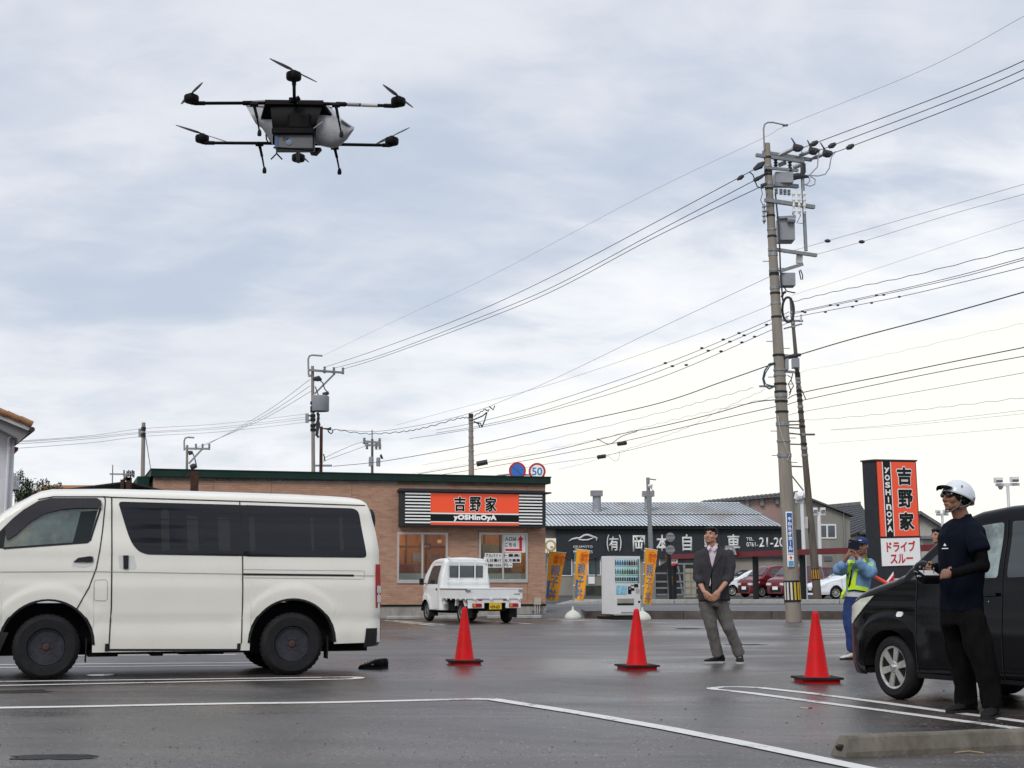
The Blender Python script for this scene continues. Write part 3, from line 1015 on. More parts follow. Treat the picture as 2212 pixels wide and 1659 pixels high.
def room_box(name, z3a, z3b, y, m, d=0.3):
 (xa, za), (xb, zb) = A(b3(*z3a), y), A(b3(*z3b), y)
 return obj(name, MB().box(xa, xb, y, y + d, za, zb), m, rest)
for k in range(9):
 xk = w1[0] - .3 + k * .62
 obj('wall_batten', MB().box(xk, xk + .05, ry - .03, ry, .4, ZT - .2), 'wood_dark', rest)
room_box('door_frame', (120, 1100), (132, 740), 2.2, 'wood_dark', .1)
room_box('menu_board', (505, 660), (550, 620), 2.3, 'paper', .03)
room_box('beam', (40, 712), (622, 690), 2.4, 'wood_dark', 0.1)
room_box('range_hood', (220, 865), (322, 768), 1.9, 'steel')
room_box('range_hood', (420, 840), (520, 785), 1.9, 'steel')
room_box('counter', (60, 1100), (330, 900), 1.2, mat('counter_front', (0.30, 0.11, 0.05), 0.5, vary=0.3), 0.2)
room_box('service_window', (1020, 1060), (1205, 672), 2.4, mat('fridge_glass', (0.12, 0.15, 0.15), 0.2, vary=0.3), 0.3)
room_box('wall_panel', (1215, 1000), (1245, 560), 1.6, 'wood_dark', 0.1)
room_box('red_shelf', (1275, 985), (1345, 930), 1.4, 'wood_dark', 0.1)
(xa, za), (xb, zb) = A(b3(295, 728), 1.5), A(b3(428, 664), 1.5)
cs = obj('cashier_sign', MB().box(xa, xb, 1.5, 1.53, za, zb), 'wood_dark', rest)
text('お会計', mat('glow_text', (0.9, 0.6, 0.3), 0.5), cs, ((xa + xb) / 2, 1.497, (za + zb) / 2), height=(zb - za) * 0.55, offset=0.02)
# rooftop sign box
SY = -0.42
(sx0, _), (sx1, _) = A(b2(286, 500), SY), A(b2(1500, 500), SY)
z_a = A(b2(1480, 683), SY)[1]
z_b = A(b2(1480, 398), SY)[1]
sb = thing('sign_box', 'wide illuminated orange and black restaurant sign with white louvres over the windows', 'sign', FB.O, FB.yaw)
obj('housing', MB().box(sx0, sx1, SY + 0.06, -0.005, z_a, z_b), 'dark_frame', sb)
obj('frame', MB().box(sx0, sx0 + 0.10, SY, SY + 0.06, z_a, z_b).box(sx1 - 0.10, sx1, SY, SY + 0.06, z_a, z_b)
 .box(sx0 + 0.1, sx1 - 0.1, SY, SY + 0.06, z_a, z_a + 0.045).box(sx0 + 0.1, sx1 - 0.1, SY, SY + 0.06, z_b - 0.03, z_b), 'dark_frame', sb)
obj('top_cover', MB().box(sx0 - 0.05, sx1 + 0.16, SY - 0.06, 0.0, z_b + 0.002, z_b + 0.045).box(sx0 - 0.02, sx1 + 0.02, -0.3, -0.01, z_b + 0.045, z_b + 0.09), 'dark_frame', sb)
px0, px1 = A(b2(535, 0), SY)[0], A(b2(1276, 0), SY)[0]
zi0, zi1 = z_a + 0.045, z_b - 0.03
hh = zi1 - zi0
def zfrac(t):      # 0 = top edge of the face, 1 = bottom edge
 return zi1 - t * hh
Yf = SY + 0.04
obj('orange_panel', MB().box(px0, px1, Yf, Yf + 0.02, zfrac(0.62), zfrac(0.0)), 'sign_orange', sb)
obj('white_line', MB().box(px0, px1, Yf, Yf + 0.02, zfrac(0.66), zfrac(0.62)), 'sign_white', sb)
obj('black_band', MB().box(px0, px1, Yf, Yf + 0.02, zfrac(0.89), zfrac(0.66)), 'sign_black', sb)
obj('white_line', MB().box(px0, px1, Yf, Yf + 0.02, zfrac(0.918), zfrac(0.89)), 'sign_white', sb)
obj('orange_panel', MB().box(px0, px1, Yf, Yf + 0.02, zfrac(1.0), zfrac(0.918)), 'sign_orange', sb)
def brush_logo(chars, centers, cw, ch, parent, y, m_in='sign_black', rot=None):
 for c, (x, z) in zip(chars, centers):
  text(c, 'sign_white', parent, (x, y, z), 'lettering', width=cw, height=ch, extrude=0.001, fat=cw * .088)
  text(c, m_in, parent, (x, y - 0.007, z), 'lettering', width=cw, height=ch, extrude=0.001, fat=cw * .040)
ctr = [(A(b2(780, 500), SY)[0], zfrac(0.335)), (A(b2(910, 500), SY)[0], zfrac(0.335)), (A(b2(1041, 500), SY)[0], zfrac(0.335))]
brush_logo('吉野家', ctr, 0.315, 0.40, sb, Yf - 0.001)
text('yOSHInOyA', 'sign_white', sb, (A(b2(911, 0), SY)[0], Yf - 0.001, zfrac(0.775)), width=1.24, height=0.165, extrude=0.001, spacing=1.06, fat=0.014)
lx_ = [(sx0 + 0.1, px0), (px1, sx1 - 0.10)]
slat = {}
for a, b_ in lx_:
 obj('louvre_back', MB().box(a, b_, Yf + 0.005, Yf + 0.02, zi0, zi1), 'sign_black', sb)
 for k in range(10):
  zc_ = zi1 - (k + 0.33) * hh / 10
  key = round(b_ - a, 3)
  if key not in slat:
   slat[key] = MB().box(0, b_ - a - 0.01, 0, 0.05, -0.020, 0.020).mesh('slat', 'sign_white')
  obj('slat', slat[key], None, sb, (a + 0.005, Yf - 0.045, zc_))
# posters stuck on the right window
def poster(x0, y0, x1, y1, label, body=None):
 (a, zt), (c, zb) = A(b3(x0, y0), -0.01), A(b3(x1, y1), -0.01)
 o = obj('poster', MB().box(a, c, -0.006 + 0.02, 0.028, zb, zt), 'paper')
 o.location, o.rotation_euler = FB.O, (0, 0, FB.yaw)
 tag(o, label, 'poster')
 return o, a, c, zb, zt
po, a, c, zb, zt = poster(1258, 553, 1515, 768, 'white notice with black writing and a red bent arrow on the window', None)
W_, H2 = c - a, zt - zb
text('入口は', 'ink', po, (a + W_ * .33, 0.013, zb + H2 * .74), width=W_ * .50, height=H2 * .20, extrude=0.001, fat=0.004)
text('こちら', 'ink', po, (a + W_ * .33, 0.013, zb + H2 * .42), width=W_ * .50, height=H2 * .19, extrude=0.001, fat=0.004)
ar = MB()
ar.box(a + W_ * .10, a + W_ * .84, 0.010, 0.013, zb + H2 * .08, zb + H2 * .20)
ar.box(a + W_ * .72, a + W_ * .84, 0.009, 0.0125, zb + H2 * .21, zb + H2 * .68)
ar.prism([(a + W_ * .64, zb + H2 * .68), (a + W_ * .92, zb + H2 * .68), (a + W_ * .78, zb + H2 * .92)], 0.0095, 0.0128)
obj('arrow', ar, 'ink_red', po)
rows = [('アルバイト', 1046, 1245, 772, 828, 'ト募集!', 1262, 1462),
  ('土日働け', 1046, 1245, 829, 884, 'る方募集', 1262, 1462),
  ('時給1050', 1046, 1245, 885, 940, '円〜', 1262, 1364)]
(_, zA), (_, zB) = A(b3(1150, 772)), A(b3(1150, 940))
nt_ = thing('recruiting_notice', 'taped paper strips with black handwritten style recruiting text on the window', 'notice', FB.O, FB.yaw)
for s1, xa_, xb_, ya_, yb_, s2, xc_, xd_ in rows:
 for s_, xq, xr in ((s1, xa_, xb_), (s2, xc_, xd_)):
  (a, zt), (c, zb) = A(b3(xq, ya_)), A(b3(xr, yb_))
  sh = obj('paper_strip', MB().box(a, c, 0.016, 0.026, zb + 0.002, zt - 0.002), 'paper', nt_)
  text(s_, 'ink', sh, ((a + c) / 2, 0.0155, (zb + zt) / 2), width=(c - a) * .9, height=(zt - zb) * .62, extrude=0.001, fat=0.003)
# meter box and conduits at the right corner
(a, zt), (c, zb) = A(b2(1408, 1276), -0.14), A(b2(1463, 1334), -0.14)
mbx = thing('meter_box', 'small beige meter box with three conduits on the restaurant corner', 'meter box', FB.O, FB.yaw)
obj('case', MB().box(a, c, -0.15, -0.005, zb, zt), mat('beige_box', (0.45, 0.42, 0.34), 0.6, vary=0.06), mbx, bevel=0.008)
for k in range(3):
 xx = a + (c - a) * (0.15 + 0.33 * k)
 obj('conduit', MB().tube([(xx, -0.08, zb), (xx, -0.08, 0.02)], 0.020, 8), 'alu', mbx)
obj('bracket', MB().box(a - 0.05, c + 0.05, -0.05, -0.012, zb - 0.18, zb - 0.15), 'galv', mbx)
# kerb strips in front of the wall used as wheel stops
for k, (q0, q1) in enumerate((((200, 1447), (465, 1449)), ((560, 1449), (800, 1450)), ((1010, 1450), (1245, 1450)), ((1250, 1450), (1470, 1450)))):
 p0, p1 = G(*b2(*q0)), G(*b2(*q1))
 ang = FB.yaw * 0.9
 L_ = (p1 - p0).length
 o = obj('wheel_stop', MB().box(0, L_, -0.06, 0.06, 0, 0.10), 'kerb_block', loc=(p0.x, 42.0 - 1.5 + (p0.x) * 0.25 + 1.1, 0), rot=(0, 0, ang), bevel=0.02)
 tag(o, ['stained wheel stop by the restaurant wall, leftmost in the row', 'stained wheel stop by the restaurant wall, behind the small truck front', 'stained wheel stop by the restaurant wall, behind the small truck tail', 'stained wheel stop by the meter box at the restaurant corner'][k], 'wheel stop', 'wheel stops along the restaurant')
# brown steel gate post in front of the parapet
pp = P(411, 1060, 36.0)
gp = thing('gate_post', 'brown steel post with short cross arm rising behind the van roof', 'post', (pp.x, 36.0, 0))
ztop = P(418, 1018, 36.0).z
obj('post', MB().box(0, 0.16, 0, 0.16, 0, ztop), 'pole_brown', gp)
obj('cross_arm', MB().bar((-0.12, 0.08, ztop - 0.12), (0.0, 0.08, ztop - 0.05), 0.05, 0.05), 'pole_brown', gp)
# ------------------------------------------------------------------ vehicles
def lerp_tab(tab, x):
 if x <= tab[0][0]:
  return tab[0][1]
 for (a, fa), (b, fb) in zip(tab, tab[1:]):
  if x <= b:
   t = (x - a) / (b - a) if b > a else 0
   return fa + (fb - fa) * t
 return tab[-1][1]
def smooth_tab(tab, x):
 if x <= tab[0][0]:
  return tab[0][1]
 for (a, fa), (b, fb) in zip(tab, tab[1:]):
  if x <= b:
   t = (x - a) / (b - a) if b > a else 0
   t = t * t * (3 - 2 * t)
   return fa + (fb - fa) * t
 return tab[-1][1]
class Car:
 """body shell lofted along its length. local x: front to rear (0 = front axle), y: away from the near side, z up"""
 def __init__(s, sil, W, axles, Ra, Rw, sill, inset, cf=0.25, cr=0.15, rs=0.09, crown=0.03, flare=0.02, creases=(), zax=None):
  s.sil, s.W, s.axles, s.Ra, s.Rw = sil, W, axles, Ra, Rw
  s.sill, s.inset, s.cf, s.cr, s.rs, s.crown, s.flare, s.creases = sill, inset, cf, cr, rs, crown, flare, creases
  s.zax = zax or Rw
  s.S0, s.S1 = sil[0][0], sil[-1][0]
 def lower(s, x):
  z = s.sill(x) if callable(s.sill) else s.sill
  for a in s.axles:
   if abs(x - a) < s.Ra:
    z = max(z, s.zax + sqrt(max(0, s.Ra ** 2 - (x - a) ** 2)))
  return z
 def yo(s, x, z):
  y = smooth_tab(s.inset, z)
  if x < s.S0 + s.cf:
   t = min(1, (s.S0 + s.cf - x) / s.cf)
   y += s.cf * 0.75 * (1 - sqrt(max(0, 1 - t * t)))
  if x > s.S1 - s.cr:
   t = min(1, (x - (s.S1 - s.cr)) / s.cr)
   y += s.cr * (1 - sqrt(max(0, 1 - t * t)))
  for a in s.axles:
   d = sqrt((x - a) ** 2 + (z - s.zax) ** 2) - s.Ra
   if d < 0.17:
    t = max(0.0, min(1.0, (0.17 - d) / 0.05))
    y -= s.flare * t * t * (3 - 2 * t)
  for zc, w, dep in s.creases:
   y += dep * max(0, 1 - abs(z - zc) / w)
  return y
 def shell(s, name, m, parent):
  xs = set()
  for (a, za), (b, zb) in zip(s.sil, s.sil[1:]):
   L = sqrt((b - a) ** 2 + (zb - za) ** 2)
   n = max(1, int(L / 0.06))
   for i in range(n):
    xs.add(round(a + (b - a) * i / n, 5))
  xs.add(round(s.S1, 5))
  for a in s.axles:
   for k in range(25):
    xs.add(round(a - s.Ra * cos(pi * k / 24), 5))
   xs.add(round(a - s.Ra - 0.002, 5))
   xs.add(round(a + s.Ra + 0.002, 5))
  for k in range(1, 7):
   xs.add(round(s.S1 - s.cr * (1 - cos(pi / 2 * k / 6)), 5))
   xs.add(round(s.S0 + s.cf * (1 - cos(pi / 2 * k / 6)), 5))
  xs = sorted(x for x in xs if s.S0 <= x <= s.S1)
  NR = 30
  rings = []
  for x in xs:
   zu = lerp_tab(s.sil, x)
   zl = min(s.lower(x), zu - 0.02)
   rs = min(s.rs, (zu - zl) * 0.45)
   half = []
   zsh = zu - rs
   for i in range(NR + 1):
    z = zl + (zsh - zl) * i / NR
    half.append((s.yo(x, z), z))
   y0 = s.yo(x, zsh)
   for i in range(1, 6):
    a = pi / 2 * i / 5
    half.append((y0 + rs * 1.25 * (1 - cos(a)), zsh + rs * sin(a)))
   yt = half[-1][0]
   for i in range(1, 6):
    t = i / 5
    half.append((yt + (s.W / 2 - yt) * t, zu + s.crown * sin(pi / 2 * t)))
   ring = half + [(s.W - y, z) for y, z in half[-2::-1]]
   rings.append([(x, y, z) for y, z in ring])
  n = len(rings[0])
  mb = MB()
  v = [p for r in rings for p in r]
  f = []
  for i in range(len(rings) - 1):
   for k in range(n - 1):
    a = i * n + k
    f.append((a, a + 1, a + n + 1, a + n))
  f.append(tuple(range(n)))
  f.append(tuple(range((len(rings) - 1) * n, len(rings) * n)))
  mb.add(v, f)
  return obj(name, mb, m, parent, smooth=42)
 def patch(s, name, poly, m, parent, off=0.004, thick=0.006, cell=0.07, far=False, round_=0.0, smooth=True):
  """panel cut to a side-view outline, wrapped on the side of the shell"""
  if round_ > 0:
   poly = round_poly(poly, round_)
  bm = bmesh.new()
  vs = [bm.verts.new((x, 0, z)) for x, z in poly]
  bm.faces.new(vs)
  zs = [z for _, z in poly]
  xs = [x for x, _ in poly]
  z = min(zs) + cell
  while z < max(zs) - 0.002:
   bmesh.ops.bisect_plane(bm, geom=bm.verts[:] + bm.edges[:] + bm.faces[:], plane_co=(0, 0, z), plane_no=(0, 0, 1))
   z += cell
  x = min(xs) + cell * 2
  while x < max(xs) - 0.002:
   bmesh.ops.bisect_plane(bm, geom=bm.verts[:] + bm.edges[:] + bm.faces[:], plane_co=(x, 0, 0), plane_no=(1, 0, 0))
   x += cell * 2
  for v in bm.verts:
   y = s.yo(v.co.x, v.co.z) - off
   v.co.y = s.W - y if far else y
  r = bmesh.ops.extrude_face_region(bm, geom=list(bm.faces))
  for v in [e for e in r['geom'] if isinstance(e, bmesh.types.BMVert)]:
   v.co.y += thick * (-1 if far else 1)
  bmesh.ops.recalc_face_normals(bm, faces=bm.faces)
  me = bpy.data.meshes.new(name)
  bm.to_mesh(me)
  bm.free()
  me.materials.append(M[m] if isinstance(m, str) else m)
  if smooth:
   me.polygons.foreach_set('use_smooth', [True] * len(me.polygons))
   me.set_sharp_from_angle(angle=radians(30))
  return obj(name, me, None, parent)
 def seam(s, pts, parent, w=0.008, m='seam', name='panel_gap', off=0.005, far=False):
  fine = []
  for a, b in zip(pts, pts[1:]):
   L = sqrt((a[0] - b[0]) ** 2 + (a[1] - b[1]) ** 2)
   n = max(1, int(L / 0.05))
   for i in range(n):
    fine.append((a[0] + (b[0] - a[0]) * i / n, a[1] + (b[1] - a[1]) * i / n))
  fine.append(pts[-1])
  v, f = [], []
  for i, p in enumerate(fine):
   q0, q1 = fine[max(0, i - 1)], fine[min(len(fine) - 1, i + 1)]
   dx, dz = q1[0] - q0[0], q1[1] - q0[1]
   L = sqrt(dx * dx + dz * dz) or 1
   nx, nz_ = -dz / L * w / 2, dx / L * w / 2
   for sg in (1, -1):
    x, z = p[0] + nx * sg, p[1] + nz_ * sg
    y = s.yo(x, z) - off
    v.append((x, s.W - y if far else y, z))
  for i in range(len(fine) - 1):
   f.append((2 * i, 2 * i + 1, 2 * i + 3, 2 * i + 2))
  return obj(name, MB().add(v, f), m, parent)
 def under(s, parent, m='underbody', z0=0.2, z1=None):
  mb = MB()
  mb.box(s.S0 + 0.25, s.S1 - 0.12, 0.30, s.W - 0.30, z0, (z1 or s.zax + s.Ra * 0.9))
  xs = [min(s.S0 + s.cf * .8, s.axles[0] - s.Ra - .01)] + [q for a in s.axles for q in (a - s.Ra, a + s.Ra)] + [s.S1 - 0.1]
  for a, b in zip(xs[::2], xs[1::2]):
   if b > a:
    zl = max(s.lower((a + b) / 2), 0.15)
    mb.box(a, b, 0.05, s.W - 0.05, zl + 0.01, zl + 0.06)
  for ax in s.axles:
   for y0, y1 in ((-0.004, 0.31), (s.W - 0.31, s.W + 0.004)):
    R1 = s.Ra + 0.004
    for k in range(16):
     a0, a1 = pi * k / 16, pi * (k + 1) / 16
     p = [(ax + R1 * cos(a0), s.zax + R1 * sin(a0)), (ax + R1 * cos(a1), s.zax + R1 * sin(a1)),
      (ax + (R1 + 0.02) * cos(a1), s.zax + (R1 + 0.02) * sin(a1)), (ax + (R1 + 0.02) * cos(a0), s.zax + (R1 + 0.02) * sin(a0))]
     mb.prism(p, y0, y1)
  return obj('underbody', mb, m, parent)
def round_poly(poly, r, n=4):
 out = []
 N = len(poly)
 for i in range(N):
  p0, p, p1 = Vector(poly[i - 1]), Vector(poly[i]), Vector(poly[(i + 1) % N])
  a, b = (p0 - p), (p1 - p)
  ra = min(r, a.length * 0.45)
  rb = min(r, b.length * 0.45)
  A_, B_ = p + a.normalized() * ra, p + b.normalized() * rb
  for k in range(n + 1):
   t = k / n
   q = A_ * (1 - t) ** 2 + p * 2 * t * (1 - t) + B_ * t * t
   out.append((q.x, q.y))
 return out
_wheels = {}
def wheel(parent, x, y, z, R, w, style='steel', steer=0.0, far=False):
 """tyre (part) with rim and hub sub-parts; outer face looks to -y"""
 key = (R, w, style)
 if key not in _wheels:
  rr = R * {'steel': 0.56, 'alloy': 0.67, 'cap': 0.66, 'small': 0.60}[style]
  prof = [(rr, 0.018), (rr + 0.01, 0.0), (R * 0.86, -0.004 if style != 'steel' else -0.008), (R * 0.95, 0.012), (R, 0.045), (R, w - 0.045), (R * 0.95, w - 0.012), (R * 0.86, w), (rr, w - 0.015)]
  t = MB().lathe(prof, n=40, axis='y', caps=False)
  t.lathe([(rr, w - 0.015), (rr - 0.01, w - 0.03), (0.001, w - 0.03)], n=40, axis='y')
  if R > 0.3:
   for k in range(36):
    a = 2 * pi * k / 36
    Rm = Matrix.Rotation(-a, 3, 'Y')
    t.cbox(Rm @ Vector((R + 0.001, w * .5, 0)), (0.008, w * 0.62, R * 0.10), Rm)
  tyre = t.mesh('wheel', 'rubber', smooth=True)
  rim = MB()
  if style == 'steel':
   rim.lathe([(rr, 0.03), (rr * 0.97, 0.012), (rr * 0.93, 0.014), (rr * 0.90, 0.05), (rr * 0.80, 0.075), (rr * 0.60, 0.055), (rr * 0.45, 0.040), (rr * 0.30, 0.052), (0.001, 0.052)], n=32, axis='y')
   rim_m = rim.mesh('rim', 'steel_wheel', smooth=True)
   hub = MB().lathe([(rr * 0.20, 0.051), (rr * 0.19, 0.02), (rr * 0.12, 0.012), (0.001, 0.012)], n=18, axis='y')
   for k in range(6):
    a = 2 * pi * k / 6
    hub.lathe([(0.012, 0.05), (0.012, 0.022), (0.001, 0.02)], (cos(a) * rr * .33, 0, sin(a) * rr * .33), n=6, axis='y')
   hub_m = hub.mesh('hub', 'rust_hub')
   extra = None
  else:
   dk = MB().lathe([(rr, 0.03), (rr * 0.97, 0.06), (rr * .9, 0.11), (0.001, 0.11)], n=32, axis='y')
   extra = dk.mesh('rim_recess', 'underbody')
   rim.use('alloy' if style != 'small' else 'galv')
   nr_ = 32
   for rr0, rr1, ya, yb in ((rr * 0.90, rr * 1.0, 0.02, 0.01),):
    v, f = [], []
    for k in range(nr_):
     a = 2 * pi * k / nr_
     v += [(rr0 * cos(a), 0.05, rr0 * sin(a)), (rr0 * cos(a), ya, rr0 * sin(a)), (rr1 * cos(a), yb, rr1 * sin(a)), (rr1 * cos(a), 0.05, rr1 * sin(a))]
    for k in range(nr_):
     for q in range(3):
      a, b = k * 4 + q, ((k + 1) % nr_) * 4 + q
      f.append((a, a + 1, b + 1, b))
    rim.add(v, f)
   ns = {'alloy': 6, 'cap': 10, 'small': 8}[style]
   for k in range(ns):
    a = 2 * pi * k / ns + 0.25
    ca, sa = cos(a), sin(a)
    def q(r_, wd, yy):
     return (ca * r_ - sa * wd, yy, sa * r_ + ca * wd)
    w0, w1_ = rr * (0.13 if ns == 6 else 0.07), rr * (0.17 if ns == 6 else 0.08)
    v = [q(rr * .18, -w0, 0.022), q(rr * .18, w0, 0.022), q(rr * .93, w1_, 0.016), q(rr * .93, -w1_, 0.016),
     q(rr * .18, -w0 * 1.25, 0.06), q(rr * .18, w0 * 1.25, 0.06), q(rr * .93, w1_ * 1.25, 0.05), q(rr * .93, -w1_ * 1.25, 0.05)]
    rim.add(v, [(0, 1, 2, 3), (0, 4, 5, 1), (1, 5, 6, 2), (2, 6, 7, 3), (3, 7, 4, 0)])
   rim.lathe([(rr * .30, 0.055), (rr * .30, 0.022), (rr * .24, 0.016), (0.001, 0.016)], n=20, axis='y')
   rim_m = rim.mesh('rim', None)
   hub_m = MB().lathe([(rr * .155, 0.017), (rr * .15, 0.004), (rr * .10, -0.002), (0.001, -0.002)], n=18, axis='y').mesh('hub', 'chrome', smooth=True)
  _wheels[key] = (tyre, rim_m, hub_m, extra)
 tyre, rim_m, hub_m, extra = _wheels[key]
 o = obj('wheel', tyre, None, parent, (x, y, z), (0, 0, steer + (pi if far else 0)))
 if not far:
  obj('rim', rim_m, None, o)
  obj('hub', hub_m, None, o)
  if extra:
   obj(extra.name.split('.')[0], extra, None, o)
  else:
   rr = R * .56
   if 'vh' not in _wheels:
    _wheels['vh'] = MB().lathe([(0.0135, 0), (0.001, -0.0005)], n=8, axis='y').mesh('vent_hole', 'seam')
   for k in range(16):
    a = 2 * pi * k / 16
    obj('vent_hole', _wheels['vh'], None, o, (cos(a) * rr * .72, 0.0635, sin(a) * rr * .72))
 return o
# ---- white van
FV = Frame(G(97, 1469), radians(18))
def vc(zx, zy):
 return .38463 * zx, 850.8 + .38463 * zy
def V(zx, zy, off=0.03):
 return FV.at(*vc(zx, zy), off)
van = thing('parked_van', 'large white van with dark tinted side windows and black steel wheels, parked at the left', 'van', FV.O, FV.yaw)
roofpts = [V(*p, 0.22) for p in ((300, 545), (600, 543), (900, 549), (1200, 558), (1450, 566), (1700, 575), (1880, 584), (1990, 592), (2035, 599))]
rear = [V(*p, 0.16) for p in ((2060, 612), (2080, 655), (2105, 760), (2122, 860))]
fr_ = [(-1.04, .30), (-1.035, .60), (-1.01, .86), (-.95, 1.04), (-.86, 1.19), (-.72, 1.38), (-.58, 1.555), V(0, 688, .2), V(90, 628, .2), V(185, 577, .2), V(235, 556, .2)]
S1v = V(2143, 1200, 0.10)[0]
sil = fr_ + roofpts + rear + [(S1v - 0.045, 1.10), (S1v - 0.02, 0.9), (S1v - 0.012, 0.62), (S1v, 0.60), (S1v + 0.002, 0.36)]
sl = [sil[0]]
for p in sil[1:]:
 sl.append((max(p[0], sl[-1][0] + 0.0015), p[1]))
sil = sl
axr = V(1641, 1412, 0)[0]
def van_sill(x):
 if x > axr:
  return 0.325 + 0.02 * (x - axr)
 return 0.275 if x > 0 else 0.24
VC = Car(sil, 1.69, (0.0, axr), 0.465, 0.338, van_sill,
  [(0.2, 0.035), (0.45, 0.012), (0.62, 0.022), (0.66, 0.008), (0.98, 0.0), (1.04, 0.012), (1.12, 0.014), (1.30, 0.03), (1.75, 0.115), (1.95, 0.16)],
  cf=0.5, cr=0.17, rs=0.085, crown=0.05, flare=0.016, zax=0.355)
VC.shell('body', 'white_paint', van)
VC.under(van, z0=0.24)
def vp(pts, off=0.03):
 return [V(x, y, off) for x, y in pts]
VC.patch('window_divider', vp([(1330, 622), (1392, 624), (1392, 913), (1330, 911)], .09), 'tinted', van, 0.003, 0.004)
gl1 = VC.patch('side_window', vp([(664, 603), (1353, 622), (1358, 912), (822, 903), (778, 886), (745, 850), (722, 800)], .09), 'tinted', van, 0.004, 0.008, round_=0.05)
gl2 = VC.patch('side_window', vp([(1363, 622), (1992, 642), (2018, 662), (2052, 905), (2044, 921), (1363, 914)], .09), 'tinted', van, 0.004, 0.008, round_=0.05)
M['reflection_tone'] = mat('painted_reflection_tone', (0.030, 0.029, 0.031), .1, spec=.3)  # lighter bands laid on the outer glass, painting in faint reflections and inner shapes
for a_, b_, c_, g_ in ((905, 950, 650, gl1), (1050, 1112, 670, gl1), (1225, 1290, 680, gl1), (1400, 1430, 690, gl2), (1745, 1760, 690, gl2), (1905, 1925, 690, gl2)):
 VC.patch('glass_reflection_patch', vp([(a_, c_), (b_, c_), (b_, 885), (a_, 885)], .09), 'reflection_tone', g_, 0.0046, 0.001, round_=.03)
# front door glass with its rain visor
M['glass_front'] = mat('greenish_door_glass', (0.075, 0.105, 0.095), 0.04, spec=1.0, vary=0.5, vscale=3.5, dirt=(0.28, 0.25, 0.16), dscale=3.2, damt=0.75)  # green and ochre blotches painted in for the reflected roof and greenery
dw = VC.patch('door_window', vp([(20, 868), (38, 742), (135, 652), (215, 602), (290, 588), (555, 588), (563, 610), (505, 822), (490, 834)], .08), 'glass_front', van, 0.003, 0.008)
VC.patch('window_trim', vp([(-70, 868), (20, 868), (34, 760), (70, 700), (-30, 800)], .07), 'plastic', van, 0.005, 0.008)
vis = VC.patch('rain_visor', vp([(26, 752), (70, 700), (135, 648), (215, 600), (290, 583), (545, 583), (570, 598), (572, 622), (566, 640), (440, 640), (345, 648), (255, 670), (160, 725), (90, 790), (40, 820)], .07), 'plastic', dw, 0.03, 0.004)
vis.data.materials[0] = mat('smoked_visor', (0.045, 0.043, 0.047), 0.35, vary=0.1)
VC.seam(vp([(20, 868), (490, 834), (507, 820), (566, 640)], .08), dw, 0.02, 'plastic', 'window_rubber', 0.005)
VC.patch('door_pillar_trim', vp([(408, 838), (445, 700), (455, 660), (548, 655), (500, 828)], .08), mat('dark_headrest', (0.02, 0.026, 0.027), 0.25), dw, 0.0045, 0.002)
for pts, w in [([(585, 574), (594, 584), (594, 610), (578, 760), (560, 880), (540, 980), (500, 1085), (430, 1208)], .012),
   ([(631, 578), (628, 900), (624, 1200), (612, 1402), (612, 1440)], .013),
   ([(1354, 600), (1362, 900), (1360, 1180), (1353, 1400)], .012),
   ([(215, 590), (300, 574), (590, 574), (630, 577), (1354, 600), (2064, 624)], .012),
   ([(1362, 986), (1700, 990), (2044, 994), (2042, 1041), (1700, 1036), (1362, 1032)], .004)]:
 VC.seam(vp(pts), van, w, 'seam' if w > .0045 else 'seam_soft')
VC.seam(vp([(1363, 1013), (1985, 1020)]), van, .022, 'seam', 'slide_rail')
VC.seam(vp([(527, 1060), (535, 1046), (590, 1043), (603, 1055), (602, 1150), (590, 1162), (535, 1160), (527, 1148), (527, 1060)]), van, .005, 'seam_soft', 'fuel_flap')
VC.seam(vp([(0, 1000), (540, 998), (1360, 1012), (2100, 1022)]), van, .006, 'seam_soft', 'body_crease')
M['recess'] = mat('shaded_recess_paint', (0.62, 0.62, 0.58), 0.4, coat=0.3)  # darker copy of body paint; handle recess shade painted on a flat patch
rc = VC.patch('door_handle', vp([(663, 918), (672, 906), (752, 908), (768, 975), (757, 986), (672, 982)], .02), 'recess', van, 0.0015, 0.003)
VC.patch('grip', vp([(692, 907), (722, 907), (720, 983), (693, 983)], .02), 'plastic', rc, 0.014, 0.014)
rc = VC.patch('door_handle', vp([(402, 970), (412, 936), (440, 916), (520, 910), (530, 940), (520, 965), (470, 978)], .02), 'recess', van, 0.0015, 0.003)
VC.patch('grip', vp([(413, 943), (440, 921), (505, 911), (521, 914), (522, 940), (512, 945)], .02), 'plastic', rc, 0.018, 0.018)
VC.seam(vp([(600, 1438), (1345, 1438)]), van, .022, 'plastic', 'sill_rubber')
VC.patch('sill_trim', vp([(590, 1403), (611, 1403), (612, 1446), (588, 1446)], .02), 'plastic', van, 0.006, 0.01)
VC.patch('sill_trim', vp([(1332, 1402), (1351, 1400), (1348, 1440), (1330, 1440)], .02), 'plastic', van, 0.006, 0.01)
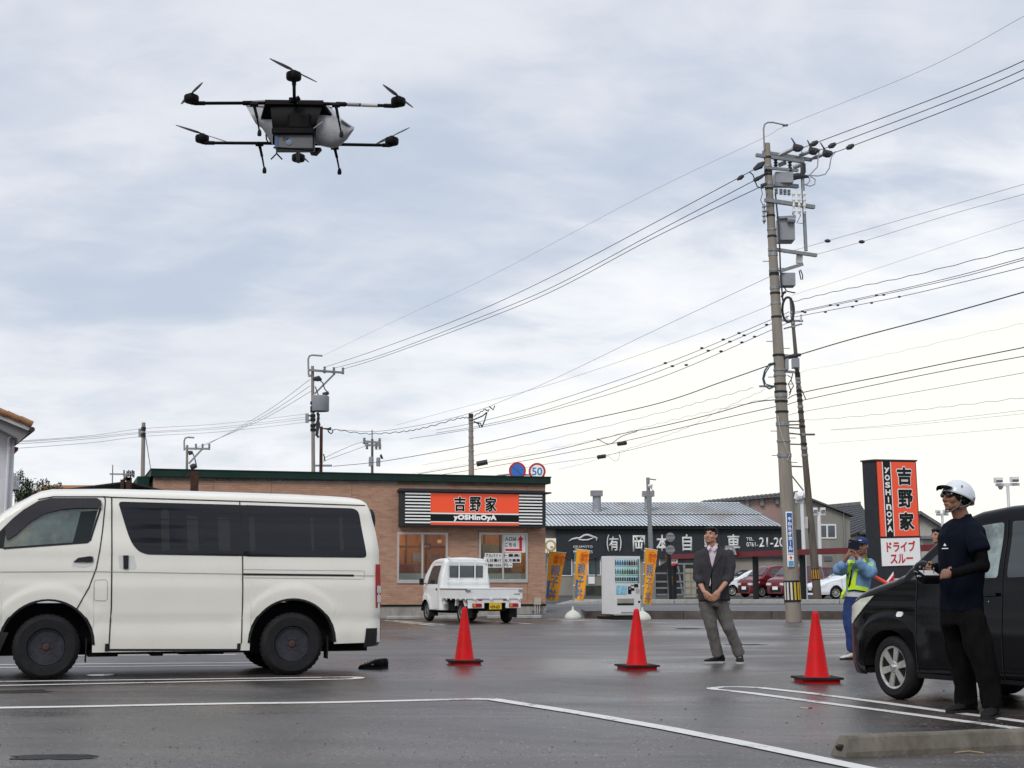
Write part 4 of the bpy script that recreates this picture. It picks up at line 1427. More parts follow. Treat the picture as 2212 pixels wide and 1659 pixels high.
# wheel arch lips
for ax in (0.0, axr):
 arc = [(ax + (VC.Ra + 0.006) * cos(a), VC.zax + (VC.Ra + 0.006) * sin(a)) for a in [pi * k / 24 for k in range(25)]]
 arc = [p for p in arc if p[1] > 0.34]
 VC.seam(arc, van, .022, 'plastic', 'arch_lip', 0.004)
tl = VC.patch('tail_lamp', vp([(2107, 957), (2138, 957), (2143, 1205), (2108, 1200), (2104, 1080)], .06), 'red_lamp', van, 0.012, 0.02)
VC.patch('reversing_lens', vp([(2113, 1080), (2141, 1078), (2141, 1118), (2113, 1116)], .06), 'clear_lamp', tl, 0.015, 0.01)
VC.patch('indicator_lens', vp([(2113, 1132), (2141, 1130), (2141, 1172), (2113, 1170)], .06), 'clear_lamp', tl, 0.015, 0.01)
VC.patch('rear_bumper', vp([(2052, 1316), (2146, 1314), (2147, 1390), (2122, 1412), (2040, 1424)], .05), 'plastic', van, 0.014, 0.03)
bx = S1v
bmp = MB().box(bx - 0.03, bx + 0.004, 0.14, 1.55, 0.36, 0.58)
obj('bumper_bar', bmp, 'plastic', van, bevel=0.02, bseg=2)
VC.patch('front_bumper', [(-1.03, .30), (-0.47, .27), V(48, 1340)[0:2], (-1.03, .56)], 'plastic', van, 0.01, 0.02)
obj('rear_window', MB().cbox((bx - 0.085, .845, 1.45), (0.02, 1.25, 0.55), Matrix.Rotation(radians(-9), 3, 'Y')), 'tinted', van)
obj('number_plate', MB().box(bx - 0.01, bx + 0.012, .68, 1.01, .68, .85), 'sign_white', van)
rm_ = V(2078, 712, .35)
mr_ = MB().sphere((rm_[0] + 0.0, 0.33, rm_[1]), 0.115, 12, 8, (0.5, 0.8, 1.15))
obj('rear_mirror', mr_, 'plastic', van, smooth=True)
obj('mirror_arm', MB().tube([(rm_[0] - 0.04, 0.33, rm_[1] + 0.12), (rm_[0] + 0.03, 0.33, rm_[1] + 0.1)], 0.014, 6), 'plastic', van)
for s0, s1, zz in ((V(545, 0)[0], V(715, 0)[0], 0.225), (V(895, 0)[0], V(965, 0)[0], 0.225), (V(1050, 0)[0], V(1300, 0)[0], 0.235)):
 obj('underbody_bracket', MB().box(s0, s1, 0.12, 0.6, zz, 0.30), 'underbody', van, bevel=0.01)
for x_ in (0.0, axr):
 wheel(van, x_, -0.008, 0.338, 0.338, 0.21, 'steel')
 wheel(van, x_, 1.69, 0.338, 0.338, 0.21, 'steel', far=True)
 obj('mud_flap', MB().box(x_ + 0.40, x_ + 0.41, 0.05, 0.26, 0.17, 0.42), 'rubber', van)
wsh = [(-.95, 1.10), (-.60, 1.55)]
obj('windscreen', MB().add([(-.955, .22, 1.10), (-.955, 1.47, 1.10), (-.60, 1.42, 1.575), (-.60, .27, 1.575)], [(0, 1, 2, 3)]), 'glass_dark', van)
# ---- black kei wagon
FK = Frame(G(1925, 1511), radians(-62))
kei = thing('parked_hatchback', 'small tall black hatchback with silver alloy wheel, parked behind the man with the helmet', 'car', FK.O, FK.yaw)
ksil = [(-.70, .22), (-.698, .48), (-.67, .70), (-.60, .83), (-.45, .915), (-.20, .985), (.02, 1.04), (.16, 1.09), (.40, 1.285), (.62, 1.455), (.78, 1.545), (.98, 1.60), (1.3, 1.635), (1.75, 1.645), (2.2, 1.635), (2.5, 1.60), (2.60, 1.50), (2.66, 1.2), (2.69, .95), (2.71, .6), (2.72, .25)]
kin = [(0.15, 0.05), (0.32, 0.0), (0.6, 0.0), (0.86, 0.022), (0.98, 0.03), (1.50, 0.125), (1.65, 0.16)]
KC = Car(ksil, 1.475, (0.0, 2.4), 0.325, 0.276, 0.20, kin, cf=0.40, cr=0.2, rs=0.075, crown=0.03, flare=0.012, creases=((0.80, 0.05, -0.008),))
KC.shell('body', 'black_paint', kei)
KC.under(kei, z0=0.18)
M['glass_mirror'] = mat('reflective_side_glass', (0.30, 0.35, 0.33), 0.05, spec=1.0, metal=0.55, vary=0.75, vscale=4.5, dirt=(0.04, 0.05, 0.045), dscale=2.6, damt=0.9)  # pale tone and dark blotches paint in reflections and the bright view through
def kz(zx, zy, off=0.03):       # crop [3100,1700]
 return FK.at((3100 + zx / 2.765) / 1.763, (1700 + zy / 2.765) / 1.763, off)
KC.patch('door_window', [(.60, 1.035), (1.26, 1.05), (1.27, 1.50), (.98, 1.475), (.80, 1.40)], 'glass_mirror', kei, 0.004, 0.008, round_=0.03)
KC.patch('quarter_window', [(.26, 1.035), (.54, 1.035), (.66, 1.30), (.60, 1.285)], 'glass_dark', kei, 0.004, 0.006)
KC.patch('door_window', [(1.36, 1.05), (2.0, 1.07), (1.98, 1.50), (1.36, 1.505)], 'glass_dark', kei, 0.004, 0.008, round_=0.03)
KC.patch('rear_side_window', [(2.08, 1.08), (2.45, 1.12), (2.40, 1.46), (2.08, 1.49)], 'glass_dark', kei, 0.004, 0.008, round_=0.03)
for pts in ([(.34, 1.05), (.33, .80), (.345, .45), (.36, .24)], [(1.31, 1.52), (1.31, .8), (1.31, .24)], [(2.04, 1.5), (2.04, .8), (1.98, .5)], [(.36, .24), (1.31, .235), (2.0, .24)], [(-.62, .80), (-.40, .865), (-.05, .95), (.2, 1.02)]):
 KC.seam(pts, kei, .008, 'seam')
KC.patch('headlamp', [(-.66, .655), (-.53, .64), (-.36, .76), (-.20, .895), (-.38, .865), (-.58, .79)], 'lamp_yellow', kei, 0.010, 0.02, cell=0.03)
KC.patch('fog_lamp', [(-.69, .33), (-.63, .33), (-.63, .42), (-.69, .42)], 'glass_dark', kei, 0.006, 0.01, cell=0.03)
KC.patch('side_marker', round_poly([(.105, .715), (.175, .715), (.175, .76), (.105, .76)], 0.022), 'clear_lamp', kei, 0.012, 0.012, cell=0.03)
KC.seam([(.33, .225), (2.05, .225)], kei, .035, 'plastic', 'side_skirt', 0.012)
for hx in (1.10, 1.90):
 h = KC.patch('door_handle', [(hx, .90), (hx + .17, .905), (hx + .17, .93), (hx, .925)], 'black_paint', kei, 0.035, 0.02)
 obj('keyhole', MB().lathe([(0.008, -0.001), (0.001, -0.002)], (hx + .06, KC.yo(hx, .86), .855), 8, 'y'), 'chrome', kei)
mrr = MB().sphere((.56, -0.10, 1.115), 0.095, 14, 9, (0.75, 1.05, 0.85))
mo = obj('wing_mirror', mrr, 'black_paint', kei, smooth=True)
obj('mirror_stalk', MB().tube([(.55, 0.05, 1.05), (.56, -0.06, 1.06)], 0.025, 8), 'plastic', mo)
obj('windscreen', MB().add([(.13, .17, 1.083), (.13, 1.305, 1.083), (.66, 1.22, 1.49), (.66, .255, 1.49)], [(0, 1, 2, 3)]), 'glass_dark', kei)
wheel(kei, 0.0, 0.02, 0.276, 0.276, 0.165, 'alloy', steer=radians(-5))
wheel(kei, 2.4, 0.02, 0.276, 0.276, 0.165, 'alloy')
wheel(kei, 0.0, 1.455, 0.276, 0.276, 0.165, 'alloy', far=True)
wheel(kei, 2.4, 1.455, 0.276, 0.276, 0.165, 'alloy', far=True)
obj('tail_lamp', MB().box(2.66, 2.70, 0.03, 0.12, .85, 1.3), 'red_lamp', kei)
# ---- small flatbed truck by the restaurant
HD = radians(-65.5)
cor = Vector(((1013 - 1106) / FPX * 36.7, 36.7, 0))
hd = Vector((-cos(HD), -sin(HD), 0))
FT = Frame(cor + hd * 2.86, HD)
trk = thing('pickup_truck', 'small white flatbed truck with yellow number plate parked by the restaurant window', 'truck', FT.O, FT.yaw)
tsil = [(-.44, .30), (-.43, .62), (-.36, .86), (-.22, 1.08), (-.02, 1.38), (.08, 1.50), (.22, 1.57), (.50, 1.605), (.86, 1.61), (.98, 1.59), (1.03, 1.50), (1.045, .72), (1.05, .66)]
TC = Car(tsil, 1.40, (0.0,), 0.30, 0.262, lambda x: 0.28 if x < 0.3 else 0.30, [(0.2, 0.03), (0.35, 0.0), (0.85, 0.0), (0.95, 0.015), (1.6, 0.13)], cf=0.35, cr=0.10, rs=0.07, crown=0.03, flare=0.02)
TC.shell('cab', 'truck_paint', trk)
TC.under(trk, z0=0.22)
TC.patch('door_window', [(.10, .955), (.80, .955), (.80, 1.43), (.30, 1.42), (.22, 1.36)], 'glass_dark', trk, 0.004, 0.006, round_=0.03)
TC.seam([(.27, .30), (.10, .60), (.06, .92), (.10, 1.0), (.24, 1.44), (.40, 1.50), (.82, 1.50), (.86, 1.3), (.86, .33), (.27, .30)], trk, .010, 'seam_soft')
TC.patch('door_handle', [(.72, .80), (.80, .80), (.80, .845), (.72, .845)], 'plastic', trk, 0.012, 0.01)
TC.patch('side_marker', [(-.18, .735), (-.13, .735), (-.13, .76), (-.18, .76)], 'amber_lamp', trk, 0.008, 0.006)
mr2 = obj('wing_mirror', MB().box(.02, .08, -.20, -.08, 0.93, 1.10), 'plastic', trk, bevel=0.02)
obj('mirror_stalk', MB().tube([(.05, -.1, .98), (.09, .02, .95)], 0.012, 6), 'plastic', mr2)
obj('rear_window', MB().box(1.044, 1.058, .24, 1.16, 1.12, 1.42), 'glass_far', trk, bevel=0.004)
fr2 = MB()
for yy in (.14, .48, .92, 1.26):
 z1_ = 1.56 if yy in (.48, .92) else 1.50
 fr2.tube([(1.10, yy, 0.98), (1.10, yy, z1_)], 0.016, 6)
fr2.tube([(1.10, .14, 1.02), (1.10, 1.26, 1.02)], 0.018, 6).tube([(1.10, .14, 1.48), (1.10, .20, 1.57), (1.10, 1.20, 1.57), (1.10, 1.26, 1.48)], 0.018, 6)
for yy in (.20, 1.20):
 fr2.box(1.07, 1.13, yy - .02, yy + .02, 1.57, 1.64)
obj('headboard_frame', fr2, 'truck_paint', trk)
obj('bed_floor', MB().box(1.07, 2.86, .0, 1.40, .60, .64), 'truck_paint', trk)
side = MB().box(1.08, 2.83, -.035, -.005, .60, .86).box(1.08, 2.83, -.045, .0, .835, .86)
obj('side_gate', side, 'truck_paint', trk)
obj('side_gate', MB().box(1.08, 2.83, 1.405, 1.435, .60, .86).box(1.08, 2.83, 1.40, 1.445, .835, .86), 'truck_paint', trk)
tg = obj('tailgate', MB().box(2.86, 2.89, -.03, 1.43, .60, .86).box(2.855, 2.90, -.035, 1.435, .835, .86), 'truck_paint', trk, bevel=0.004)
obj('maker_badge', MB().box(2.891, 2.893, 1.20, 1.36, .70, .725), 'galv', tg)
for zz in (.855,):
 obj('top_rail', MB().box(1.08, 2.84, -.05, -.036, zz - .03, zz - .015), 'seam', trk)
for k in range(6):
 xx = 1.2 + k * 0.31
 obj('gate_hinge', MB().box(xx, xx + 0.05, -.05, -.036, .565, .615), 'truck_paint', trk)
for yy in (.12, .55, 1.0, 1.3):
 obj('gate_hinge', MB().box(2.891, 2.91, yy, yy + .06, .575, .62), 'truck_paint', trk)
for yy in (-0.02, 1.37):
 obj('gate_latch', MB().box(2.80, 2.92, yy - .04, yy + .05, .78, .82), 'galv', trk)
obj('chassis', MB().box(.9, 2.75, .35, 1.05, .30, .50).box(1.0, 2.7, .1, 1.3, .50, .585), 'underbody', trk)
obj('rear_apron', MB().box(2.78, 2.86, -.0, 1.40, .50, .60).box(2.80, 2.86, .0, .42, .37, .50).box(2.80, 2.86, 1.0, 1.40, .37, .50), 'truck_paint', trk, bevel=0.008)
for y0, y1 in ((.10, .34), (1.08, 1.32)):
 tlp = obj('tail_lamp', MB().box(2.86, 2.885, y0, y1, .40, .49), 'red_lamp', trk)
 obj('indicator_lens', MB().box(2.885, 2.889, y0 + .015, y0 + .08, .41, .48), 'amber_lamp', tlp)
for y0 in (.36, 1.02):
 obj('reflector', MB().box(2.861, 2.872, y0 - .1, y0, .555, .585), 'red_lamp', trk)
M['plate_yellow'] = mat('yellow_plate', (0.72, 0.46, 0.02), 0.5, vary=0.05)
pl = obj('number_plate', MB().box(2.875, 2.885, .54, .87, .345, .51), 'plate_yellow', trk)
text('69-63', 'ink', pl, (2.886, .705, .405), width=.22, height=.085, offset=0.02, extrude=0.001, rot=(0, 0, pi / 2))
text('か', 'ink', pl, (2.886, .57, .405), height=.04, offset=0.02, extrude=0.001, rot=(0, 0, pi / 2))
obj('wheel_guard', MB().prism([(2.0, .60), (2.04, .60), (1.98, .42), (1.94, .42)], .02, .22).prism([(2.44, .60), (2.48, .60), (2.60, .42), (2.56, .42)], .02, .22).box(2.0, 2.48, .02, .22, .565, .60), 'truck_paint', trk)
obj('tool_box', MB().box(1.12, 1.24, .02, .25, .44, .58), 'truck_paint', trk, bevel=0.01)
obj('fuel_tank', MB().box(1.3, 1.75, .10, .45, .28, .56), 'underbody', trk, bevel=0.02)
for q in ((.36, .02, .2), (2.66, .03, .2), (2.66, 1.18, 1.38)):
 obj('mud_flap', MB().box(q[0], q[0] + .01, q[1], q[2], .14, .41), 'rubber', trk)
wheel(trk, 0.0, 0.03, 0.262, 0.262, 0.15, 'small')
wheel(trk, 2.24, 0.05, 0.262, 0.262, 0.15, 'small')
wheel(trk, 0.0, 1.37, 0.262, 0.262, 0.15, 'small', far=True)
wheel(trk, 2.24, 1.36, 0.262, 0.262, 0.15, 'small', far=True)
# ---- cars on the dealer's yard across the street
def yard_car(name, label, px, D, yaw, paint, kind, group='cars parked on the dealer yard'):
 base = P(px, 1256, D)
 F_ = Frame((base.x, D, ROAD_Z + 0.005), radians(yaw))
 t = thing(name, label, 'car', F_.O, F_.yaw, group)
 if kind == 'kei':
  s_ = [(-.62, .22), (-.615, .5), (-.58, .74), (-.48, .88), (-.1, 1.0), (.12, 1.06), (.4, 1.33), (.62, 1.50), (.85, 1.60), (1.3, 1.65), (2.2, 1.64), (2.55, 1.58), (2.66, 1.2), (2.72, .8), (2.74, .25)]
  ax, W = 2.42, 1.47
  wins = [[(.50, 1.08), (1.24, 1.08), (1.24, 1.50), (.86, 1.48)], [(1.32, 1.08), (2.0, 1.08), (1.98, 1.52), (1.32, 1.52)], [(2.08, 1.1), (2.48, 1.12), (2.42, 1.48), (2.08, 1.5)]]
  wsc = [(.16, 1.10), (.66, 1.51)]
 else:
  s_ = [(-.92, .2), (-.91, .42), (-.86, .60), (-.7, .72), (-.3, .86), (.1, .95), (.35, 1.02), (.8, 1.28), (1.15, 1.42), (1.5, 1.47), (1.9, 1.46), (2.4, 1.36), (3.0, 1.15), (3.3, 1.02), (3.42, .8), (3.46, .3)]
  ax, W = 2.68, 1.74
  wins = [[(.72, 1.02), (1.55, 1.0), (1.55, 1.37), (1.2, 1.34)], [(1.62, 1.0), (2.35, 1.0), (2.30, 1.28), (1.62, 1.37)]]
  wsc = [(.42, 1.055), (1.10, 1.41)]
 inn = [(0.15, 0.04), (0.35, 0.0), (.9, 0.02), (1.0, 0.04), (1.6, 0.18)]
 c = Car(s_, W, (0.0, ax), .33, .29, .2, inn, cf=.45, cr=.3, rs=.08, crown=.03, flare=.012)
 c.shell('body', paint, t)
 c.under(t, z0=.18)
 for w_ in wins:
  c.patch('side_window', w_, 'glass_far', t, .004, .006, cell=.2)
 (a, za), (b, zb) = wsc
 obj('windscreen', MB().add([(a, .2, za + .05), (a, W - .2, za + .05), (b, W - .30, zb + .05), (b, .30, zb + .05)], [(0, 1, 2, 3)]), 'glass_far', t)
 c.patch('headlamp', [(s_[2][0] + .02, s_[2][1] - .08), (s_[2][0] + .35, s_[2][1] - .02), (s_[2][0] + .42, s_[2][1] + .08), (s_[2][0] + .10, s_[2][1] + .02)], 'clear_lamp', t, .012, .01, cell=.05)
 fx = s_[1][0] - 0.012
 for y0 in (.16, W - .46):
  obj('headlamp', MB().box(fx + .03, fx + .10, y0, y0 + .30, s_[2][1] - .12, s_[2][1]), 'clear_lamp', t)
 obj('grille', MB().box(fx, fx + .05, .4, W - .4, .28, .52), 'plastic', t)
 obj('number_plate', MB().box(fx - .01, fx, W / 2 - .165, W / 2 + .165, .40, .56), 'sign_white', t)
 c.seam([(.3, .95), (.33, .3)], t, .012, 'seam')
 c.seam([(1.28, 1.0), (1.30, .28)], t, .012, 'seam')
 obj('wing_mirror', MB().sphere((.55, -.1, 1.05 if kind == 'kei' else .98), .09, 8, 6, (.7, 1.1, .8)), paint, t, smooth=True)
 for x_ in (0.0, ax):
  wheel(t, x_, .03, .29, .29, .18, 'cap')
  wheel(t, x_, W - .02, .29, .29, .18, 'cap', far=True)
 return t
yard_car('parked_car', 'white low hatchback on the dealer yard, just right of the man in the jacket', 1582, 84, 12, 'pearl_paint', 'low')
yard_car('parked_car', 'dark red compact car whose silver wheel shows between two black posts', 1647, 78, 32, 'red_paint', 'kei')
yard_car('parked_car', 'dark maroon car partly hidden behind the striped power pole', 1716, 76, 42, 'red_paint', 'kei')
yard_car('parked_car', 'dark red tall wagon seen above the bonnet of the sharp nosed white car', 1745, 86, 20, 'red_paint', 'kei')
yard_car('parked_car', 'sharp nosed pearl white car with black wheels, left of the guard', 1806, 71, 14, 'pearl_paint', 'low')
# unseen tiled house, known from the van glass, added to darken reflections
bb = thing('tiled_row_house', 'unseen long pale house with yellowish tiled roof mirrored in the van side windows', 'house', (-9, -19, 0), 0)
obj('wall', MB().box(-14, 14, -8, 0, 0, 4.6), mat('tan_render', (0.24, 0.22, 0.19), .9, vary=.15), bb)
rfb = obj('roof', MB().prism_x([(1.0, 4.6), (-4, 7.2), (-9, 4.6)], -14.6, 14.6), mat('ochre_roof_tile', (0.30, 0.24, 0.13), .7, vary=.3, vscale=6), bb)
for k in range(12):
 obj('tile_course', MB().box(-14.6, 14.6, .95 - k * .42, 1.0 - k * .42, 4.62 + k * .22, 4.74 + k * .22), rfb.data.materials[0], rfb)
for k in range(6):
 wf = obj('window', MB().box(-12 + k * 4.3, -10 + k * 4.3, .0, .06, 1.2, 2.6), 'alu', bb)
 obj('pane', MB().box(-11.9 + k * 4.3, -10.1 + k * 4.3, .061, .07, 1.3, 2.5), 'glass_far', wf)
# ------------------------------------------------------------------ crop-to-display helpers
def crop(x0, y0, sc):
 return lambda zx, zy: ((x0 + zx / sc) / 1.7631, (y0 + zy / sc) / 1.7631)
z3 = crop(2000, 1800, 2.765)
z4 = crop(2500, 1800, 2.765)
z5 = crop(3100, 1700, 2.765)
v5 = crop(1950, 2050, 3.687)
p8 = crop(2700, 400, 1.6587)
p9 = crop(2900, 700, 1.508)
p2 = crop(400, 1300, 2.212)
p3 = crop(1200, 1000, 1.952)
hz_ = crop(0, 1500, 3.16)
w2c = crop(2100, 600, 1.3822)
class Flat:
 """upright plane facing the viewer's side of the street at distance D, local origin at ground"""
 def __init__(s, D, px0, z0=ROAD_Z, yaw=0.0):
  c = P(px0, 1256, D)
  s.F = Frame((c.x, D, z0), yaw)
 def __call__(s, p, off=0.0):
  return s.F.at(p[0], p[1], off)
def poly_obj(name, pts, y0, y1, m, parent, **kw):
 return obj(name, MB().prism(pts, y0, y1), m, parent, **kw)
# ---- car workshop with long metal roof and black sign wall
FO = Flat(88.0, z3(240, 0)[0])
shop = thing('workshop', 'long low workshop with rusty pale metal roof and black sign wall across the street', 'building', FO.F.O, 0)
xR = FO(z4(1548, 700))[0]
xLs = FO(z3(325, 700))[0]
xL0 = FO(z3(150, 700))[0]
z_eave = FO(z3(700, 562))[1]
z_sb = FO(z3(700, 898))[1]
RD = 7.0
z_rid = FO(z3(700, 320), RD)[1]
xr_e, xr_r = FO(z4(1310, 560))[0], FO(z4(868, 322), RD)[0]
M['shop_wall'] = mat('stained_shop_wall', (0.27, 0.245, 0.215), 0.85, vary=0.12, vscale=2, dirt=(0.15, 0.13, 0.11), dscale=1.2, damt=0.6, stretch=(1, 1, 0.3))
M['sign_wall'] = mat('charcoal_sign_boards', (0.034, 0.038, 0.044), 0.55, vary=0.08)
M['roof_metal'] = mat('weathered_metal_roof', (0.62, 0.68, 0.72), 0.6, vary=0.14, vscale=0.8, dirt=(0.34, 0.24, 0.18), dscale=0.45, damt=0.85, stretch=(1, 0.35, 1))
M['roof_dark'] = mat('roof_batten', (0.17, 0.175, 0.185), 0.6, vary=0.15)
obj('wall', MB().box(xL0, xR, 0.25, RD * 2, 0, z_eave - 0.05), 'shop_wall', shop)
roof = MB()
sl_dx = (xr_r - xr_e)
sh = sl_dx / RD
mid = 0.42
ym, zm = RD * mid, z_eave + 0.06 + (z_rid - z_eave) * mid
roof.add([(xL0, -0.35, z_eave), (xr_e, -0.35, z_eave), (xr_e + sl_dx * mid, ym, zm), (xL0, ym, zm)], [(0, 1, 2, 3)])
roof.add([(xL0, ym - 0.1, zm + 0.04), (xr_e + sl_dx * mid, ym - 0.1, zm + 0.04), (xr_r, RD, z_rid), (xL0, RD, z_rid)], [(0, 1, 2, 3)])
roof.add([(xL0, RD, z_rid), (xr_r, RD, z_rid), (xr_e, 2 * RD, z_eave), (xL0, 2 * RD, z_eave)], [(0, 1, 2, 3)])
roof.add([(xr_e, -0.35, z_eave), (xr_e, 2 * RD, z_eave), (xr_r, RD, z_rid)], [(0, 1, 2)])
ro = obj('roof', roof, 'roof_metal', shop)
# roof seams: one standing batten per sheet, running up the slope
nb = 62
step = (xr_e - xL0) / nb
b_lo = MB().bar((0, -0.37, z_eave + 0.02), (sl_dx * mid, ym - 0.1, zm + 0.0), 0.045, 0.05).mesh('roof_batten', 'roof_dark')
b_hi = MB().bar((sl_dx * mid, ym - 0.12, zm + 0.06), (sl_dx, RD, z_rid + 0.03), 0.045, 0.05).mesh('roof_batten', 'roof_dark')
for k in range(1, nb + 1):
 x = xL0 + step * k
 obj('roof_batten', b_lo, None, ro, (x, 0, 0))
 obj('roof_batten', b_hi, None, ro, (x, 0, 0))
obj('ridge_cap', MB().box(xL0, xr_r, RD - .12, RD + .12, z_rid - .02, z_rid + .05), 'roof_metal', shop)
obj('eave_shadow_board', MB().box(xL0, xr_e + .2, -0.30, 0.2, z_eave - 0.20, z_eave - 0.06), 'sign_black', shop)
for k, (c0, c1, b0, b1) in enumerate((((710, 250), (800, 395), (688, 190), (815, 247)), ((1255, 255), (1335, 400), (1233, 196), (1357, 252)))):
 off = 4.0
 (a, zt), (c, zb) = FO(z3(*c0), off), FO(z3(*c1), off)
 (e, z1), (h, z0) = FO(z3(*b0), off), FO(z3(*b1), off)
 v_ = obj('roof_vent', MB().lathe([((c - a) / 2, zb - .5), ((c - a) / 2, z0)], ((a + c) / 2, off, 0), 16), 'trans_grey', shop, smooth=True)
 obj('vent_cap', MB().box(e, h, off - (h - e) / 2, off + (h - e) / 2, z0, z1), 'galv', v_)
 obj('vent_collar', MB().lathe([((c - a) * .7, zb - .25), ((c - a) * .52, zb + .05)], ((a + c) / 2, off, 0), 14), 'galv', v_)
sgw = obj('sign_wall', MB().box(xLs, xR, 0.0, 0.24, z_sb, z_eave - 0.21), 'sign_wall', shop)
for k in range(14):
 xx = xLs + (xR - xLs) * (k + 1) / 15
 obj('board_joint', MB().box(xx - .01, xx + .01, -0.003, 0.01, z_sb, z_eave - .21), 'sign_black', sgw)
def far_text(s_, c0, c1, crop_, m='sign_white', off=0.02, parent=shop, FF=FO, y=-0.02, **kw):
 (a, zt), (c, zb) = FF(crop_(*c0)), FF(crop_(*c1))
 return text(s_, m, parent, ((a + c) / 2, y, (zt + zb) / 2), width=abs(c - a), height=abs(zt - zb), offset=off, extrude=0.03, **kw)
M['sign_letter'] = mat('raised_white_letters', (0.72, 0.72, 0.70), 0.5, vary=0.03)
far_text('(', (858, 655), (885, 832), z3, 'sign_letter')
far_text('有', (882, 672), (985, 825), z3, 'sign_letter')
far_text(')', (988, 655), (1016, 832), z3, 'sign_letter')
far_text('岡', (1132, 660), (1263, 832), z3, 'sign_letter')
far_text('本', (1380, 655), (1505, 830), z3, 'sign_letter')
far_text('自', (1652, 650), (1758, 826), z3, 'sign_letter')
far_text('動', (500, 650), (620, 826), z4, 'sign_letter')
far_text('車', (742, 650), (880, 826), z4, 'sign_letter')
far_text('TEL.', (945, 682), (1026, 716), z4, 'sign_letter')
far_text('0761-', (947, 732), (1070, 783), z4, 'sign_letter')
far_text('21-2000', (1078, 682), (1468, 785), z4, 'sign_letter')
far_text('OKAMOTO', (505, 768), (710, 796), z3, 'sign_letter', 0.01)
far_text('MOTORS', (508, 820), (712, 850), z3, 'sign_letter', 0.01)
car_logo = MB()
def fp(zx, zy, y=-0.04):
 x, z = FO(z3(zx, zy))
 return (x, y, z)
car_logo.tube([fp(460, 722), fp(490, 702), fp(540, 690), fp(575, 690), fp(620, 660), fp(660, 655), fp(700, 668), fp(735, 682), fp(755, 690), fp(750, 718)], [.02, .05, .06, .06, .06, .07, .06, .06, .06, .02], 6)
obj('car_emblem', car_logo, 'sign_letter', shop)
car_logo2 = MB().tube([fp(560, 704), fp(610, 710), fp(660, 708), fp(715, 690)], [.03, .05, .05, .03], 6)
obj('car_emblem', car_logo2, 'sign_letter', shop)
# lower wall: windows, notices
for c0, c1 in (((390, 905), (488, 1078)), ((670, 905), (745, 1072)), ((750, 905), (790, 1072)), ((1360, 905), (1415, 1000))):
 (a, zt), (c, zb) = FO(z3(*c0)), FO(z3(*c1))
 wf = obj('window', MB().box(a - .06, c + .06, .20, .27, zb - .06, zt + .02), 'white_metal', shop)
 obj('pane', MB().box(a, c, .185, .198, zb, zt), 'glass_far', wf)
(a, zt), (c, zb) = FO(z3(210, 692)), FO(z3(326, 845))
es = obj('emblem_board', MB().box(a, c, .0, .06, zb, zt), 'sign_white', shop)
ec = ((a + c) / 2, (zt + zb) / 2)
obj('gold_ring', MB().lathe([(.33, .0), (.33, -.03), (.24, -.03), (.24, .0)], (ec[0], 0, ec[1]), 28, 'y'), mat('gold_print', (0.50, 0.33, 0.06), 0.6), es)
obj('white_disc', MB().lathe([(.23, -.004), (.23, -.012), (.001, -.012)], (ec[0], 0, ec[1]), 28, 'y'), 'sign_white', es)
obj('emblem_figure', MB().prism([(ec[0] + p[0] * .55, ec[1] + p[1] * .55) for p in [(-.02, -.28), (.26, -.30), (.30, -.12), (.12, -.02), (-.06, -.12)]], -.02, -.013), mat('gold_print_2', (0.50, 0.33, 0.06), 0.6), es)
(a, zt), (c, zb) = FO(z3(668, 1095)), FO(z3(735, 1170))
obj('notice', MB().box(a, c, .2, .24, zb, zt), 'paper', shop)
(a, zt), (c, zb) = FO(z3(640, 1190)), FO(z3(860, 1310))
obj('mesh_gate', MB().box(a, c, .1, .16, zb, zt), mat('dark_green_mesh', (0.045, 0.05, 0.038), 0.8, vary=0.4, vscale=3), shop)
# open dark carport with steel racks to the right of the banners
(a, zt), (c, zb) = FO(z3(1345, 1020)), FO(z3(2100, 1290))
obj('opening_shade_panel', MB().prism([(a, zb), (c, zb), (c, zt + 1.3), (a + 2.0, zt + 1.1), (a, zt)], .12, .24), mat('painted_opening_shade', (0.030, 0.030, 0.031), 0.7, vary=0.35, vscale=2), shop)  # flat dark panel standing in for the shade inside the open carport
FR = Flat(76.0, z3(1350, 0)[0])
rk = thing('steel_rack', 'galvanised steel rack with horizontal rails in front of the dark workshop opening', 'rack', FR.F.O, 0)
for x_ in (1362, 1510, 1675, 1880):
 (a, zt), (_, zb) = FR(z3(x_, 960)), FR(z3(x_, 1305))
 obj('rack_post', MB().box(a - .05, a + .05, 0, .1, 0, zt if x_ != 1362 else zt * .7), 'galv', rk)
for y_ in (960, 1060, 1148, 1215, 1285):
 (a, z_), (c, _) = FR(z3(1350 if y_ > 1000 else 1530, y_)), FR(z3(1885, y_))
 obj('rack_rail', MB().box(a, c, .11, .16, z_ - .04, z_ + .04), 'galv' if y_ != 1060 else 'roof_dark', rk)
(a, z_), (c, z2_) = FR(z3(1615, 985)), FR(z3(1665, 1290))
obj('rack_brace', MB().bar((a, .2, z_), (c, .2, z2_), .08, .05), 'galv', rk)
FR2 = Flat(79.0, z3(1680, 0)[0])
(a, zt), (c, zb) = FR2(z3(1690, 1010)), FR2(z3(1800, 1135))
cb = thing('cabinet', 'beige storage cabinet behind the steel rack', 'cabinet', FR2.F.O, 0)
obj('case', MB().box(a, c, 0, .8, 0.0, zt), mat('beige_cabinet', (0.36, 0.31, 0.22), 0.7, vary=0.1), cb)
for x_ in ((a + c) / 2,):
 obj('door_gap', MB().box(x_ - .01, x_ + .01, -.01, .01, 0.05, zt - .05), 'seam', cb)
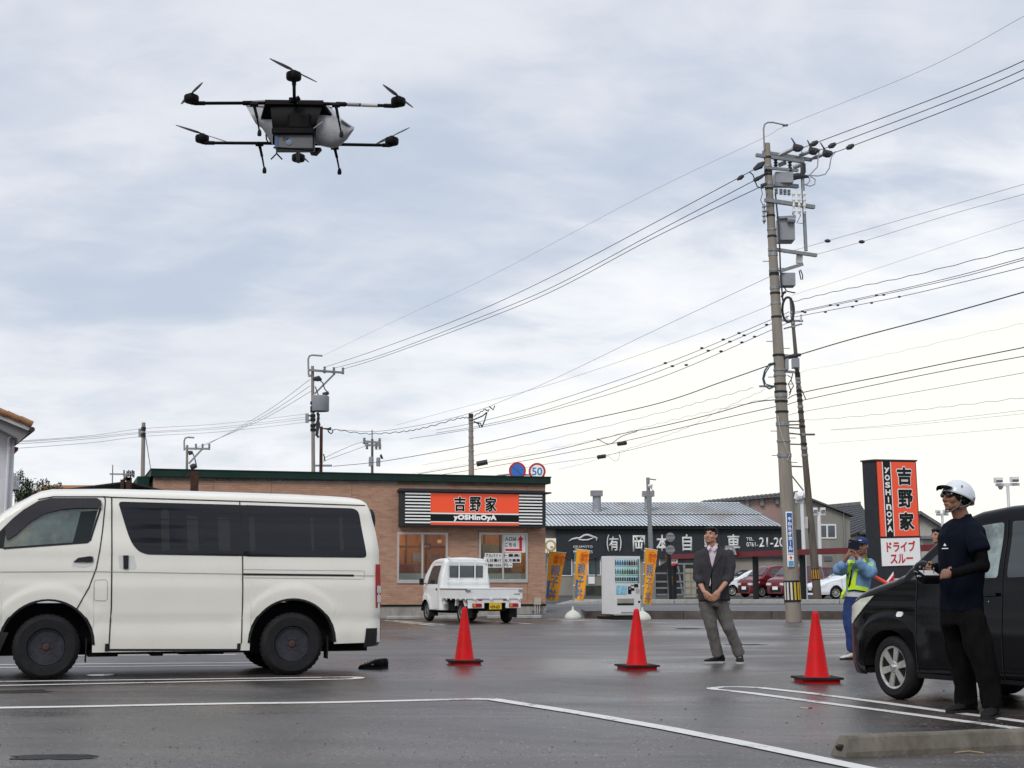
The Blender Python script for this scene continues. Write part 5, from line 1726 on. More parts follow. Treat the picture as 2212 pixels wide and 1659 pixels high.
# ---- grey concrete building with gable
FG = Flat(99.0, z4(1480, 0)[0])
gb = thing('concrete_building', 'grey stained two storey building with one upper window right of the striped pole', 'building', FG.F.O, 0)
pts = [FG(z4(*p)) for p in ((1480, 420), (1500, 245), (1560, 262), (2035, 462))]
M['old_conc'] = mat('stained_old_concrete', (0.255, 0.245, 0.215), 0.9, vary=0.12, vscale=0.8, dirt=(0.16, 0.15, 0.13), dscale=0.7, damt=0.7, stretch=(1, 1, 0.3), bump=0.3)
poly_obj('gable_wall', [(pts[0][0], 0)] + pts + [(pts[-1][0], 0)], 0, 9, 'old_conc', gb)
rp = [FG(z4(*p)) for p in ((1430, 212), (1600, 262), (2078, 452), (2078, 464), (1600, 282), (1430, 232))]
poly_obj('roof', rp, -.4, 9.4, mat('dark_roof_edge', (0.10, 0.10, 0.10), 0.7, vary=0.2), gb)
(a, zt), (c, zb) = FG(z4(1697, 542)), FG(z4(1895, 695))
wf = obj('window', MB().box(a, c, -.06, -.002, zb, zt), 'white_metal', gb)
m_ = (a + c) / 2
for q0, q1 in ((a + .1, m_ - .06), (m_ + .06, c - .1)):
 obj('pane', MB().box(q0, q1, -.075, -.062, zb + .1, zt - .1), 'glass_far', wf)
for zz in (1625, 1970):
 a, zt = FG(z4(zz, 400 if zz > 1700 else 300))
 obj('downpipe', MB().tube([(a, -.08, 0), (a, -.08, zt)], .05, 6), 'galv', gb)
(a, zt), (c, zb) = FG(z4(1760, 880)), FG(z4(1850, 930))
obj('window', MB().box(a, c, -.06, -.002, zb, zt), 'glass_far', gb)
# long pink walled hall joined behind the workshop
FP = Flat(103.0, z4(900, 0)[0])
ph = thing('hall', 'hall with faded pink metal wall and sawtooth roof edge behind the workshop', 'building', FP.F.O, 0)
pw = [FP(z4(*p)) for p in ((520, 332), (1300, 262), (1480, 238), (1480, 700), (520, 700))]
poly_obj('wall', [(pw[0][0], 0), pw[0], pw[1], pw[2], (pw[2][0], 0)], 0, 8, mat('faded_pink_sheet', (0.36, 0.25, 0.225), 0.8, vary=0.15, vscale=2.5, stretch=(5, 1, 0.3), dirt=(0.30, 0.11, 0.09), dscale=2.5, damt=0.7), ph)
rp = [FP(z4(*p)) for p in ((490, 312), (1300, 232), (1490, 214), (1490, 240), (1300, 258), (490, 326))]
poly_obj('roof', rp, -.5, 8.4, mat('roof_edge', (0.13, 0.13, 0.13), 0.7), ph)
ztm = MB().box(-.06, .06, -.6, 8, 0, .12).mesh('roof_batten', 'roof_dark')
for k in range(22):
 t = k / 21
 x_, z_ = FP(z4(505 + 960 * t, 308 - 96 * t))
 obj('roof_batten', ztm, None, ph, (x_, 0, z_ - .02))
for k, (q, y_) in enumerate(((800, 305), (950, 290), (1105, 274), (1265, 258))):
 x_, z_ = FP(z4(q, y_))
 obj('eave_bracket', MB().box(x_ - .12, x_ + .12, -.25, 0, z_ - .5, z_), 'roof_dark', ph)
# ---- tiled houses on the right
FH = Flat(106.0, z5(250, 0)[0])
th_ = thing('tiled_house', 'house with grey wave tiled roof between the concrete building and the tall sign', 'house', FH.F.O, 0)
A0, A1 = FH(z5(250, 642)), FH(z5(1200, 575))
B0, B1 = FH(z5(372, 945)), FH(z5(1200, 640))
M['tile'] = mat('grey_roof_tile', (0.13, 0.135, 0.145), 0.45, vary=0.35, vscale=4)
M['tile_gap'] = mat('tile_shadow', (0.04, 0.04, 0.045), 0.8)
rm = MB()
# roof plane rising away: eave corners B (front), ridge A (set back)
E0, E1 = (FH(z5(370, 948))), (FH(z5(640, 820)))
pl0 = [FH(z5(252, 642)), FH(z5(600, 607)), FH(z5(640, 830)), FH(z5(375, 948))]
v = [(pl0[3][0], 0, pl0[3][1]), (pl0[2][0], 0, pl0[2][1]), (pl0[1][0], 3.2, FH(z5(600, 607), 3.2)[1]), (pl0[0][0], 3.2, FH(z5(252, 642), 3.2)[1])]
rm.add(v, [(0, 1, 2, 3)])
rf = obj('roof', rm, 'tile_gap', th_)
tm = MB()
tm.add([(-.5, -.5, -.02), (.5, -.5, -.02), (.5, .5, -.02), (-.5, .5, -.02), (-.5, -.5, .06), (-.1, -.5, .12), (.5, -.5, .05), (.5, .5, .0), (-.1, .5, .03), (-.5, .5, .0)],
 [(0, 1, 6, 5, 4), (4, 5, 8, 9), (5, 6, 7, 8), (0, 4, 9, 3), (1, 2, 7, 6)])
tmesh = tm.mesh('roof_tile', 'tile')
NU, NV = 17, 13
vv = [Vector(q) for q in v]
for i in range(NU):
 for j in range(NV):
  u, w_ = (i + .5) / NU, (j + .5) / NV
  p = vv[0].lerp(vv[1], u).lerp(vv[3].lerp(vv[2], u), w_)
  ex = ((vv[1] - vv[0]).lerp(vv[2] - vv[3], w_)) / NU
  ey = ((vv[3] - vv[0]).lerp(vv[2] - vv[1], u)) / NV
  nn = ex.cross(ey).normalized()
  o = obj('roof_tile', tmesh, None, rf)
  o.matrix_local = Matrix(((ex.x, ey.x, nn.x * 1.0, p.x), (ex.y, ey.y, nn.y * 1.0, p.y), (ex.z, ey.z, nn.z * 1.0, p.z), (0, 0, 0, 1)))
obj('ridge', MB().bar((v[3][0] - .3, 3.2, v[3][2]), (v[2][0], 3.2, v[2][2]), .35, .35), 'tile', th_)
gp_ = [FH(z5(*p), .4) for p in ((470, 905), (640, 825), (640, 1100), (470, 1100))]
poly_obj('gable_wall', [(gp_[0][0] - 1.6, 0), (gp_[0][0] - 1.6, gp_[0][1] - .2), gp_[0], gp_[1], (gp_[1][0], 0)], .4, 6, mat('cream_render', (0.50, 0.47, 0.40), 0.8, vary=0.1, dirt=(0.3, 0.27, 0.22), damt=0.5), th_)
(a, z_), (c, _) = FH(z5(372, 952)), FH(z5(600, 952))
obj('lower_eave', MB().box(a, c, -.3, .4, z_ - .25, z_ - .05), 'tile', th_)
(a, z_), (c, _) = FH(z5(440, 1000)), FH(z5(600, 1000))
# house to the right of the tall sign
FH2 = Flat(100.0, z5(1100, 0)[0])
h2 = thing('gabled_house', 'pale gabled house with dark roof edge just right of the tall sign', 'house', FH2.F.O, 0)
g2 = [FH2(z5(*p)) for p in ((760, 860), (1100, 705), (1300, 835), (1300, 960))]
poly_obj('gable_wall', [(g2[0][0], 0)] + g2 + [(g2[3][0], 0)], 0, 7, mat('pale_render', (0.42, 0.40, 0.36), 0.85, vary=0.1), h2)
r2 = [FH2(z5(*p)) for p in ((700, 870), (1098, 682), (1335, 832), (1335, 862), (1098, 716), (700, 900))]
poly_obj('roof', r2, -.6, 7.5, 'tile', h2)
(a, z_), (c, z2_) = FH2(z5(1110, 945)), FH2(z5(1300, 975))
obj('eave_board', MB().box(a, c, -.5, 0, z2_, z_), 'roof_dark', h2)
# ---- dealer frame: red beam on charcoal posts
Dl, Dr = 72.0, 56.5
ql, qr = P(z4(60, 0)[0], 1256, Dl), P(z4(2250, 0)[0], 1256, Dr)
yaw_g = math.atan2(qr.y - ql.y, qr.x - ql.x)
FGn = Frame((ql.x, ql.y, ROAD_Z + 0.004), yaw_g)
gt = thing('dealer_frame', 'long dark red beam on charcoal posts in front of the dealer yard', 'frame', FGn.O, yaw_g)
zb0 = FGn.at(*z4(140, 887))[1]
zb1 = FGn.at(*z4(2000, 818))[1]
zz = (zb0 + zb1) / 2
Lb = (qr - ql).length + 14
obj('beam', MB().add([(FGn.at(*z4(118, 887))[0], -.12, zb0 - .11), (Lb, -.12, zb1 - .11), (Lb, .12, zb1 - .11), (FGn.at(*z4(118, 887))[0], .12, zb0 - .11),
     (FGn.at(*z4(118, 887))[0], -.12, zb0 + .11), (Lb, -.12, zb1 + .12), (Lb, .12, zb1 + .12), (FGn.at(*z4(118, 887))[0], .12, zb0 + .11)],
     [(0, 3, 2, 1), (4, 5, 6, 7), (0, 1, 5, 4), (1, 2, 6, 5), (2, 3, 7, 6), (3, 0, 4, 7)]), mat('dark_red_beam', (0.16, 0.008, 0.014), 0.5, vary=0.1), gt)
for q, w_ in ((143, .20), (998, .24), (1492, .22)):
 x_ = FGn.at(*z4(q, 900))[0]
 obj('post', MB().box(x_ - w_ / 2, x_ + w_ / 2, .13, .28, 0, zz + .1), mat('charcoal_post', (0.02, 0.021, 0.023), 0.6) if q == 143 else bpy.data.materials['charcoal_post'], gt)
x_ = FGn.at(*z4(132, 1130))[0]
for k, q in enumerate((1107, 1137, 1167)):
 z_ = FGn.at(*z4(132, q))[1]
 obj('amber_marker', MB().box(x_ - .12, x_ + .12, .10, .128, z_ - .05, z_ + .05), 'amber_lamp', gt)
(a, zt), (c, zb) = FGn.at(*z4(140, 915)), FGn.at(*z4(230, 965))
n1 = obj('hanging_sign', MB().prism([(a, zt), (c, zt), (c, zb + .02), ((a + c) / 2, zb - .08), (a, zb + .02)], -.05, 0), 'ink_red', gt)
obj('sign_face', MB().box(a - .02, c + .02, -.06, -.051, zb + .05, zt + .01), 'paper', n1)
text('認定中古車', 'ink', n1, ((a + c) / 2, -.061, (zt + zb) / 2 + .03), width=(c - a) * .85, offset=.02, extrude=.004)
(a, zt), (c, zb) = FGn.at(*z4(785, 795)), FGn.at(*z4(880, 855))
n2 = obj('raised_letters', MB().prism([(a, zb - .1), (c + .15, zb - .05), (c - .1, zt + .1), (a, zt + .1)], -.30, -.25), mat('brushed_plate', (0.30, 0.30, 0.30), 0.4, metal=.3), gt)
text('TA', 'sign_letter', n2, ((a + c) / 2, -.31, (zt + zb) / 2), width=(c - a) * .9, height=(zt - zb) * .8, offset=.01, extrude=.03)
# two round traffic signs seen from the back, on the first post
FT2 = Flat(66.0, z3(1530, 0)[0])
ts = thing('round_sign_pair', 'two round traffic signs seen from behind on one dark pole', 'traffic sign', FT2.F.O, 0)
for cy in (680, 812):
 x_, z_ = FT2(z3(1528, cy))
 d_ = obj('sign_disc', MB().lathe([(.2, 0), (.2, -.03), (.001, -.03)], (x_, -.02, z_), 26, 'y'), mat('sign_back', (0.23, 0.235, 0.24), .6, vary=.1) if cy == 680 else bpy.data.materials['sign_back'], ts)
 for dz in (-.09, .09):
  obj('bracket', MB().box(x_ - .17, x_ + .17, -.075, -.052, z_ + dz - .02, z_ + dz + .02), 'galv', d_)
x_, z_ = FT2(z3(1515, 640))
obj('pole', MB().tube([(x_ + .05, .04, 0), (x_ - .05, .04, z_)], .09, 10), bpy.data.materials['charcoal_post'], ts)
# ---- white house at the left edge
FL = Flat(40.0, 20, 0.0, radians(24))
wh = thing('white_house', 'white rendered house with orange tiled eave at the left edge', 'house', FL.F.O, FL.F.yaw)
M['render'] = mat('white_render', (0.66, 0.66, 0.68), 0.85, vary=0.04, dirt=(0.35, 0.33, 0.31), dscale=1.2, damt=0.35, bump=0.15)
xw = FL(hz_(172, 900))[0]
ze = FL(hz_(185, 470))[1]
poly_obj('wall', [(xw - 8, 0), (xw, 0), (xw - .02, ze), FL(hz_(95, 405)), FL(hz_(0, 350)), (xw - 8, FL(hz_(0, 350))[1] + 1.5)], 0, 8, 'render', wh)
poly_obj('barge_board', [FL(hz_(*p)) for p in ((-400, 120), (0, 278), (330, 405), (345, 450), (300, 470), (0, 345), (-400, 190))], -.75, -.6, mat('weathered_white_timber', (0.50, 0.49, 0.48), .8, vary=.2, vscale=3), wh)
sft = obj('soffit', MB().prism([FL(hz_(*p)) for p in ((-400, 195), (0, 345), (300, 462), (345, 440), (345, 470), (190, 610), (185, 560), (0, 460), (-400, 300))], -.6, .0), mat('grey_soffit', (0.22, 0.21, 0.21), .8), wh)
obj('gutter', MB().tube([(FL(hz_(345, 470))[0], -.85, FL(hz_(345, 462))[1]), (FL(hz_(345, 470))[0], 6, FL(hz_(345, 462))[1])], .07, 8), mat('brown_gutter', (0.05, 0.045, 0.04), .6), wh)
obj('corbel', MB().prism([FL(hz_(*p)) for p in ((95, 380), (190, 400), (300, 440), (290, 490), (190, 485), (110, 450))], -.55, -.1), 'render', wh)
tm2 = MB().lathe([(.085, 0), (.09, .36)], (0, 0, 0), 10, 'x').mesh('roof_tile', mat('orange_roof_tile', (0.27, 0.13, 0.055), .7, vary=.3, vscale=6), smooth=True)
e0, e1 = Vector((FL(hz_(-420, 88))[0], 0, FL(hz_(-420, 88))[1])), Vector((FL(hz_(350, 392))[0], 0, FL(hz_(350, 392))[1]))
ang = atan2(e1.z - e0.z, e1.x - e0.x)
nT = int((e1 - e0).length / .30)
for r_ in range(3):
 for k in range(nT):
  p = e0.lerp(e1, k / nT)
  obj('roof_tile', tm2, None, wh, (p.x, -.78 + r_ * .21, p.z + r_ * .004), (0, -ang + .06, 0))
obj('roof', MB().add([(e0.x, -.8, e0.z - .02), (e1.x, -.8, e1.z - .02), (e1.x, 7, e1.z - .02), (e0.x, 7, e0.z - .02)], [(0, 1, 2, 3)]), tm2.materials[0], wh)
dpx = FL(hz_(90, 900))[0]
obj('downpipe', MB().tube([(dpx + .14, -.3, FL(hz_(330, 495))[1]), (dpx, -.07, FL(hz_(120, 540))[1]), (dpx - .03, -.07, 0)], .045, 8), 'render', wh)
(a, zt), (c, zb) = FL(hz_(185, 632)), FL(hz_(232, 700))
obj('small_hood', MB().prism([(a, zb - .05), (c, zt - .08), (c, zt), (a, zt + .02)], 0.3, 1.4), mat('red_brown_timber', (0.16, 0.035, 0.025), .6), wh)
(a, zt), (c, zb) = FL(hz_(182, 960)), FL(hz_(272, 1150))
gr_ = obj('window_grille', MB().box(a, c, 1.0, 1.06, zb, zb + .08), bpy.data.materials['red_brown_timber'], wh)
for k in range(4):
 x_ = a + (c - a) * (.1 + .27 * k)
 obj('bar', MB().box(x_ - .022, x_ + .022, .95, .99, zb + .05, zt), 'white_metal', gr_)
# orange roofed house and dark porch roof behind the van
FM = Flat(58.0, hz_(300, 0)[0], 0.0)
oh = thing('orange_roof_house', 'low house with orange tiled roof seen over the van roof', 'house', FM.F.O, 0)
r3 = [FM(hz_(*p)) for p in ((150, 1098), (1240, 1106), (1300, 1180), (150, 1180))]
poly_obj('wall', [(r3[0][0], 0), (r3[2][0], 0), (r3[2][0], r3[2][1]), (r3[0][0], r3[3][1])], .3, 6, 'render', oh)
obj('roof', MB().add([(r3[0][0], 0, r3[3][1]), (r3[2][0], 0, r3[2][1]), (r3[2][0] - .3, 4, r3[1][1] + .1), (r3[0][0], 4, r3[0][1] + .1)], [(0, 1, 2, 3)]), mat('orange_tile_field', (0.40, 0.15, 0.05), .75, vary=.35, vscale=4, stretch=(3, 1, 1)), oh)
for k in range(26):
 x_ = r3[0][0] + (r3[1][0] - r3[0][0]) * (k + .5) / 26
 obj('ridge_tile', MB().lathe([(.12, -.16), (.13, .16)], (0, 0, 0), 8, 'x').mesh('ridge_tile', tm2.materials[0]) if k == 0 else bpy.data.meshes['ridge_tile'], None, oh, (x_, 4, r3[0][1] + .12))
FM2 = Flat(38.5, hz_(1500, 0)[0], 0.0)
pr = thing('porch_roof', 'dark low pitched porch roof with brown posts left of the restaurant', 'porch', FM2.F.O, 0)
rr_ = [FM2(hz_(*p)) for p in ((820, 1152), (1100, 1118), (1490, 1068), (1560, 1064), (1700, 1092), (2010, 1166), (2010, 1182), (1700, 1112), (1560, 1084), (1490, 1088), (820, 1170))]
poly_obj('roof', rr_, -.3, 2.6, mat('dark_porch_sheet', (0.028, 0.026, 0.026), .6, vary=.2), pr)
for q0, q1, t0 in ((1522, 1562, 1050), (1592, 1642, 1024)):
 (a, zt), (c, _) = FM2(hz_(q0, t0)), FM2(hz_(q1, t0))
 obj('post', MB().box(a, c, -.6, -.45, 0, zt), 'pole_brown', pr)
(a, zt), (c, zb) = FM2(hz_(1562, 1024)), FM2(hz_(1640, 1060))
obj('cross_beam', MB().box(a, c, -.6, -.45, zb, zt), 'pole_brown', pr)
# ---- shrubs
def foliage(name, parent, c, rad, n, leaf, m, seed=1, clumps=9, up=1.0):
 r_ = random.Random(seed)
 cl = []
 for i in range(clumps):
  a, b_ = r_.uniform(0, 2 * pi), r_.uniform(-.6, 1)
  rr2 = r_.uniform(.35, 1)
  cl.append((Vector((cos(a) * rad[0] * rr2 * .75, sin(a) * rad[1] * rr2 * .75, b_ * rad[2] * .75)), r_.uniform(.25, .5)))
 mb = MB()
 for i in range(n):
  cc, cr = r_.choice(cl)
  d = Vector((r_.gauss(0, 1), r_.gauss(0, 1), r_.gauss(0, 1))).normalized() * (r_.random() ** .4)
  p = Vector(c) + cc + Vector((d.x * rad[0], d.y * rad[1], d.z * rad[2])) * cr
  R = Matrix.Rotation(r_.uniform(0, 6.3), 3, 'Z') @ Matrix.Rotation(r_.uniform(-1.2, 1.2), 3, 'X')
  s_ = leaf * r_.uniform(.6, 1.4)
  q = [Vector((0, -s_, 0)), Vector((s_ * .45, 0, s_ * .12)), Vector((0, s_, 0)), Vector((-s_ * .45, 0, s_ * .12))]
  mb.add([p + R @ t for t in q], [(0, 1, 2, 3)])
 return obj(name, mb, m, parent, kind='stuff')
bp_ = P(hz_(400, 0)[0], 1256, 50.0)
bs = thing('garden_shrub', 'loose dark green shrub between the white house and the van roof', 'shrub', (bp_.x, 50, 0))
zt = P(0, hz_(0, 1000)[1], 50).z
foliage('foliage', bs, (0, 0, zt - 1.05), (.85, .6, .95), 2600, .055, 'leaf', 3, 14)
foliage('foliage', bs, (-.55, .1, zt - .45), (.30, .4, .75), 500, .05, 'leaf', 5, 6)
foliage('foliage', bs, (.6, 0, zt - .62), (.55, .4, .4), 500, .05, 'leaf', 8, 8)
st = MB()
for k in range(9):
 a = k * .7
 st.tube([(cos(a) * .1, sin(a) * .1, 0), (cos(a) * .3, sin(a) * .3, zt * .5), (cos(a) * .7 * (1 if k % 2 else .4), sin(a) * .4, zt - .1 - .12 * (k % 3))], [.03, .02, .006], 5)
obj('stems', st, 'bark', bs, kind='stuff')
for k, (tx, ty, th5) in enumerate(((7, -16, 7.5), (13, -19, 9), (20, -14, 8), (-26, -12, 8))):  # unseen trees, added to darken reflections in glass and black paint
 tt = thing('unseen_tree', ('unseen dark round tree, added to darken the black car door reflection', 'unseen taller dark tree, added to darken the black car roof reflection', 'unseen dark tree at the near right, added to darken reflections', 'unseen dark tree at the near left, added to darken reflections')[k], 'tree', (tx, ty, 0))
 obj('trunk', MB().tube([(0, 0, 0), (.1, 0, th5 * .3), (0, .1, th5 * .6)], [.28, .2, .1], 8), 'bark', tt)
 foliage('crown', tt, (0, 0, th5 * .58), (3.6, 3.0, th5 * .45), 2600, .34, 'leaf_dark', 20 + k, 16)
# ------------------------------------------------------------------ utility poles
def fat_tube(mb, pts, r, n=6):
 return mb.tube(pts, r, n)
class Pole:
 def __init__(s, name, label, base_px, top_px, D, r0, r1, m, z0=0.0, cat='utility pole', group=None, ground=None):
  s.D = D
  b = P(base_px[0], base_px[1], D) if ground is None else ground
  s.base = Vector((b.x, D, z0))
  s.top = P(top_px[0], top_px[1], D) - s.base
  s.t = thing(name, label, cat, s.base, 0, group)
  s.r0, s.r1 = r0, r1
  obj('shaft', MB().tube([Vector((0, 0, 0)), s.top * .5, s.top], [r0, (r0 + r1) / 2, r1], 20), m, s.t, smooth=True)
 def L(s, p, dd=0.0):
  return P(p[0], p[1], s.D + dd) - s.base
 def axis(s, z):
  t = z / s.top.z
  return s.top * t, s.r0 + (s.r1 - s.r0) * t
 def band(s, y, h=.05, m='galv', extra=.012, x=None):
  """steel band round the shaft at a pixel row"""
  z = P(1106, y, s.D).z - s.base.z
  c, r = s.axis(z)
  return obj('band', MB().lathe([(r + .001, -h / 2), (r + extra, -h / 2), (r + extra, h / 2), (r + .001, h / 2)], c, 16), m, s.t)
 def bar(s, name, a, b, w=.08, m='galv', da=0.0, db=0.0, h=None):
  return obj(name, MB().bar(s.L(a, da), s.L(b, db), w, h), m, s.t)
 def tube(s, name, pts, r=.02, m='galv', dd=0.0, n=7):
  q = [s.L(p, dd if len(p) < 3 else p[2]) for p in pts]
  return obj(name, MB().tube(q, r, n), m, s.t, smooth=True)
 def box(s, name, a, b, dep, m, d0=0.0):
  p, q = s.L(a, d0), s.L(b, d0)
  return obj(name, MB().box(p.x, q.x, d0, d0 + dep, p.z, q.z), m, s.t, bevel=0.01)
 def insul(s, p, h=.22, r=.05, m='ceramic', d0=0.0, name='insulator'):
  q = s.L(p, d0)
  pr = [(.02, -h / 2)]
  for i in range(4):
   z = -h / 2 + h * (i + .2) / 4
   pr += [(r * .6, z), (r, z + h * .05), (r * .6, z + h * .12)]
  pr += [(.02, h / 2)]
  return obj(name, MB().lathe(pr, q, 10), m, s.t, smooth=True)
PA = Pole('utility_pole', 'tall thick concrete power pole with switch boxes and yellow black band, nearest of the poles', (1703, 1342), (1656, 310), 38.4, .205, .088, 'pole_conc', ground=G(1703, 1342))
A8 = lambda x, y: p8(x, y)
PA.tube('lamp_arm', [p8(350, 285), p8(345, 150), p8(352, 122), p8(372, 110), p8(405, 110), p8(490, 128)], .022, dd=-.1)
PA.bar('arm_tip', p8(465, 128), p8(498, 128), .05, 'wire')
PA.bar('crossarm', p8(298, 316), p8(600, 358), .085, 'galv', -.12, .32)
PA.bar('crossarm', p8(340, 298), p8(648, 347), .085, 'galv', .12, .6)
PA.bar('crossarm', p8(352, 396), p8(562, 414), .07, 'galv', -.1, .3)
PA.tube('upright_pipe', [p8(586, 350), p8(613, 922)], .048, 'galv', .35, 10)
PA.box('pole_switch', p8(420, 420), p8(535, 490), .55, mat('switch_steel', (0.30, 0.31, 0.33), .45, metal=.3, vary=.1), .1)
PA.bar('switch_base', p8(425, 500), p8(560, 515), .10, 'trans_grey', .1, .5)
for q in ((425, 545), (455, 548), (480, 550), (505, 553)):
 PA.insul(p8(*q), .16, .055, 'galv', .1)
PA.tube('bushing', [p8(515, 458), p8(560, 448), p8(630, 452)], [.10, .09, .035], 'wire', .3)
PA.tube('cable_bundle', [p8(600, 370), p8(598, 420), p8(575, 455)], [.05, .07, .06], 'wire', .3)
PA.bar('crossarm', p8(355, 600), p8(665, 645), .10, 'galv', -.2, .4)
for q in (535, 570, 603):
 o = PA.insul(p8(q, 615), .62, .05, 'ceramic', .1, 'fuse_cutout')
PA.tube('fuse_lead', [p8(535, 655), p8(528, 690), p8(548, 700)], .012, 'wire', .1)
PA.tube('fuse_lead', [p8(570, 650), p8(578, 700), p8(555, 745), p8(592, 748)], .010, 'wire', .1)
PA.insul(p8(348, 685), .50, .055, 'galv', -.2, 'surge_arrester')
PA.tube('arrester_lead', [p8(330, 525), p8(338, 560), p8(326, 600), p8(345, 640), p8(348, 660)], .010, 'wire', -.2)
PA.tube('arrester_lead', [p8(348, 722), p8(345, 745), p8(352, 752)], .010, 'wire', -.2)
PA.bar('bracket', p8(352, 672), p8(385, 672), .05, 'galv', -.2, 0)
tr_ = PA.box('transformer_box', p8(444, 702), p8(545, 852), .5, 'trans_grey', .05)
PA.bar('box_arm', p8(428, 712), p8(548, 705), .06, 'galv')
PA.tube('box_bushings', [p8(495, 725), p8(545, 728)], .07, 'trans_grey', -.05)
PA.bar('crossarm', p8(386, 908), p8(680, 950), .085, 'galv', -.1, .35)
PA.bar('hanger', p8(572, 940), p8(570, 1000), .16, 'alu', .3, .3, .1)
PA.bar('crossarm', p8(450, 1050), p8(590, 1006), .09, 'galv', -.1, .2)
PA.tube('cable_loop', [p8(578, 1040), p8(592, 1075), p8(592, 1100), p8(582, 1102), p8(576, 1075), p8(570, 1045)], .016, 'wire', .2)
PA.box('control_box', p8(458, 1058), p8(548, 1140), .35, 'trans_grey', -.05)
PA.tube('conduit', [p8(470, 1140), p8(490, 1175), p8(530, 1185), p8(545, 1185)], .018, 'wire', 0)
PA.tube('conduit', [p8(460, 1215), p8(468, 1190), p8(485, 1180)], .035, 'wire', 0)
cc = PA.L(p8(500, 1293), .1)
coil = MB()
cp = [cc + Vector((cos(2 * pi * k / 20) * .15, 0, sin(2 * pi * k / 20) * .33)) for k in range(21)]
obj('cable_coil', coil.tube(cp, .032, 8), 'wire', PA.t, smooth=True)
PA.tube('riser_cable', [p8(420, 560), p8(440, 760), p8(447, 900), p8(452, 1050), p8(465, 1215), p8(470, 1250)], .022, 'wire', -.1)
for y in (332, 385, 420, 440, 495, 530, 635, 700, 787, 830, 915, 945, 1045, 1068, 1155, 1190, 1255, 1340):
 PA.band(p8(0, y)[1], .05 if y % 3 else .08, 'galv' if y % 2 else 'plastic')
for y in (985, 1070, 1100, 1150, 1195, 1215, 1250, 1310, 1380, 1478, 1560):
 PA.band(p9(0, y)[1], .05 if y % 3 else .10, 'plastic' if y in (985, 1150, 1195, 1250, 1310) else 'galv', .02)
PA.box('telecom_box', p9(135, 978), p9(158, 1068), .3, 'trans_grey', -.1)
PA.tube('cable_clamp', [p9(130, 1000), p9(185, 988), p9(225, 984)], [.07, .05, .03], 'wire', -.05)
PA.bar('bracket', p9(130, 1078), p9(192, 1082), .06, 'galv')
PA.tube('blue_cable_loop', [p9(78, 1028), p9(45, 1035), p9(18, 1075), p9(8, 1120), p9(18, 1160), p9(45, 1178), p9(78, 1162)], .022, 'wire_blue', -.1)
PA.tube('blue_cable_loop', [p9(76, 1036), p9(50, 1045), p9(24, 1085), p9(14, 1120), p9(24, 1150), p9(80, 1168)], .016, 'wire_blue', -.1)
PA.bar('bracket', p9(-12, 1163), p9(80, 1163), .05, 'galv', -.1, -.05)
for pts in ([p9(150, 1100), p9(175, 1115), p9(155, 1150), p9(170, 1190), p9(160, 1215)], [p9(180, 1090), p9(170, 1130), p9(185, 1160), p9(160, 1200)], [p9(200, 1160), p9(235, 1190), p9(255, 1240)]):
 PA.tube('drop_lead', pts, .014, 'wire', .1)
for y0, y1 in ((1365, 1363), (1385, 1383), (1400, 1405), (1432, 1440), (1495, 1497), (1622, 1625)):
 PA.bar('tie_rod', p9(150, y0), p9(232, y1), .035, 'pole_dark', 0, 3.0)
PA.tube('ground_lead', [p9(95, 1330), p9(105, 1400), p9(125, 1470), p9(150, 1545), p9(162, 1555), p9(150, 1585), p9(168, 1590)], .010, 'alu', -.2)
PA.tube('stay_rod', [z4(1412, 15), z4(1550, 190)], .02, 'galv', .1)
for k, y in enumerate((445, 905, 1110, 1420, 1560)):
 for sg, dy in ((-1, 0), (1, 40)):
  z = P(1106, p9(0, y + dy)[1], PA.D).z
  c, r = PA.axis(z)
  obj('step_bolt', MB().tube([c + Vector((sg * r, 0, 0)), c + Vector((sg * (r + .16), 0, 0))], .011, 6), 'galv', PA.t)
# high voltage dead-end clamps with spikes
for k, ((x, y), (x2, y2), (sx_, sy_)) in enumerate((((550, 270), (665, 243), (520, 208)), ((650, 290), (778, 256), (622, 222)), ((738, 306), (892, 264), (703, 236)))):
 st_ = ((440, 318), (570, 318), (648, 340))[k]
 d0 = .1 + .2 * k
 PA.tube('insulator_string', [p8(*st_), p8((st_[0] * 2 + x) / 3, (st_[1] * 2 + y) / 3), p8((st_[0] + 2 * x) / 3, (st_[1] + 2 * y) / 3), p8(x - 20, y + 6)], [.03, .06, .05, .05], 'galv', d0)
 cl_ = PA.tube('strain_clamp', [p8(x - 22, y + 8), p8(x, y), p8(x + 22, y + 2), p8(x + 42, y - 6)], [.05, .115, .10, .045], 'wire', d0)
 PA.tube('clamp_spike', [p8(x - 8, y - 8), p8(x - 10, y - 30), p8(sx_, sy_)], [.06, .025, .014], 'wire', d0)
 PA.tube('line_cover', [p8(x2 - 22, y2 + 10), p8(x2, y2), p8(x2 + 22, y2 - 12)], [.045, .075, .045], 'wire', d0 - 1.0)
for pts in ([p8(600, 262), p8(584, 290), p8(596, 345), p8(600, 380)], [p8(700, 275), p8(690, 330), p8(686, 390), p8(640, 438), p8(628, 446)], [p8(800, 292), p8(772, 330), p8(760, 400), p8(735, 437), p8(690, 448), p8(632, 445)],
   [p8(632, 455), p8(638, 480), p8(620, 500), p8(600, 500)], [p8(640, 450), p8(672, 470), p8(668, 500), p8(640, 512), p8(610, 505)]):
 PA.tube('jumper_lead', pts, .017, 'wire_grey' if pts[0][0] > 1700 else 'wire', .3)
for (x, y, x2, y2) in ((350, 360, 285, 408), (355, 436, 285, 478), (362, 495, 330, 512)):
 PA.tube('strain_clamp', [p8(x, y), p8((x + x2) / 2 + 5, (y + y2) / 2), p8(x2, y2)], [.03, .095 if y < 400 else .05, .05], 'wire', -.3)
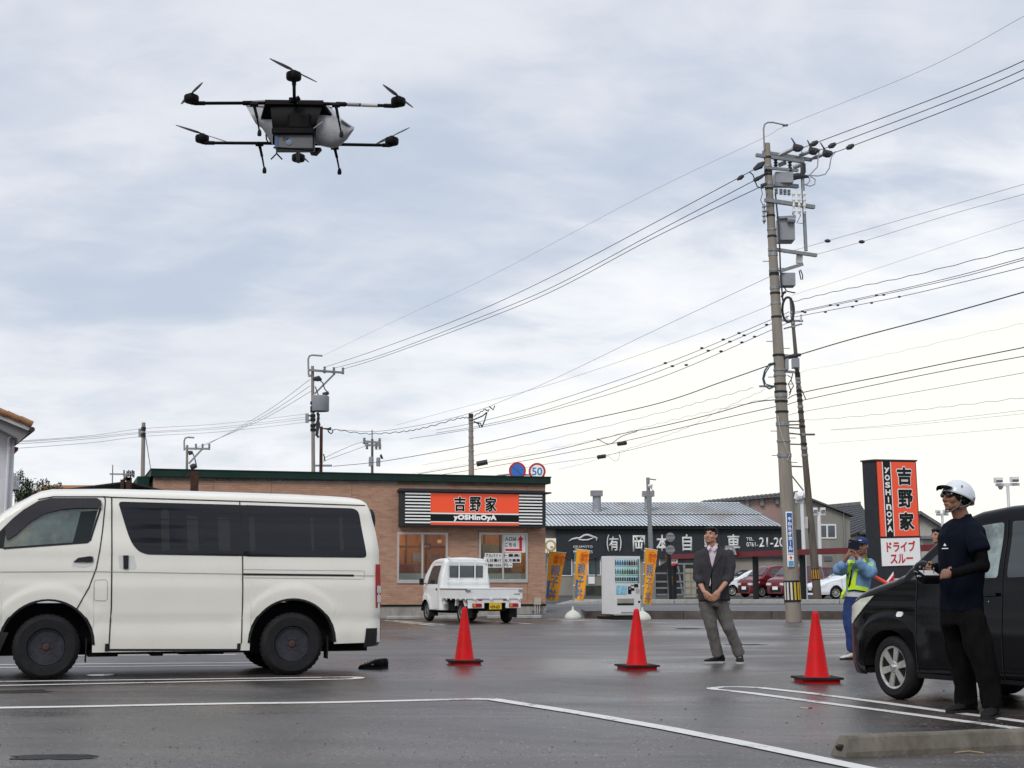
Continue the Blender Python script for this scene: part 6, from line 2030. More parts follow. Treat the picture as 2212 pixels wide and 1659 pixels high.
PA.tube('line_cover', [p8(178, 472), p8(200, 458), p8(218, 446)], [.03, .065, .04], 'wire', .9)
PA.tube('line_cover', [p8(288, 478), p8(305, 466), p8(322, 455)], [.03, .065, .04], 'wire', .1)
PA.tube('jumper_lead', [p8(258, 425), p8(278, 440), p8(292, 480), p8(305, 515), p8(330, 525), p8(360, 520)], .016, 'wire', -.2)
for q in ((422, 372), (512, 388)):
 PA.insul(p8(*q), .30, .065, 'wire', .2, 'pin_insulator')
for a_, b_ in (((440, 380), (485, 362)), ((535, 395), (575, 378))):
 PA.tube('insulator_string', [p8(*a_), p8(*b_)], .06, 'galv', .25)
# blue hall sign on the pole
(a_, b_) = (PA.L(z4(1362, 412), -.26), PA.L(z4(1436, 995), -.26))
ps = PA.t
pc0, pc1 = z4(1362, 412), z4(1455, 995)
pa0 = PA.L(pc0, -.27)
pa1 = PA.L(z4(1462, 993), -.27)
hgt, wid = pa0.z - pa1.z, abs(PA.L(z4(1437, 412), -.27).x - pa0.x)
lean = (PA.L(z4(1385, 993), -.27).x - pa0.x) / hgt
sgn = thing('pole_sign', 'narrow vertical blue sign with white Japanese letters strapped to the power pole', 'sign', PA.base + Vector((pa0.x, -.27, pa1.z)), 0)
sgn.location.x += lean * hgt
sgn.rotation_euler = (0, -math.atan(lean), radians(14))
M['sign_blue'] = mat('blue_sign_face', (0.03, 0.12, 0.42), .4)
obj('panel', MB().box(0, wid, 0, .03, 0, hgt), 'sign_white', sgn, bevel=.01)
obj('blue_face', MB().box(.02, wid - .02, -.004, 0.001, hgt * .22, hgt - .03), 'sign_blue', sgn)
for k, ch in enumerate('やわらぎホール'):
 hh_ = hgt * .62 / 7
 text('|' if ch == 'ー' else ch, 'sign_white', sgn, (wid / 2, -.006, hgt * .87 - k * hh_), height=hh_ * .74, extrude=.001, fat=.005)
text('8024', 'sign_white', sgn, (wid / 2, -.006, hgt * .245), width=wid * .7, extrude=.001, fat=.003)
ar = MB().prism([(wid * .42, hgt * .13), (wid * .58, hgt * .13), (wid * .58, hgt * .16), (wid * .75, hgt * .16), (wid * .5, hgt * .20), (wid * .25, hgt * .16), (wid * .42, hgt * .16)], -.008, -.001)
obj('red_arrow', ar, 'ink_red', sgn)
obj('pale_blue_field', MB().box(.02, wid - .02, -.004, .001, .02, hgt * .11), mat('pale_blue_print', (0.12, 0.35, 0.60), .5), sgn)
# striped warning sleeve
def striped_band(pole, y_top, y_bot, cols, extra=.012, facing=200):
 z1, z0 = P(1106, y_top, pole.D).z - pole.base.z, P(1106, y_bot, pole.D).z - pole.base.z
 c0, r0 = pole.axis(z0)
 c1, r1 = pole.axis(z1)
 sl = obj('warning_sleeve', MB().tube([c0, c1], [r0 + extra, r1 + extra], 24), 'plastic', pole.t, smooth=True)
 n = len(cols)
 mg = (z1 - z0) * .09
 for k, cm in enumerate(cols):
  a0 = radians(facing + (k - (n - 1) / 2) * 150 / n)
  w_ = radians(150 / n * .27)
  v = []
  for zz_, rr_ in ((z0 + mg, r0), (z1 - mg, r1)):
   cc_ = pole.axis(zz_)[0]
   for a in (a0 - w_, a0 + w_):
    for q in (extra, extra + .006):
     v.append(cc_ + Vector((cos(a) * (rr_ + q + .0), sin(a) * (rr_ + q), 0)))
  obj('stripe', MB().add(v, [(0, 1, 3, 2), (4, 6, 7, 5), (1, 5, 7, 3), (0, 2, 6, 4), (0, 4, 5, 1), (2, 3, 7, 6)]), cm, sl)
M['stripe_yellow'] = mat('yellow_reflective', (0.62, 0.42, 0.03), .5, vary=.1)
M['stripe_amber'] = mat('amber_reflective', (0.50, 0.24, 0.02), .5, vary=.1)
M['stripe_white'] = mat('white_reflective', (0.62, 0.60, 0.54), .5, vary=.1)
striped_band(PA, z4(0, 1135)[1], z4(0, 1360)[1], ['stripe_white', 'stripe_white', 'stripe_white', 'stripe_yellow', 'stripe_yellow', 'stripe_yellow'], .014, 268)
PB = Pole('utility_pole', 'slimmer dark weathered pole leaning just behind the thick power pole', (1757, 1302), p9(168, 655), 57.0, .165, .055, 'pole_dark', ROAD_Z, ground=G(1754, 1302.5, ROAD_Z))
PB.bar('crossarm', p9(120, 785), p9(238, 788), .07, 'galv', -.1, .1)
PB.bar('crossarm', p9(130, 832), p9(232, 805), .06, 'galv', -.2, .2)
PB.insul(p9(228, 770), .3, .05, 'ceramic')
PB.insul(p9(145, 775), .3, .05, 'ceramic')
PB.box('junction_box', p9(182, 1000), p9(220, 1055), .4, 'trans_grey', -.3)
PB.bar('bracket', p9(230, 1440), p9(307, 1440), .07, 'pole_dark')
PB.tube('clamp', [p9(165, 995), p9(195, 985), p9(228, 980)], [.08, .09, .04], 'wire', -.1)
for y in (740, 760, 800, 820, 985, 1060, 1090, 1105, 1120, 1140, 1172, 1190, 1215, 1245, 1280, 1310, 1362, 1395, 1440, 1495, 1520, 1560):
 PB.band(p9(0, y)[1], .09, 'plastic' if y % 4 else 'galv', .02)
PB.box('meter', z4(1572, 465), z4(1598, 590), .2, 'alu', -.3)
striped_band(PB, z4(0, 1010)[1], z4(0, 1130)[1], ['stripe_amber'] * 5, .01, 265)
# distant poles
P2 = Pole('utility_pole', 'concrete pole with curved top arm and grey transformer behind the restaurant roof', (679, 1290), p2(1748, 208), 78.0, .125, .08, 'pole_conc', ROAD_Z)
P2.tube('lamp_arm', [p2(1715, 285), p2(1712, 150), p2(1722, 124), p2(1745, 116), p2(1832, 122)], .05, 'galv')
P2.bar('crossarm', p2(1716, 242), p2(2012, 264), .11, 'galv', -.3, .6)
P2.bar('strut', p2(1768, 440), p2(1935, 272), .09, 'galv', 0, .4)
P2.bar('bracket', p2(1712, 290), p2(1745, 290), .12, 'galv')
for q in ((1850, 240), (1928, 245), (2004, 248)):
 P2.insul(p2(*q), .38, .09, 'galv')
P2.tube('surge_gear', [p2(1752, 318), p2(1800, 312), p2(1825, 325)], [.10, .16, .05], 'wire')
P2.tube('jumper_lead', [p2(1800, 320), p2(1835, 350), p2(1850, 400), p2(1885, 440)], .03, 'wire')
P2.tube('jumper_lead', [p2(1770, 380), p2(1785, 420), p2(1800, 460)], .03, 'wire')
P2.tube('bushing', [p2(1835, 450), p2(1885, 432)], [.12, .09], 'wire')
tq = [P2.L(p2(1812, y), .1) for y in (590, 465)]
obj('transformer', MB().lathe([(.45, 0), (.47, .03), (.47, tq[1].z - tq[0].z), (.40, tq[1].z - tq[0].z + .05)], tq[0], 20), 'trans_grey', P2.t, smooth=True)
P2.bar('wire_rack', p2(1702, 608), p2(1702, 686), .16, 'galv', -.3, -.3)
for y in (620, 660):
 P2.bar('bracket', p2(1702, y + 5), p2(1740, y + 8), .08, 'galv', -.3, 0)
for y in (585, 628, 660, 712, 745, 560, 520):
 P2.band(p2(0, y)[1], .16, 'plastic', .05)
for pts in ([(1790, 600), (1800, 650), (1785, 690), (1790, 760)], [(1800, 610), (1792, 660), (1805, 700), (1780, 780)], [(1775, 690), (1795, 720), (1785, 790), (1800, 810)], [(1770, 740), (1790, 770), (1775, 795)]):
 P2.tube('cable_bundle', [p2(*q) for q in pts], .07, 'wire')
P2.bar('side_arm', p2(1768, 1047), p2(1912, 1047), .10, 'galv')
PBR = Pole('utility_pole', 'short dark brown pole right beside the transformer pole', p2(1823, 1300), p2(1822, 718), 70.0, .085, .075, 'pole_brown', ROAD_Z)
PBR.tube('clamp', [p2(1835, 735), p2(1880, 738), p2(1905, 735)], [.03, .05, .09], 'wire')
PBR.tube('cable_tail', [p2(1875, 740), p2(1885, 765), p2(1905, 778), p2(1918, 765), p2(1918, 745)], .03, 'wire')
PBR.tube('cable_tail', [p2(1840, 950), p2(1848, 975), p2(1852, 1010)], .03, 'wire')
P3 = Pole('utility_pole', 'distant concrete pole with curved top arm and three insulators above the restaurant roof', p2(692, 1500), p2(692, 874), 125.0, .13, .10, 'pole_conc', ROAD_Z)
P3.tube('lamp_arm', [p2(668, 920), p2(667, 840), p2(676, 815), p2(700, 808), p2(752, 812)], .07, 'galv')
P3.bar('crossarm', p2(668, 903), p2(882, 906), .16, 'galv')
P3.bar('strut', p2(705, 1030), p2(818, 908), .13, 'galv')
for q in (766, 822, 878):
 P3.insul(p2(q, 888), .55, .12, 'galv')
P3.tube('surge_gear', [p2(706, 940), p2(738, 936)], [.2, .15], 'wire')
P3.tube('jumper_lead', [p2(740, 945), p2(755, 985), p2(768, 1035)], .05, 'wire')
P3.tube('bushing', [p2(720, 1060), p2(745, 1052), p2(772, 1046)], [.2, .25, .18], 'wire')
P4 = Pole('utility_pole', 'plain concrete pole left of the restaurant roof end', p2(322, 1500), p2(325, 685), 60.0, .10, .075, 'pole_conc', ROAD_Z)
P4.bar('wire_rack', p2(293, 735), p2(293, 808), .09, 'galv')
for y in (740, 795):
 P4.bar('bracket', p2(293, y), p2(322, y), .06, 'galv')
for y in (730, 745, 780, 800):
 P4.band(p2(0, y)[1], .08, 'plastic', .02)
P4.tube('stay_wire', [p2(343, 812), p2(385, 1080)], .02, 'wire_grey')
P5 = Pole('utility_pole', 'thin distant pole with side arm and a cluster of insulators over the porch roof', p2(64, 1500), p2(65, 1040), 120.0, .13, .04, 'pole_conc', ROAD_Z)
P5.bar('crossarm', p2(40, 1118), p2(246, 1120), .12, 'galv')
P5.bar('strut', p2(130, 1198), p2(180, 1124), .10, 'galv')
for k, q in enumerate((160, 185, 200, 215, 230, 243)):
 P5.insul(p2(q, 1112 + (k % 2) * 8), .55, .09, 'wire')
P6 = Pole('utility_pole', 'distant pole with two short crossarms and twin transformers above the roof', p3(430, 2000), p3(425, 1312), 100.0, .11, .08, 'pole_dark', ROAD_Z)
P6.tube('lightning_rod', [p3(424, 1312), p3(424, 1245)], .05, 'wire_grey')
P6.bar('crossarm', p3(362, 1330), p3(487, 1338), .15, 'galv')
P6.bar('crossarm', p3(370, 1356), p3(490, 1360), .15, 'galv')
for q in ((366, 1325), (480, 1328), (386, 1364), (455, 1366), (482, 1366)):
 P6.insul(p3(*q), .45, .12, 'galv')
for x0, x1, y0, y1 in ((398, 435, 1455, 1515), (454, 485, 1460, 1515)):
 q0, q1 = P6.L(p3((x0 + x1) / 2, y1)), P6.L(p3((x0 + x1) / 2, y0))
 rr_ = abs(P6.L(p3(x0, y0)).x - P6.L(p3(x1, y0)).x) / 2
 obj('transformer', MB().lathe([(rr_, 0), (rr_, q1.z - q0.z), (rr_ * .8, q1.z - q0.z + .1)], q0, 14), 'trans_grey', P6.t, smooth=True)
P6.tube('bushing', [p3(485, 1446), p3(500, 1440)], [.12, .2], 'wire')
P7 = Pole('utility_pole', 'concrete pole rising behind the restaurant roof with a dark cable joint at its side', p3(1172, 2000), p3(1158, 1140), 58.0, .17, .08, 'pole_conc', ROAD_Z)
P7.band(p3(0, 1150)[1], .28, 'pole_brown', .01)
for y in (1165, 1190, 1250, 1300, 1355, 1400, 1470):
 P7.band(p3(0, y)[1], .06, 'galv', .015)
for pts in ([(1180, 1185), (1230, 1195), (1240, 1225)], [(1180, 1180), (1215, 1200), (1225, 1225)], [(1175, 1170), (1245, 1140), (1275, 1115)], [(1240, 1225), (1262, 1170), (1278, 1112)], [(1260, 1090), (1290, 1105), (1292, 1090)], [(1295, 1070), (1325, 1095), (1335, 1065)]):
 P7.tube('drop_lead', [p3(*q) for q in pts], .025, 'wire', -.3)
P7.tube('cable_joint', [p3(1200, 1498), p3(1282, 1482)], .10, 'wire', -.5, 8)
# ---- lamp posts
def lamp_post(name, label, base, top, D, r, heads, arm, m='white_metal', z0=ROAD_Z, cat='lamp post'):
 p = Pole(name, label, base, top, D, r, r * .85, m, z0, cat)
 if arm:
  p.bar('arm', arm[0], arm[1], r * 1.6, m)
 for a, b_ in heads:
  o = p.box('floodlight', a, b_, .3, m, -.3)
  q0, q1 = p.L((a[0] + 1, a[1] + (b_[1] - a[1]) * .55), -.31), p.L((b_[0] - 1, b_[1] - 1), -.31)
  obj('lens', MB().box(q0.x, q1.x, -.315, -.301, q0.z, q1.z), 'glass_far', o)
 return p
l1 = lamp_post('lamp_post', 'white post with drooping white floodlight beside the thick power pole', z4(1575, 1310), z4(1530, 300), 62.0, .085, [], (z4(1465, 300), z4(1555, 300)))
l1.tube('floodlight', [z4(1465, 285), z4(1490, 250), z4(1530, 248), z4(1552, 272)], [.09, .2, .22, .12], 'white_metal', -.1, 10)
lamp_post('lamp_post', 'white lamp post with two square heads in front of the grey building window', z4(1732, 1320), z4(1712, 440), 92.0, .13, [(z4(1652, 368), z4(1698, 412)), (z4(1732, 368), z4(1782, 412))], (z4(1642, 432), z4(1778, 432)))
l3 = lamp_post('lamp_post', 'tall white post with two large floodlights and a small camera, right of the helmet', z5(2085, 1300), z5(2040, 410), 60.0, .07, [(z5(1915, 325), z5(1992, 378)), (z5(2083, 318), z5(2162, 372))], (z5(1915, 405), z5(2162, 400)))
l3.tube('camera', [z5(1965, 420), z5(1965, 455)], [.12, .05], 'trans_grey', -.1, 10)
lamp_post('lamp_post', 'small lamp post with two heads just left of the helmeted man chin', z5(1370, 1300), z5(1350, 715), 84.0, .08, [(z5(1292, 668), z5(1335, 700)), (z5(1368, 665), z5(1412, 700))], (z5(1288, 718), z5(1415, 716)))
l5 = Pole('street_light', 'slim grey pole with short bracket arm in front of the workshop roof', z3(1348, 1330), z3(1292, 52), 62.0, .11, .075, 'galv', ROAD_Z, 'street light')
l5.bar('bracket', z3(1295, 66), z3(1380, 76), .05, 'galv')
l5.tube('lantern', [z3(1305, 122), z3(1318, 135), z3(1325, 165)], [.05, .12, .06], 'white_metal', -.2)
l5.tube('cable_loop', [z3(1320, 140), z3(1335, 175), z3(1350, 200), z3(1355, 185)], .015, 'wire', -.1)
# ---- road signs rising over the restaurant roof
FSg = Flat(57.5, p3(1500, 0)[0])
rs = thing('traffic_sign', 'no parking disc and 50 speed limit disc on one arm above the restaurant roof', 'traffic sign', FSg.F.O, 0)
M['sign_red'] = mat('red_sign_face', (0.45, 0.02, 0.025), .4)
M['sign_blue2'] = mat('bright_blue_sign_face', (0.03, 0.16, 0.55), .4)
for (cx_, cy_, kind) in ((1262, 205, 'np'), (1428, 211, '50')):
 x_, z_ = FSg(b2(cx_, cy_))
 R_ = .33
 d_ = obj('sign_disc', MB().lathe([(R_, .0), (R_, -.02), (.001, -.02)], (x_, 0, z_), 36, 'y'), 'sign_red', rs)
 obj('inner_disc', MB().lathe([(R_ * .76, -.0205), (R_ * .76, -.024), (.001, -.024)], (x_, 0, z_), 32, 'y'), 'sign_blue2' if kind == 'np' else 'sign_white', d_)
 if kind == 'np':
  obj('slash', MB().bar((x_ - R_ * .56, -.027, z_ + R_ * .56), (x_ + R_ * .56, -.027, z_ - R_ * .56), .055, .004), 'sign_red', d_)
 else:
  text('50', mat('sign_blue_ink', (0.03, 0.24, 0.5), .5), d_, (x_, -.0245, z_), height=.29, extrude=.001, fat=.010)
pts = [FSg(b2(*q)) for q in ((1040, 330), (1060, 268), (1100, 242), (1180, 236), (1480, 240))]
obj('arm', MB().tube([(x_, .05, z_) for x_, z_ in pts], .035, 8), 'galv', rs, smooth=True)
obj('post', MB().tube([(pts[0][0], .05, 0), (pts[0][0], .05, pts[0][1])], .05, 10), 'galv', rs)
# ------------------------------------------------------------------ overhead lines
def sagline(a, b, sag, n=28):
 return [a.lerp(b, t / n) - Vector((0, 0, sag * 4 * (t / n) * (1 - t / n))) for t in range(n + 1)]
def wire(label, pts_px, r=.012, m='wire', group='overhead lines', beads=None, wob=0.0, ext=0.0):
 """pts_px: (x, y, depth) waypoints; smooth curve through them"""
 w = [P(x, y, d) for x, y, d in pts_px]
 if ext:
  w = w + [w[-1] + (w[-1] - w[-2]).normalized() * ext]
 out = []
 n = len(w)
 for i in range(n - 1):
  p0, p1, p2_, p3_ = w[max(i - 1, 0)], w[i], w[i + 1], w[min(i + 2, n - 1)]
  for k in range(12):
   t = k / 12
   out.append(.5 * ((2 * p1) + (p2_ - p0) * t + (2 * p0 - 5 * p1 + 4 * p2_ - p3_) * t * t + (3 * p1 - p0 - 3 * p2_ + p3_) * t ** 3))
 out.append(w[-1])
 if wob:
  out = [p + Vector((0, 0, wob * sin(i * 1.9))) for i, p in enumerate(out)]
 o = obj('power_line', MB().tube(out, r * (.62 if m == 'wire' else .5), 5), m)
 tag(o, label, 'power line', group)
 if beads:
  bm_ = MB().sphere((0, 0, 0), beads[1], 8, 6, (1.6, 1.2, .9)).mesh('spacer', 'wire')
  for x, y, d in beads[0]:
   obj('spacer', bm_, None, o, P(x, y, d))
 return o
def W1(x, y):
 return p3(x, y)
def W2(x, y):
 return w2c(x, y)
def pts(*a):
 return [(*q[0], q[1]) for q in a]
RX = 2212
wire('topmost thin earth wire from the upper right corner down past the pole top', [(2300, -12, 27), (2212, 35, 29), (2000, 148, 34), (1702, 270, 38.4), (1645, 300, 39.5), (1386, 424, 46), (1060, 596, 58), (860, 690, 68), (698, 768, 78)], .010, 'wire_grey')
hv_r = (('upper of the three thick lines running from the big pole to the right edge', 550, 270, 131), ('middle of the three thick lines running from the big pole to the right edge', 650, 290, 150), ('lowest of the three thick lines running from the big pole to the right edge', 738, 306, 168))
for k, (lb, x, y, ye) in enumerate(hv_r):
 a = p8(x + 30, y - 4)
 a2 = p8(*((665, 243), (778, 256), (892, 264))[k])
 wire(lb, [(a[0], a[1], 38.4), (a2[0], a2[1], 37.2), (2212, ye, 30.5), (2500, ye - 200 + k * 12, 24.5)], .017)
hv_l = (('upper of three lines sloping down left from big pole to transformer pole', p8(290, 405), (1386, 494), (1060, 643), p3(1205 - 1140, 780)), ('middle of three lines sloping down left from big pole to transformer pole', p8(290, 475), (1386, 510), (1060, 672), p3(135, 787)), ('lowest of three lines sloping down left from big pole to transformer pole', p8(340, 510), (1386, 534), (1060, 682), p3(205, 793)))
hvm = ((w2c(540, 345), w2c(0, 628)), (w2c(540, 398), w2c(0, 684)), (w2c(540, 422), w2c(0, 706)))
hvn = ((p3(1150, 386), p3(500, 634)), (p3(1150, 437), p3(500, 684)), (p3(1150, 464), p3(500, 702)))
for k in range(3):
 lb, a, _, _, e = hv_l[k]
 m1, m2 = hvm[k]
 n1_, n2_ = hvn[k]
 wire(lb, [(a[0], a[1], 38.6), (m1[0], m1[1], 45), (m2[0], m2[1], 54), (n1_[0], n1_[1], 59), (n2_[0], n2_[1], 69), (e[0], e[1], 77.6)], .018)
# beyond the transformer pole to the next ones
for k, (a, b_) in enumerate(((p2(1725, 322), p2(860, 872)), (p2(1728, 375), p2(830, 880)), (p2(1735, 420), p2(770, 895)))):
 wire('%s of three lines falling left from transformer pole to next curved arm pole' % ('upper', 'middle', 'lowest')[k], [(a[0], a[1], 78), ((a[0] * .55 + b_[0] * .45), (a[1] * .55 + b_[1] * .45) + 9, 97), (b_[0], b_[1], 125)], .028, 'wire_grey')
for k, (y0, y1, y2) in enumerate(((612, 735, 790), (638, 765, 800), (655, 775, 815), (682, 800, 850))):
 a, b_, c = p2(1645, y0), p2(325, y1), p2(-200, y2)
 lb = ('highest', 'second highest', 'third highest', 'lowest')[k]
 wire(lb + ' of four faint parallel lines from the transformer pole to the left edge', [(a[0] + 12, a[1], 77.8), ((a[0] + b_[0]) / 2, (a[1] + b_[1]) / 2 + 5, 69), (b_[0], b_[1], 60), (c[0], c[1] + 3, 52), (-220, c[1] + 30, 42)], .016, 'wire_grey')
for k, (a, b_) in enumerate(((p3(95, 1440), p3(295, 1350)), (p3(70, 1475), p3(370, 1365)))):
 wire(('upper', 'lower')[k] + ' short faint line from brown pole to twin transformer pole', [(*p3(60, 1470 + 20 * k), 72), (*a, 76), (*b_, 90), (*p3(375, 1335 + 22 * k), 100)], .03, 'wire_grey')
# line from the big pole down to the roof pole and on to the brown pole
wire('single line falling from the big pole to the bracket over the roof pole', [(*w2c(1160, 622), 38.6), (*w2c(540, 912), 47), (*w2c(0, 1172), 54.5), (*p3(1345, 1048), 57.5)], .014, 'wire_grey')
wire('faint line just under the line that falls to the roof pole', [(*w2c(1160, 775), 57), (*w2c(700, 955), 64), (*w2c(0, 1192), 74), (*p3(1100, 1075), 82), (*p3(600, 1210), 92)], .016, 'wire_grey')
wire('thin top wire drooping from the roof pole to the dark brown pole', [(*p3(1345, 1048), 57.5), (*p3(1255, 1085), 58), (*p3(1000, 1162), 61), (*p3(660, 1230), 65), (*p3(400, 1256), 68), (*p3(60, 1232), 70)], .014, 'wire')
wire('wavy lashed cable drooping from the roof pole to the dark brown pole', [(*p3(1258, 1096), 58), (*p3(1160, 1148), 58.5), (*p3(1060, 1160), 60), (*p3(820, 1226), 63), (*p3(640, 1258), 65), (*p3(380, 1272), 68), (*p3(140, 1240), 70)], .026, 'wire', wob=.03)
three = ((850, 1287), (872, 1320), (905, 1332))
beadx = (((988, 924), (905, 958), (792, 1003), (600, 1082)), ((1133, 880), (1015, 936), (940, 969), (826, 1017), (637, 1098)), ((1070, 943), (1003, 973), (893, 1020), (710, 1092)))
lbn = ('upper', 'middle', 'lower')
ends3 = ((p3(1235, 1180), p3(900, 1245)), (p3(1240, 1210), p3(900, 1268)), (p3(1245, 1222), p3(700, 1310)))
for k in range(3):
 ym_ = (1082, 1098, 1128)[k]
 wire(lbn[k] + ' of three lines with dark spacers, left of the big pole', [(*w2c(1250, three[k][0] - 38), 55), (*w2c(1165, three[k][0]), 57), (*w2c(600 if k < 2 else 560, (1084, 1112, 1163)[k]), 65), (*w2c(0, three[k][1]), 74), (*ends3[k][0], 80), (*ends3[k][1], 90)], .020, 'wire', beads=([(*w2c(*q), 60) for q in beadx[k]], .05))
wire('thick black cable from the big pole down left to the brown pole side arm', [(*w2c(1172, 1084), 38.4), (*w2c(900, 1180), 42), (*w2c(540, 1300), 47), (*w2c(0, 1420), 56), (*p3(1190, 1355), 60), (*p3(600, 1462), 72), (*p3(380, 1492), 76), (*p3(135, 1514), 79)], .024)
wire('dotted lashed cable under the thick black cable', [(*w2c(1065, 1212), 38.6), (*w2c(800, 1283), 44), (*w2c(540, 1352), 50), (*w2c(0, 1482), 62), (*p3(1200, 1432), 68), (*p3(800, 1505), 82)], .014, 'wire_grey', wob=.02)
wire('double cable curving to the big pole with a lashed wire above it', [(*w2c(1180, 1275), 38.4), (*w2c(1050, 1292), 40), (*w2c(840, 1352), 44), (*w2c(560, 1418), 50), (*w2c(380, 1452), 54), (*w2c(0, 1545), 64), (*p3(1285, 1484), 68), (*p3(700, 1582), 84)], .022)
wire('lashed hanger wire riding above the double cable', [(*w2c(1170, 1262), 38.6), (*w2c(840, 1335), 44.2), (*w2c(560, 1402), 50), (*w2c(300, 1470), 56), (*w2c(0, 1532), 64), (*p3(1300, 1470), 68), (*p3(700, 1575), 84)], .010, 'wire_grey', wob=.03)
wire('straight cable below the double cable with one black joint box', [(*w2c(1185, 1310), 38.4), (*w2c(730, 1412), 46), (*w2c(395, 1490), 54), (*w2c(0, 1570), 64), (*p3(1200, 1536), 66), (*p3(880, 1585), 78)], .018)
wire('lowest of the long cables, holding the second black joint box', [(*w2c(1188, 1367), 38.4), (*w2c(660, 1480), 48), (*w2c(285, 1568), 58), (*w2c(0, 1610), 66), (*p3(1500, 1535), 72)], .012, 'wire')
wire('slack thin cable looping between the joint boxes up to the pole bracket', [(*w2c(1125, 1222), 38.6), (*w2c(930, 1310), 42), (*w2c(735, 1412), 46), (*w2c(560, 1480), 50), (*w2c(350, 1552), 56), (*w2c(180, 1608), 62), (*w2c(40, 1640), 68)], .010, 'wire_grey', wob=.02)
wire('small cable loop hanging under the second joint box', [(*w2c(285, 1562), 58), (*w2c(330, 1595), 58), (*w2c(352, 1590), 58), (*w2c(360, 1552), 58)], .014, 'wire_grey')
wire('curved cable from the first joint box rising onto the double cable', [(*w2c(240, 1480), 56), (*w2c(305, 1508), 56), (*w2c(370, 1468), 55), (*w2c(450, 1442), 52)], .022, 'wire')
for nm, (a, b_), D in (('black cable joint box hanging left of the first gap between the poles', (w2c(345, 1492), w2c(398, 1518)), 54.4), ('black cable joint box hanging lower and further left', (w2c(240, 1562), w2c(288, 1587)), 58.5)):
 p_, q_ = P(*a, D), P(*b_, D)
 c_ = (p_ + q_) / 2
 jb = thing('cable_joint', nm, 'cable joint', c_, 0)
 hw, hh_ = abs(q_.x - p_.x) / 2, abs(p_.z - q_.z) / 2 * .8
 obj('case', MB().lathe([(hh_ * .6, -hw), (hh_, -hw * .85), (hh_, hw * .85), (hh_ * .6, hw)], (0, 0, 0), 12, 'x'), 'wire', jb, rot=(0, radians(-8), 0), smooth=True)
 for k in range(5):
  obj('rib', MB().lathe([(hh_ * 1.08, -.02), (hh_ * 1.08, .02)], (-hw * .7 + k * hw * .35, 0, 0), 12, 'x'), 'wire', jb, rot=(0, radians(-8), 0))
# right hand side lines
wire('upper line with a round marker right of the big pole', [(*p9(130, 398), 38.4), (*p9(380, 328), 36), (*p9(900, 178), 33), (*p9(1500, 5), 30), (*p9(1900, -110), 27)], .012, 'wire_grey', beads=([(*p9(380, 328), 36)], .05))
wire('second line with a round marker right of the big pole', [(*p9(318, 405), 38.5), (*p9(576, 333), 36), (*p9(1100, 172), 33), (*p9(1500, 62), 30.5), (*p9(1900, -50), 27)], .012, 'wire_grey', beads=([(*p9(576, 333), 36)], .05))
wire('faint line fading right below the marker lines', [(*p9(0, 720), 62), (*p9(180, 640), 60), (*p9(500, 540), 58), (*p9(1180, 315), 52), (*p9(1600, 180), 48)], .012, 'wire_grey')
wire('wavy lashed cable from the dark pole top to the right edge', [(*p9(172, 680), 57), (*p9(440, 615), 54), (*p9(850, 530), 50), (*p9(1508, 365), 44), (*p9(1900, 265), 40)], .020, 'wire', wob=.018)
for k, (y0, pts_) in enumerate(((738, ((700, 628), (1100, 535), (1508, 425))), (745, ((720, 632), (1150, 535), (1508, 437))), (765, ((740, 660), (1100, 578), (1508, 478))))):
 wire(lbn[k] + ' of three spacer lines from the dark pole to the right edge', [(*p9(190, y0), 57)] + [(*p9(*q), 57 - 6 * (i + 1)) for i, q in enumerate(pts_)] + [(*p9(1900, pts_[-1][1] - 105), 36)], .018, 'wire',
  beads=([(*p9(*q), 53) for q in (((235, 733), (660, 640), (395, 697)), ((250, 738), (702, 638), (545, 675), (438, 697)), ((367, 736), (523, 706), (632, 684), (792, 649)))[k]], .04))
wire('thick black cable from the big pole up to the right edge', [(*p9(165, 995), 38.4), (*p9(230, 978), 38), (*p9(520, 892), 36.5), (*p9(1000, 765), 34), (*p9(1508, 622), 31), (*p9(1900, 510), 28)], .024)
wire('lower thick cable from the dark pole to the right edge', [(*p9(150, 1235), 38.5), (*p9(245, 1197), 38), (*p9(700, 1105), 36), (*p9(1100, 1022), 34), (*p9(1508, 940), 31.5), (*p9(1900, 860), 28)], .020)
wire('cable just beneath the lower thick cable on the right', [(*p9(150, 1268), 38.5), (*p9(245, 1242), 38), (*p9(700, 1145), 36), (*p9(1100, 1065), 34), (*p9(1508, 990), 31.5), (*p9(1900, 915), 28)], .016)
wire('brownish thin cable third beneath the thick ones on the right', [(*p9(150, 1330), 38.5), (*p9(260, 1305), 38), (*p9(700, 1228), 36), (*p9(1100, 1158), 34), (*p9(1508, 1085), 31.5), (*p9(1900, 1012), 28)], .012, mat('brown_cable', (0.12, 0.075, 0.05), .6))
wire('wavy faint cable under the brownish cable at the right', [(*p9(160, 1365), 57), (*p9(560, 1335), 52), (*p9(1020, 1285), 46), (*p9(1508, 1228), 40), (*p9(1900, 1180), 36)], .014, 'wire_grey', wob=.02)
wire('upper of two faint nearly level wires left of the tall sign top', [(*p9(400, 1413), 70), (*p9(820, 1378), 62), (*p9(1508, 1300), 50), (*p9(1900, 1255), 44)], .014, 'wire_grey')
wire('lower of two faint nearly level wires above the tall sign', [(*p9(400, 1415), 70), (*p9(820, 1388), 62), (*p9(1508, 1320), 50), (*p9(1900, 1280), 44)], .012, 'wire_grey')
wire('lowest faint wire just above the top of the tall sign', [(*p9(330, 1492), 75), (*p9(900, 1450), 62), (*p9(1508, 1398), 50), (*p9(1900, 1365), 44)], .012, 'wire_grey')
